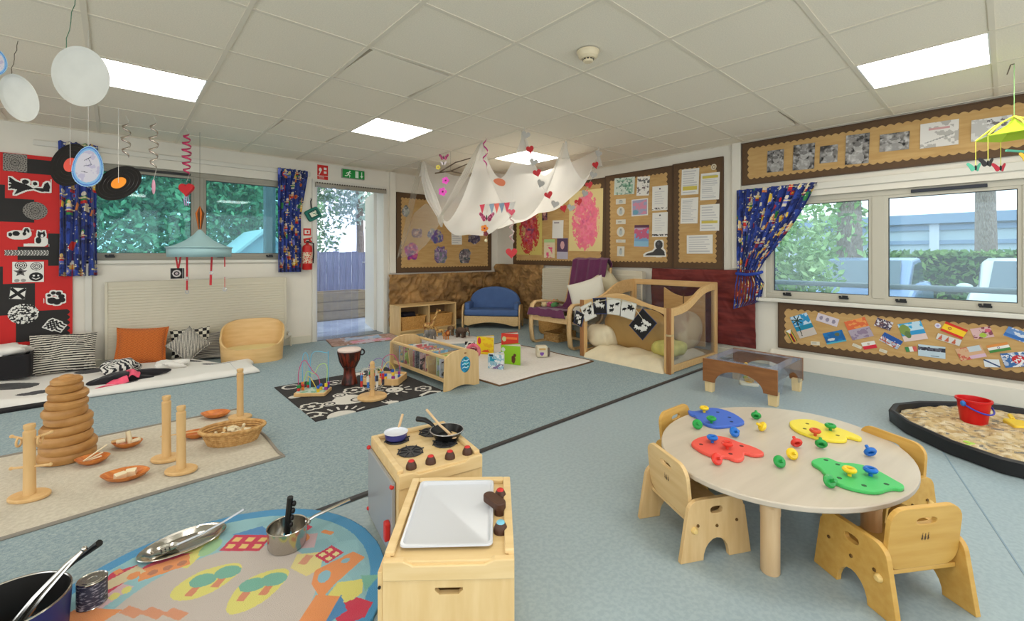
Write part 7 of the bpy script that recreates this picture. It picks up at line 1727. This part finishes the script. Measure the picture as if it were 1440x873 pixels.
# vinyl records
VIN = mat('vinyl_black', (20, 19, 20), .3)
def record(label, p, r, tilt, roll, yaw, lc, top, tag_, sy=1):
    t = thing('vinyl_record', label, 'record', M=T(*p), group='hanging records')
    F_ = RZ(-41.87+yaw) @ RX(90+tilt) @ RZ(roll)
    MB().lathe([(0, 0), (r*.33, 0), (r*.34, -.001), (r, -.001), (r, .001), (r*.34, .001), (r*.33, .0), (0, 0)], 48, F_).build('disc', VIN, t, smooth=False)
    for s in (-1, 1): MB().lathe([(0, s*.0016), (r*.33, s*.0016)], 32, F_).build('label_'+('front' if s > 0 else 'back'), mat('record_label_'+tag_, lc, .6), t)
    for k in (.5, .68, .86): MB().torus(r*k, .0009, 48, 4, F_ @ T(0, 0, .0012)).build('groove', mat('groove', (44, 42, 44), .3), t)
    q = F_ @ Vector((0, .0, .003)); string(t, tuple(q), (q.x, q.y, top-p[2]), STRW, .0016)
record('black vinyl record with orange label hanging in front of the left window', (.027, 4.81, 1.698), .168, -26, -15, 4, (222, 136, 40), H-.004, 'orange')
record('black vinyl record with coral red label hanging before the left curtain', (-.262, 5.03, 1.838), .178, -8, 10, -4, (226, 88, 72), H-.004, 'coral')
# foil spirals
def spiral(label, p, top, bot, r, turns, m, sm, extra=None, rg_=(1, 1)):
    t = thing('foil_spiral', label, 'spiral', M=T(p[0], p[1], 0), group='hanging foil spirals')
    n = int(turns*16); L_ = top-bot-.05
    pts, sd = [], []
    for i in range(n+1):
        a = 2*PI*turns*i/n; rr_ = r*(.7+.5*math.sin(PI*i/n)); z = top-.05-L_*i/n
        pts.append((rr_*math.cos(a), rr_*math.sin(a), z)); sd.append((math.cos(a)*.3, math.sin(a)*.3, 1))
    MB().ribbon(pts, sd, .018).build('ribbon', m, t, smooth=True, solid=.0012)
    string(t, (pts[0][0], pts[0][1], top-.05), (0, 0, H-.003), STRW, .0012)
    if extra: extra(t, pts[-1])
    return t
FOIL = mat('foil_silver', (196, 184, 170), .25, metal=.8); PINK = mat('foil_pink', (206, 70, 110), .3, metal=.5)
def pend_pink(t, q):
    string(t, q, (0, 0, 1.755), STRW); MB().ball((0, 0, 1.70), (.013, .006, .065)).build('pendant', mat('pendant_pink', (206, 150, 170), .5), t, smooth=True)
def heart_pts(s, n=24): return [(s*.8*math.sin(2*PI*i/n)**3, s*(.65*math.cos(2*PI*i/n)-.25*math.cos(4*PI*i/n)-.1*math.cos(6*PI*i/n)-.05*math.cos(8*PI*i/n))) for i in range(n)][::-1]
HRED = mat('heart_red', (196, 40, 46), .45); HGREY = mat('heart_grey', (176, 172, 164), .5)
def pend_heart(t, q):
    string(t, q, (0, 0, 1.80), STRW); MB().prism(heart_pts(.085), .03, -.015, T(0, 0, 1.735) @ RZ(-41.87) @ UP).build('heart', HRED, t, bevel=.012, seg=3)
    for s in (-1, 0, 1): MB().ribbon([(s*.01, 0, 1.68), (s*.018, .004, 1.63), (s*.012, 0, 1.58)], [(1, -.7, 0)]*3, .008).build('tail', mat('tail_lilac', (176, 150, 190), .5), t, solid=.001)
spiral('silver foil spiral hanging above the orange labelled record', (.075, 5.06), H, 1.96, .028, 3, FOIL, STRW)
spiral('silver foil spiral with a pale pink pendant in front of the left window', (.252, 4.905), H, 1.86, .028, 4, FOIL, STRW, pend_pink)
spiral('pink foil spiral with a red heart in front of the window bar', (.508, 5.17), H, 1.88, .032, 6, PINK, STRW, pend_heart)
# pale blue hanging canopy
um = thing('hanging_canopy', 'pale blue fabric canopy with dangling red straps hanging before the left window', 'hanging canopy', (.619, 5.233, 1.186), 0)
UB = mat('canopy_blue', (150, 182, 184), .8)
MB().lathe([(.0, .175), (.02, .165), (.05, .125), (.12, .065), (.20, .022), (.27, .0)], 32, RZ(0)).build('roof', UB, um, smooth=True)
MB().lathe([(.262, .0), (.256, -.09)], 32).build('valance', UB, um, smooth=True, solid=.004)
MB().torus(.268, .006, 40, 6, T(0, 0, .0)).build('brim', UB, um, smooth=True)
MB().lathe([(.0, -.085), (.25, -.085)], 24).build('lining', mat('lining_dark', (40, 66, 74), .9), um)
string(um, (0, 0, .17), (0, 0, H-1.19), STRB, .0016)
for k in range(9):
    a = 2*PI*k/9; MB().tube([(0, 0, .40), (.03*math.cos(a), .03*math.sin(a), .33), (.012*math.cos(a), .012*math.sin(a), .18)], .007, 6, rs=[.004, .009, .002]).build('tassel_strand', mat('tassel_'+('orange' if k % 2 else 'brown'), (206, 110, 40) if k % 2 else (92, 60, 36), .8), um, smooth=True)
REDS = mat('strap_red', (190, 40, 48), .6)
def uml(x, y, z): return (x-.619, y-5.233, z-1.186)
for (a, b_, w_) in ((uml(.445, 5.385, 1.10), uml(.462, 5.37, .97), .016), (uml(.48, 5.357, 1.10), uml(.462, 5.37, .97), .016), (uml(.526, 5.316, 1.10), uml(.526, 5.316, .90), .02), (uml(.526, 5.316, .88), uml(.526, 5.316, .77), .018), (uml(.706, 5.155, 1.10), uml(.70, 5.16, .95), .018), (uml(.699, 5.16, .93), uml(.696, 5.16, .82), .022), (uml(.799, 5.072, 1.10), uml(.799, 5.072, 1.0), .010), (uml(.799, 5.072, .90), uml(.799, 5.072, .80), .005)):
    MB().ribbon([a, b_], [(.745, -.667, 0)]*2, w_).build('strap', REDS, um, solid=.003)
cv = Cv(.10, .10, 40, (34, 30, 30)); cv.ring(0, 0, .028, .012, (214, 206, 200)); cv.disc(0, 0, .012, .012, (196, 180, 180)); cv.put(np.abs(cv.X) > .046, (170, 164, 160))
MB().box(uml(.459, 5.376, .935), (.10, .03, .10), None).build('camera_block', BLACK, um); um_b = paint('block_face', cv, None, um, thick=.002); um_b.matrix_local = T(*uml(.449, 5.360, .935)) @ RZ(-0) @ UP
for (x, y, z) in ((.526, 5.316, .885), (.526, 5.316, .755), (.702, 5.158, .94), (.799, 5.072, .78)):
    q = uml(x, y, z); MB().torus(.016, .004, 16, 6, T(*q) @ RZ(-41.87) @ RX(90)).build('buckle', STEEL, um, smooth=True)
# ---- white net canopy
TUL = clear('white_net', (250, 248, 244), gloss=0, alpha_white=.62, wc=(232, 230, 224)); TULT = clear('thin_net', (250, 248, 244), gloss=0, alpha_white=.30, wc=(226, 222, 212))
nc = thing('net_canopy', 'white net fabric canopy swagged from the ceiling over the book corner', 'canopy', (2.90, 3.07, 0), 0)
def cat_(x, anchors, sags):
    for (a, b_), s in zip(zip(anchors[:-1], anchors[1:]), sags):
        if a <= x <= b_: k = (x-a)/(b_-a); return s*(1-abs(2*k-1)**1.7)
    return 0
def hammock(u, v):
    s, t_ = u, v
    sl = cat_(t_, [0, .32, 1], [.42, .80]); sb = cat_(s, [0, .49, 1], [.40, .36])
    I = .60*max(0, 4*s*(1-s))**.55*max(0, 4*t_*(1-t_))**.5
    far = .12*s*max(0, math.sin(PI*t_))+.12*t_*max(0, math.sin(PI*s))
    sag = sl*(1-s)**2.2+sb*(1-t_)**2.2+I*(1-.35*max((1-s)**3, (1-t_)**3))+far
    w_ = .012*math.sin(30*s+11*t_)+.012*math.sin(26*t_-9*s)
    return (1.17*s+.05*math.sin(PI*t_)*(1-s)*-1+w_, 1.88*t_+w_, H-.008-sag+w_*min(1, sag*4))
MB().sheet(hammock, 60, 80).build('sheet', TUL, nc, smooth=True)
def gather(name, P_, W_n, side, n=22, k=5, m=TUL, amp=.014):
    def fn(u, v):
        q = v*(len(P_)-1); i = min(int(q), len(P_)-2); f_ = q-i; f_ = f_
        p = Vector(P_[i]).lerp(Vector(P_[i+1]), f_); w_ = W_n[i]*(1-f_)+W_n[i+1]*f_; s = Vector(side)
        return tuple(p+s*(u-.5)*w_+Vector((1, 1, 0)).normalized()*amp*math.sin(u*k*2*PI))
    return MB().sheet(fn, 30, n).build(name, m, nc, smooth=True)
NL = lambda x, y, z: (x-2.90, y-3.07, z)
gather('left_swag', [NL(2.91, 4.93, H-.01), NL(2.86, 4.80, 2.05), NL(2.84, 4.62, 1.80), NL(2.84, 4.42, 1.56)], [.05, .12, .16, .09], (-.4, .9, -.15), amp=.005, k=3)
gather('right_swag', [NL(2.84, 4.42, 1.56), NL(2.84, 4.20, 1.74), NL(2.85, 3.95, 1.98), NL(2.88, 3.70, H-.01)], [.09, .2, .26, .08], (-.3, .75, -.5))
gather('tail', [NL(2.84, 4.42, 1.58), NL(2.83, 4.40, 1.50), NL(2.83, 4.385, 1.44)], [.10, .07, .02], (-.4, .9, 0), 8)
gather('wall_veil', [NL(2.90, 4.95, H-.01), NL(2.95, 5.25, 1.9), NL(3.02, 5.58, 1.42), NL(3.05, 5.86, 1.08)], [.10, .16, .15, .08], (.8, .3, .3), m=TULT)
gather('inner_veil', [NL(3.06, 5.80, 1.12), NL(3.0, 5.3, 1.40), NL(2.92, 4.85, 1.52), NL(2.86, 4.44, 1.56)], [.10, .55, .50, .10], (.0, .1, 1.0), m=TULT, amp=.008)
0 and gather('hanging_fold', [NL(2.87, 3.66, H-.01), NL(2.86, 3.62, 2.0), NL(2.88, 3.58, 1.68)], [.05, .16, .30], (-.4, .9, 0), m=TUL)
for (x, y) in ((2.91, 4.95), (2.88, 3.67), (2.91, 3.09), (3.48, 3.05), (4.06, 3.07)):
    MB().ball(NL(x, y, H-.012), (.018, .018, .014)).build('gathered_knot', mat('knot_cream', (206, 196, 176), .9), nc, smooth=True)
    MB().lathe([(.012, H-.02), (.02, H-.10), (.045, H-.20)], 12, T(x-2.90, y-3.07, 0)).build('gathered_neck', TUL, nc, smooth=True)
# garland of hearts
gl_ = thing('heart_garland', 'looped garland of small red and grey hearts hanging in front of the net', 'garland', (0, 3.0, 0), 0)
hp = [('g', 2.858, 2.232), ('r', 2.914, 2.108), ('g', 2.961, 1.994), ('r', 3.008, 1.899), ('g', 3.057, 1.802), ('r', 3.166, 1.702), ('g', 3.258, 1.619), ('r', 3.385, 1.585), ('g', 3.50, 1.60), ('r', 3.62, 1.669), ('g', 3.725, 1.768), ('r', 3.797, 1.867), ('g', 3.871, 1.982), ('r', 3.908, 2.096), ('g', 3.959, 2.227)]
MB().tube([(2.84, 0, H-.003)]+[(x, 0, z) for _, x, z in hp]+[(3.97, 0, H-.003)], .0016, 5).build('string', STRW, gl_)
for k, (c, x, z) in enumerate(hp):
    o = MB().prism(heart_pts(.052), .008, -.004, UP).build('heart', HRED if c == 'r' else HGREY, gl_, bevel=.003); o.location = (x, -.004, z); o.rotation_euler = (0, R((-1)**k*16), R(-35+25*math.sin(k*2)))
# butterflies, flowers and twigs at the left of the net
BFP = mat('butterfly_pink', (206, 90, 140), .5, c2=(120, 40, 70), vscale=60, lo=.5, hi=.6); MAG = mat('flower_magenta', (206, 60, 170), .5)
def butterfly_at(t, p, s, m, nm='butterfly'):
    W1 = chaikin([(0, 0), (.9, .9), (1.15, .55), (.75, .05), (.55, -.5), (.2, -.45)], 2)
    b = MB()
    for sg_ in (-1, 1):
        pts = [(sg_*x*s, y*s) for x, y in W1]; pts = pts if sg_ > 0 else pts[::-1]
        b.prism(pts, .003, -.0015, T(*p) @ RZ(-41.87+sg_*16) @ UP)
    o = b.build(nm, m, t); MB().ball(p, (.006, .006, s*.4)).build('butterfly_body', BLACK, t, smooth=True)
def flower_at(t, p, s, m, nm='flower'):
    b = MB()
    for i in range(5): b.prism([(x+s*.55*math.cos(2*PI*i/5), y+s*.55*math.sin(2*PI*i/5)) for x, y in ell(s*.42, s*.42, 12)], .004, -.002+.0004*i, T(*p) @ RZ(-41.87) @ UP)
    b.build(nm, m, t); MB().ball((p[0]-.003, p[1]-.003, p[2]), s*.22).build('flower_eye', mat('flower_eye', (120, 30, 90), .5), t, smooth=True)
bg = thing('butterfly_string', 'string with pink butterfly and magenta flowers at the left of the net', 'garland', (0, 0, 0))
string(bg, (2.83, 4.325, 1.83), (2.85, 4.325, H-.003), STRW, .0012)
butterfly_at(bg, (2.82, 4.323, 2.235), .055, BFP); butterfly_at(bg, (2.815, 4.318, 2.165), .035, mat('butterfly_white', (222, 210, 214), .6))
flower_at(bg, (2.82, 4.285, 1.965), .045, MAG); flower_at(bg, (2.82, 4.345, 1.845), .052, MAG); flower_at(bg, (2.82, 4.44, 2.14), .03, mat('flower_yellow', (222, 206, 80), .5))
tg_ = thing('twig_branch', 'bare brown twig branch hanging beside the net canopy', 'branch', (0, 0, 0))
for pts in ([(2.88, 4.60, 2.10), (2.90, 4.3, 2.085), (2.93, 4.0, 2.13), (2.95, 3.72, 2.12)], [(2.90, 4.3, 2.085), (2.92, 4.1, 2.03), (2.95, 3.85, 2.01)], [(2.88, 4.5, 2.10), (2.90, 4.2, 2.17), (2.92, 3.9, 2.18)]):
    MB().tube(pts, .007, 6, rs=[.008, .007, .005, .003][:len(pts)]).build('twig', mat('twig_brown', (92, 76, 58), .9), tg_, smooth=True)
string(tg_, (2.90, 4.3, 2.09), (2.90, 4.3, H-.003), STRB, .0012)
spiral('short magenta foil spiral hanging at the middle of the net canopy', (2.80, 3.53), H+.03, 2.0, .022, 2, mat('foil_magenta', (190, 50, 130), .3, metal=.5), STRW)
ol = MB().prism(chaikin([(-.07, .02), (0, .045), (.07, .01), (.05, -.045), (-.02, -.03)], 2), .004).build('orange_leaf', mat('leaf_orange', (214, 120, 84), .6)); ol.matrix_world = T(2.84, 3.36, 1.835) @ RZ(-41.87) @ UP; tag(ol, 'orange paper leaf caught on the front of the net', 'paper leaf')
bt = thing('bunting', 'row of small coloured paper triangles under the net canopy', 'bunting', (2.84, 3.4, 1.60), 0)
string(bt, (0, .26, .04), (0, -.28, .02), STRW, .0014)
for k, c in enumerate(((196, 60, 80), (196, 190, 180), (130, 150, 166), (226, 110, 96), (120, 140, 160), (214, 70, 90), (200, 196, 190))):
    o = MB().prism([(-.045, .0), (0, -.10), (.045, 0)], .002, -.001, RZ(-90) @ UP).build('pennant', mat('pennant_%d' % k, c, .7), bt); o.location = (0, .23-.078*k, .037-.003*k)
g2 = thing('butterfly_string', 'string with plum butterfly and orange flower below the net, by the left board edge', 'garland', (0, 0, 0))
string(g2, (2.82, 3.54, 1.25), (2.85, 3.54, 1.72), STRW, .0012); butterfly_at(g2, (2.81, 3.52, 1.49), .075, mat('butterfly_plum', (150, 40, 80), .5, c2=(214, 120, 150), vscale=60, lo=.5, hi=.6))
flower_at(g2, (2.81, 3.555, 1.385), .04, mat('flower_orange', (226, 130, 40), .5)); flower_at(g2, (2.81, 3.535, 1.33), .028, mat('flower_brown', (120, 40, 36), .5)); MB().ball((2.81, 3.53, 1.26), .016).build('bead', mat('bead_cream', (222, 210, 170), .5), g2, smooth=True)
g3 = thing('heart_string', 'string of pale paper curls ending in a red heart near the room corner', 'garland', (0, 0, 0))
string(g3, (2.84, 3.165, 1.14), (2.85, 3.165, 1.72), STRW, .0012)
pts = [(2.835+.022*math.cos(i*.9), 3.165+.022*math.sin(i*.9), 1.50-.013*i) for i in range(22)]
MB().ribbon(pts, [(math.cos(i*.9)*.3, math.sin(i*.9)*.3, 1) for i in range(22)], .018).build('curl', mat('curl_pale', (214, 196, 186), .6, c2=(206, 150, 150), vscale=30), g3, smooth=True, solid=.001)
MB().prism(heart_pts(.07), .016, -.008, T(2.83, 3.165, 1.135) @ RZ(-41.87) @ UP).build('heart', HRED, g3, bevel=.005)
MB().prism(heart_pts(.045), .01, -.005, T(2.83, 3.165, 1.525) @ RZ(-41.87) @ UP).build('heart', mat('heart_pink', (226, 90, 110), .5), g3, bevel=.003)
# green mobile at the right edge
mb_ = thing('hanging_mobile', 'lime green mobile with dangling butterflies at the upper right edge', 'mobile', (4.185, -.03, 0), 0)
LIM = mat('mobile_lime', (176, 206, 50), .6)
string(mb_, (0, 0, 1.97), (0, 0, H-.003), mat('string_lime', (150, 200, 130), .7), .002)
MB().tube([(0, 0, H-.005), (-.015, .015, H-.01), (-.03, .03, H-.07)], .003, 6).build('hook', STRB, mb_)
MB().lathe([(0, 1.965), (.03, 1.93), (.10, 1.885), (.17, 1.855)], 6, RZ(20)).build('shade', LIM, mb_, solid=.004)
for k in range(6):
    a = R(20+60*k); x, y = .17*math.cos(a), .17*math.sin(a)
    MB().tube([(0, 0, 1.98), (x*.5, y*.5, 1.935), (x, y, 1.86)], .005, 6).build('rib', mat('mobile_yellow', (222, 220, 90), .6), mb_)
    string(mb_, (x, y, 1.855), (x, y, 1.70), mat('mobile_yellow', 0), .0022)
    c = [(196, 40, 60), (90, 180, 150), (40, 36, 36), (230, 190, 60), (170, 150, 200), (220, 120, 60)][k]
    butterfly_at(mb_, (x, y, 1.685), .045, mat('mobile_toy_%d' % k, c, .5), 'dangling_toy')
MB().box((-.02, -.02, 1.755), (.16, .012, .012), RZ(-30)).build('bar', mat('mobile_teal', (90, 180, 150), .5), mb_)
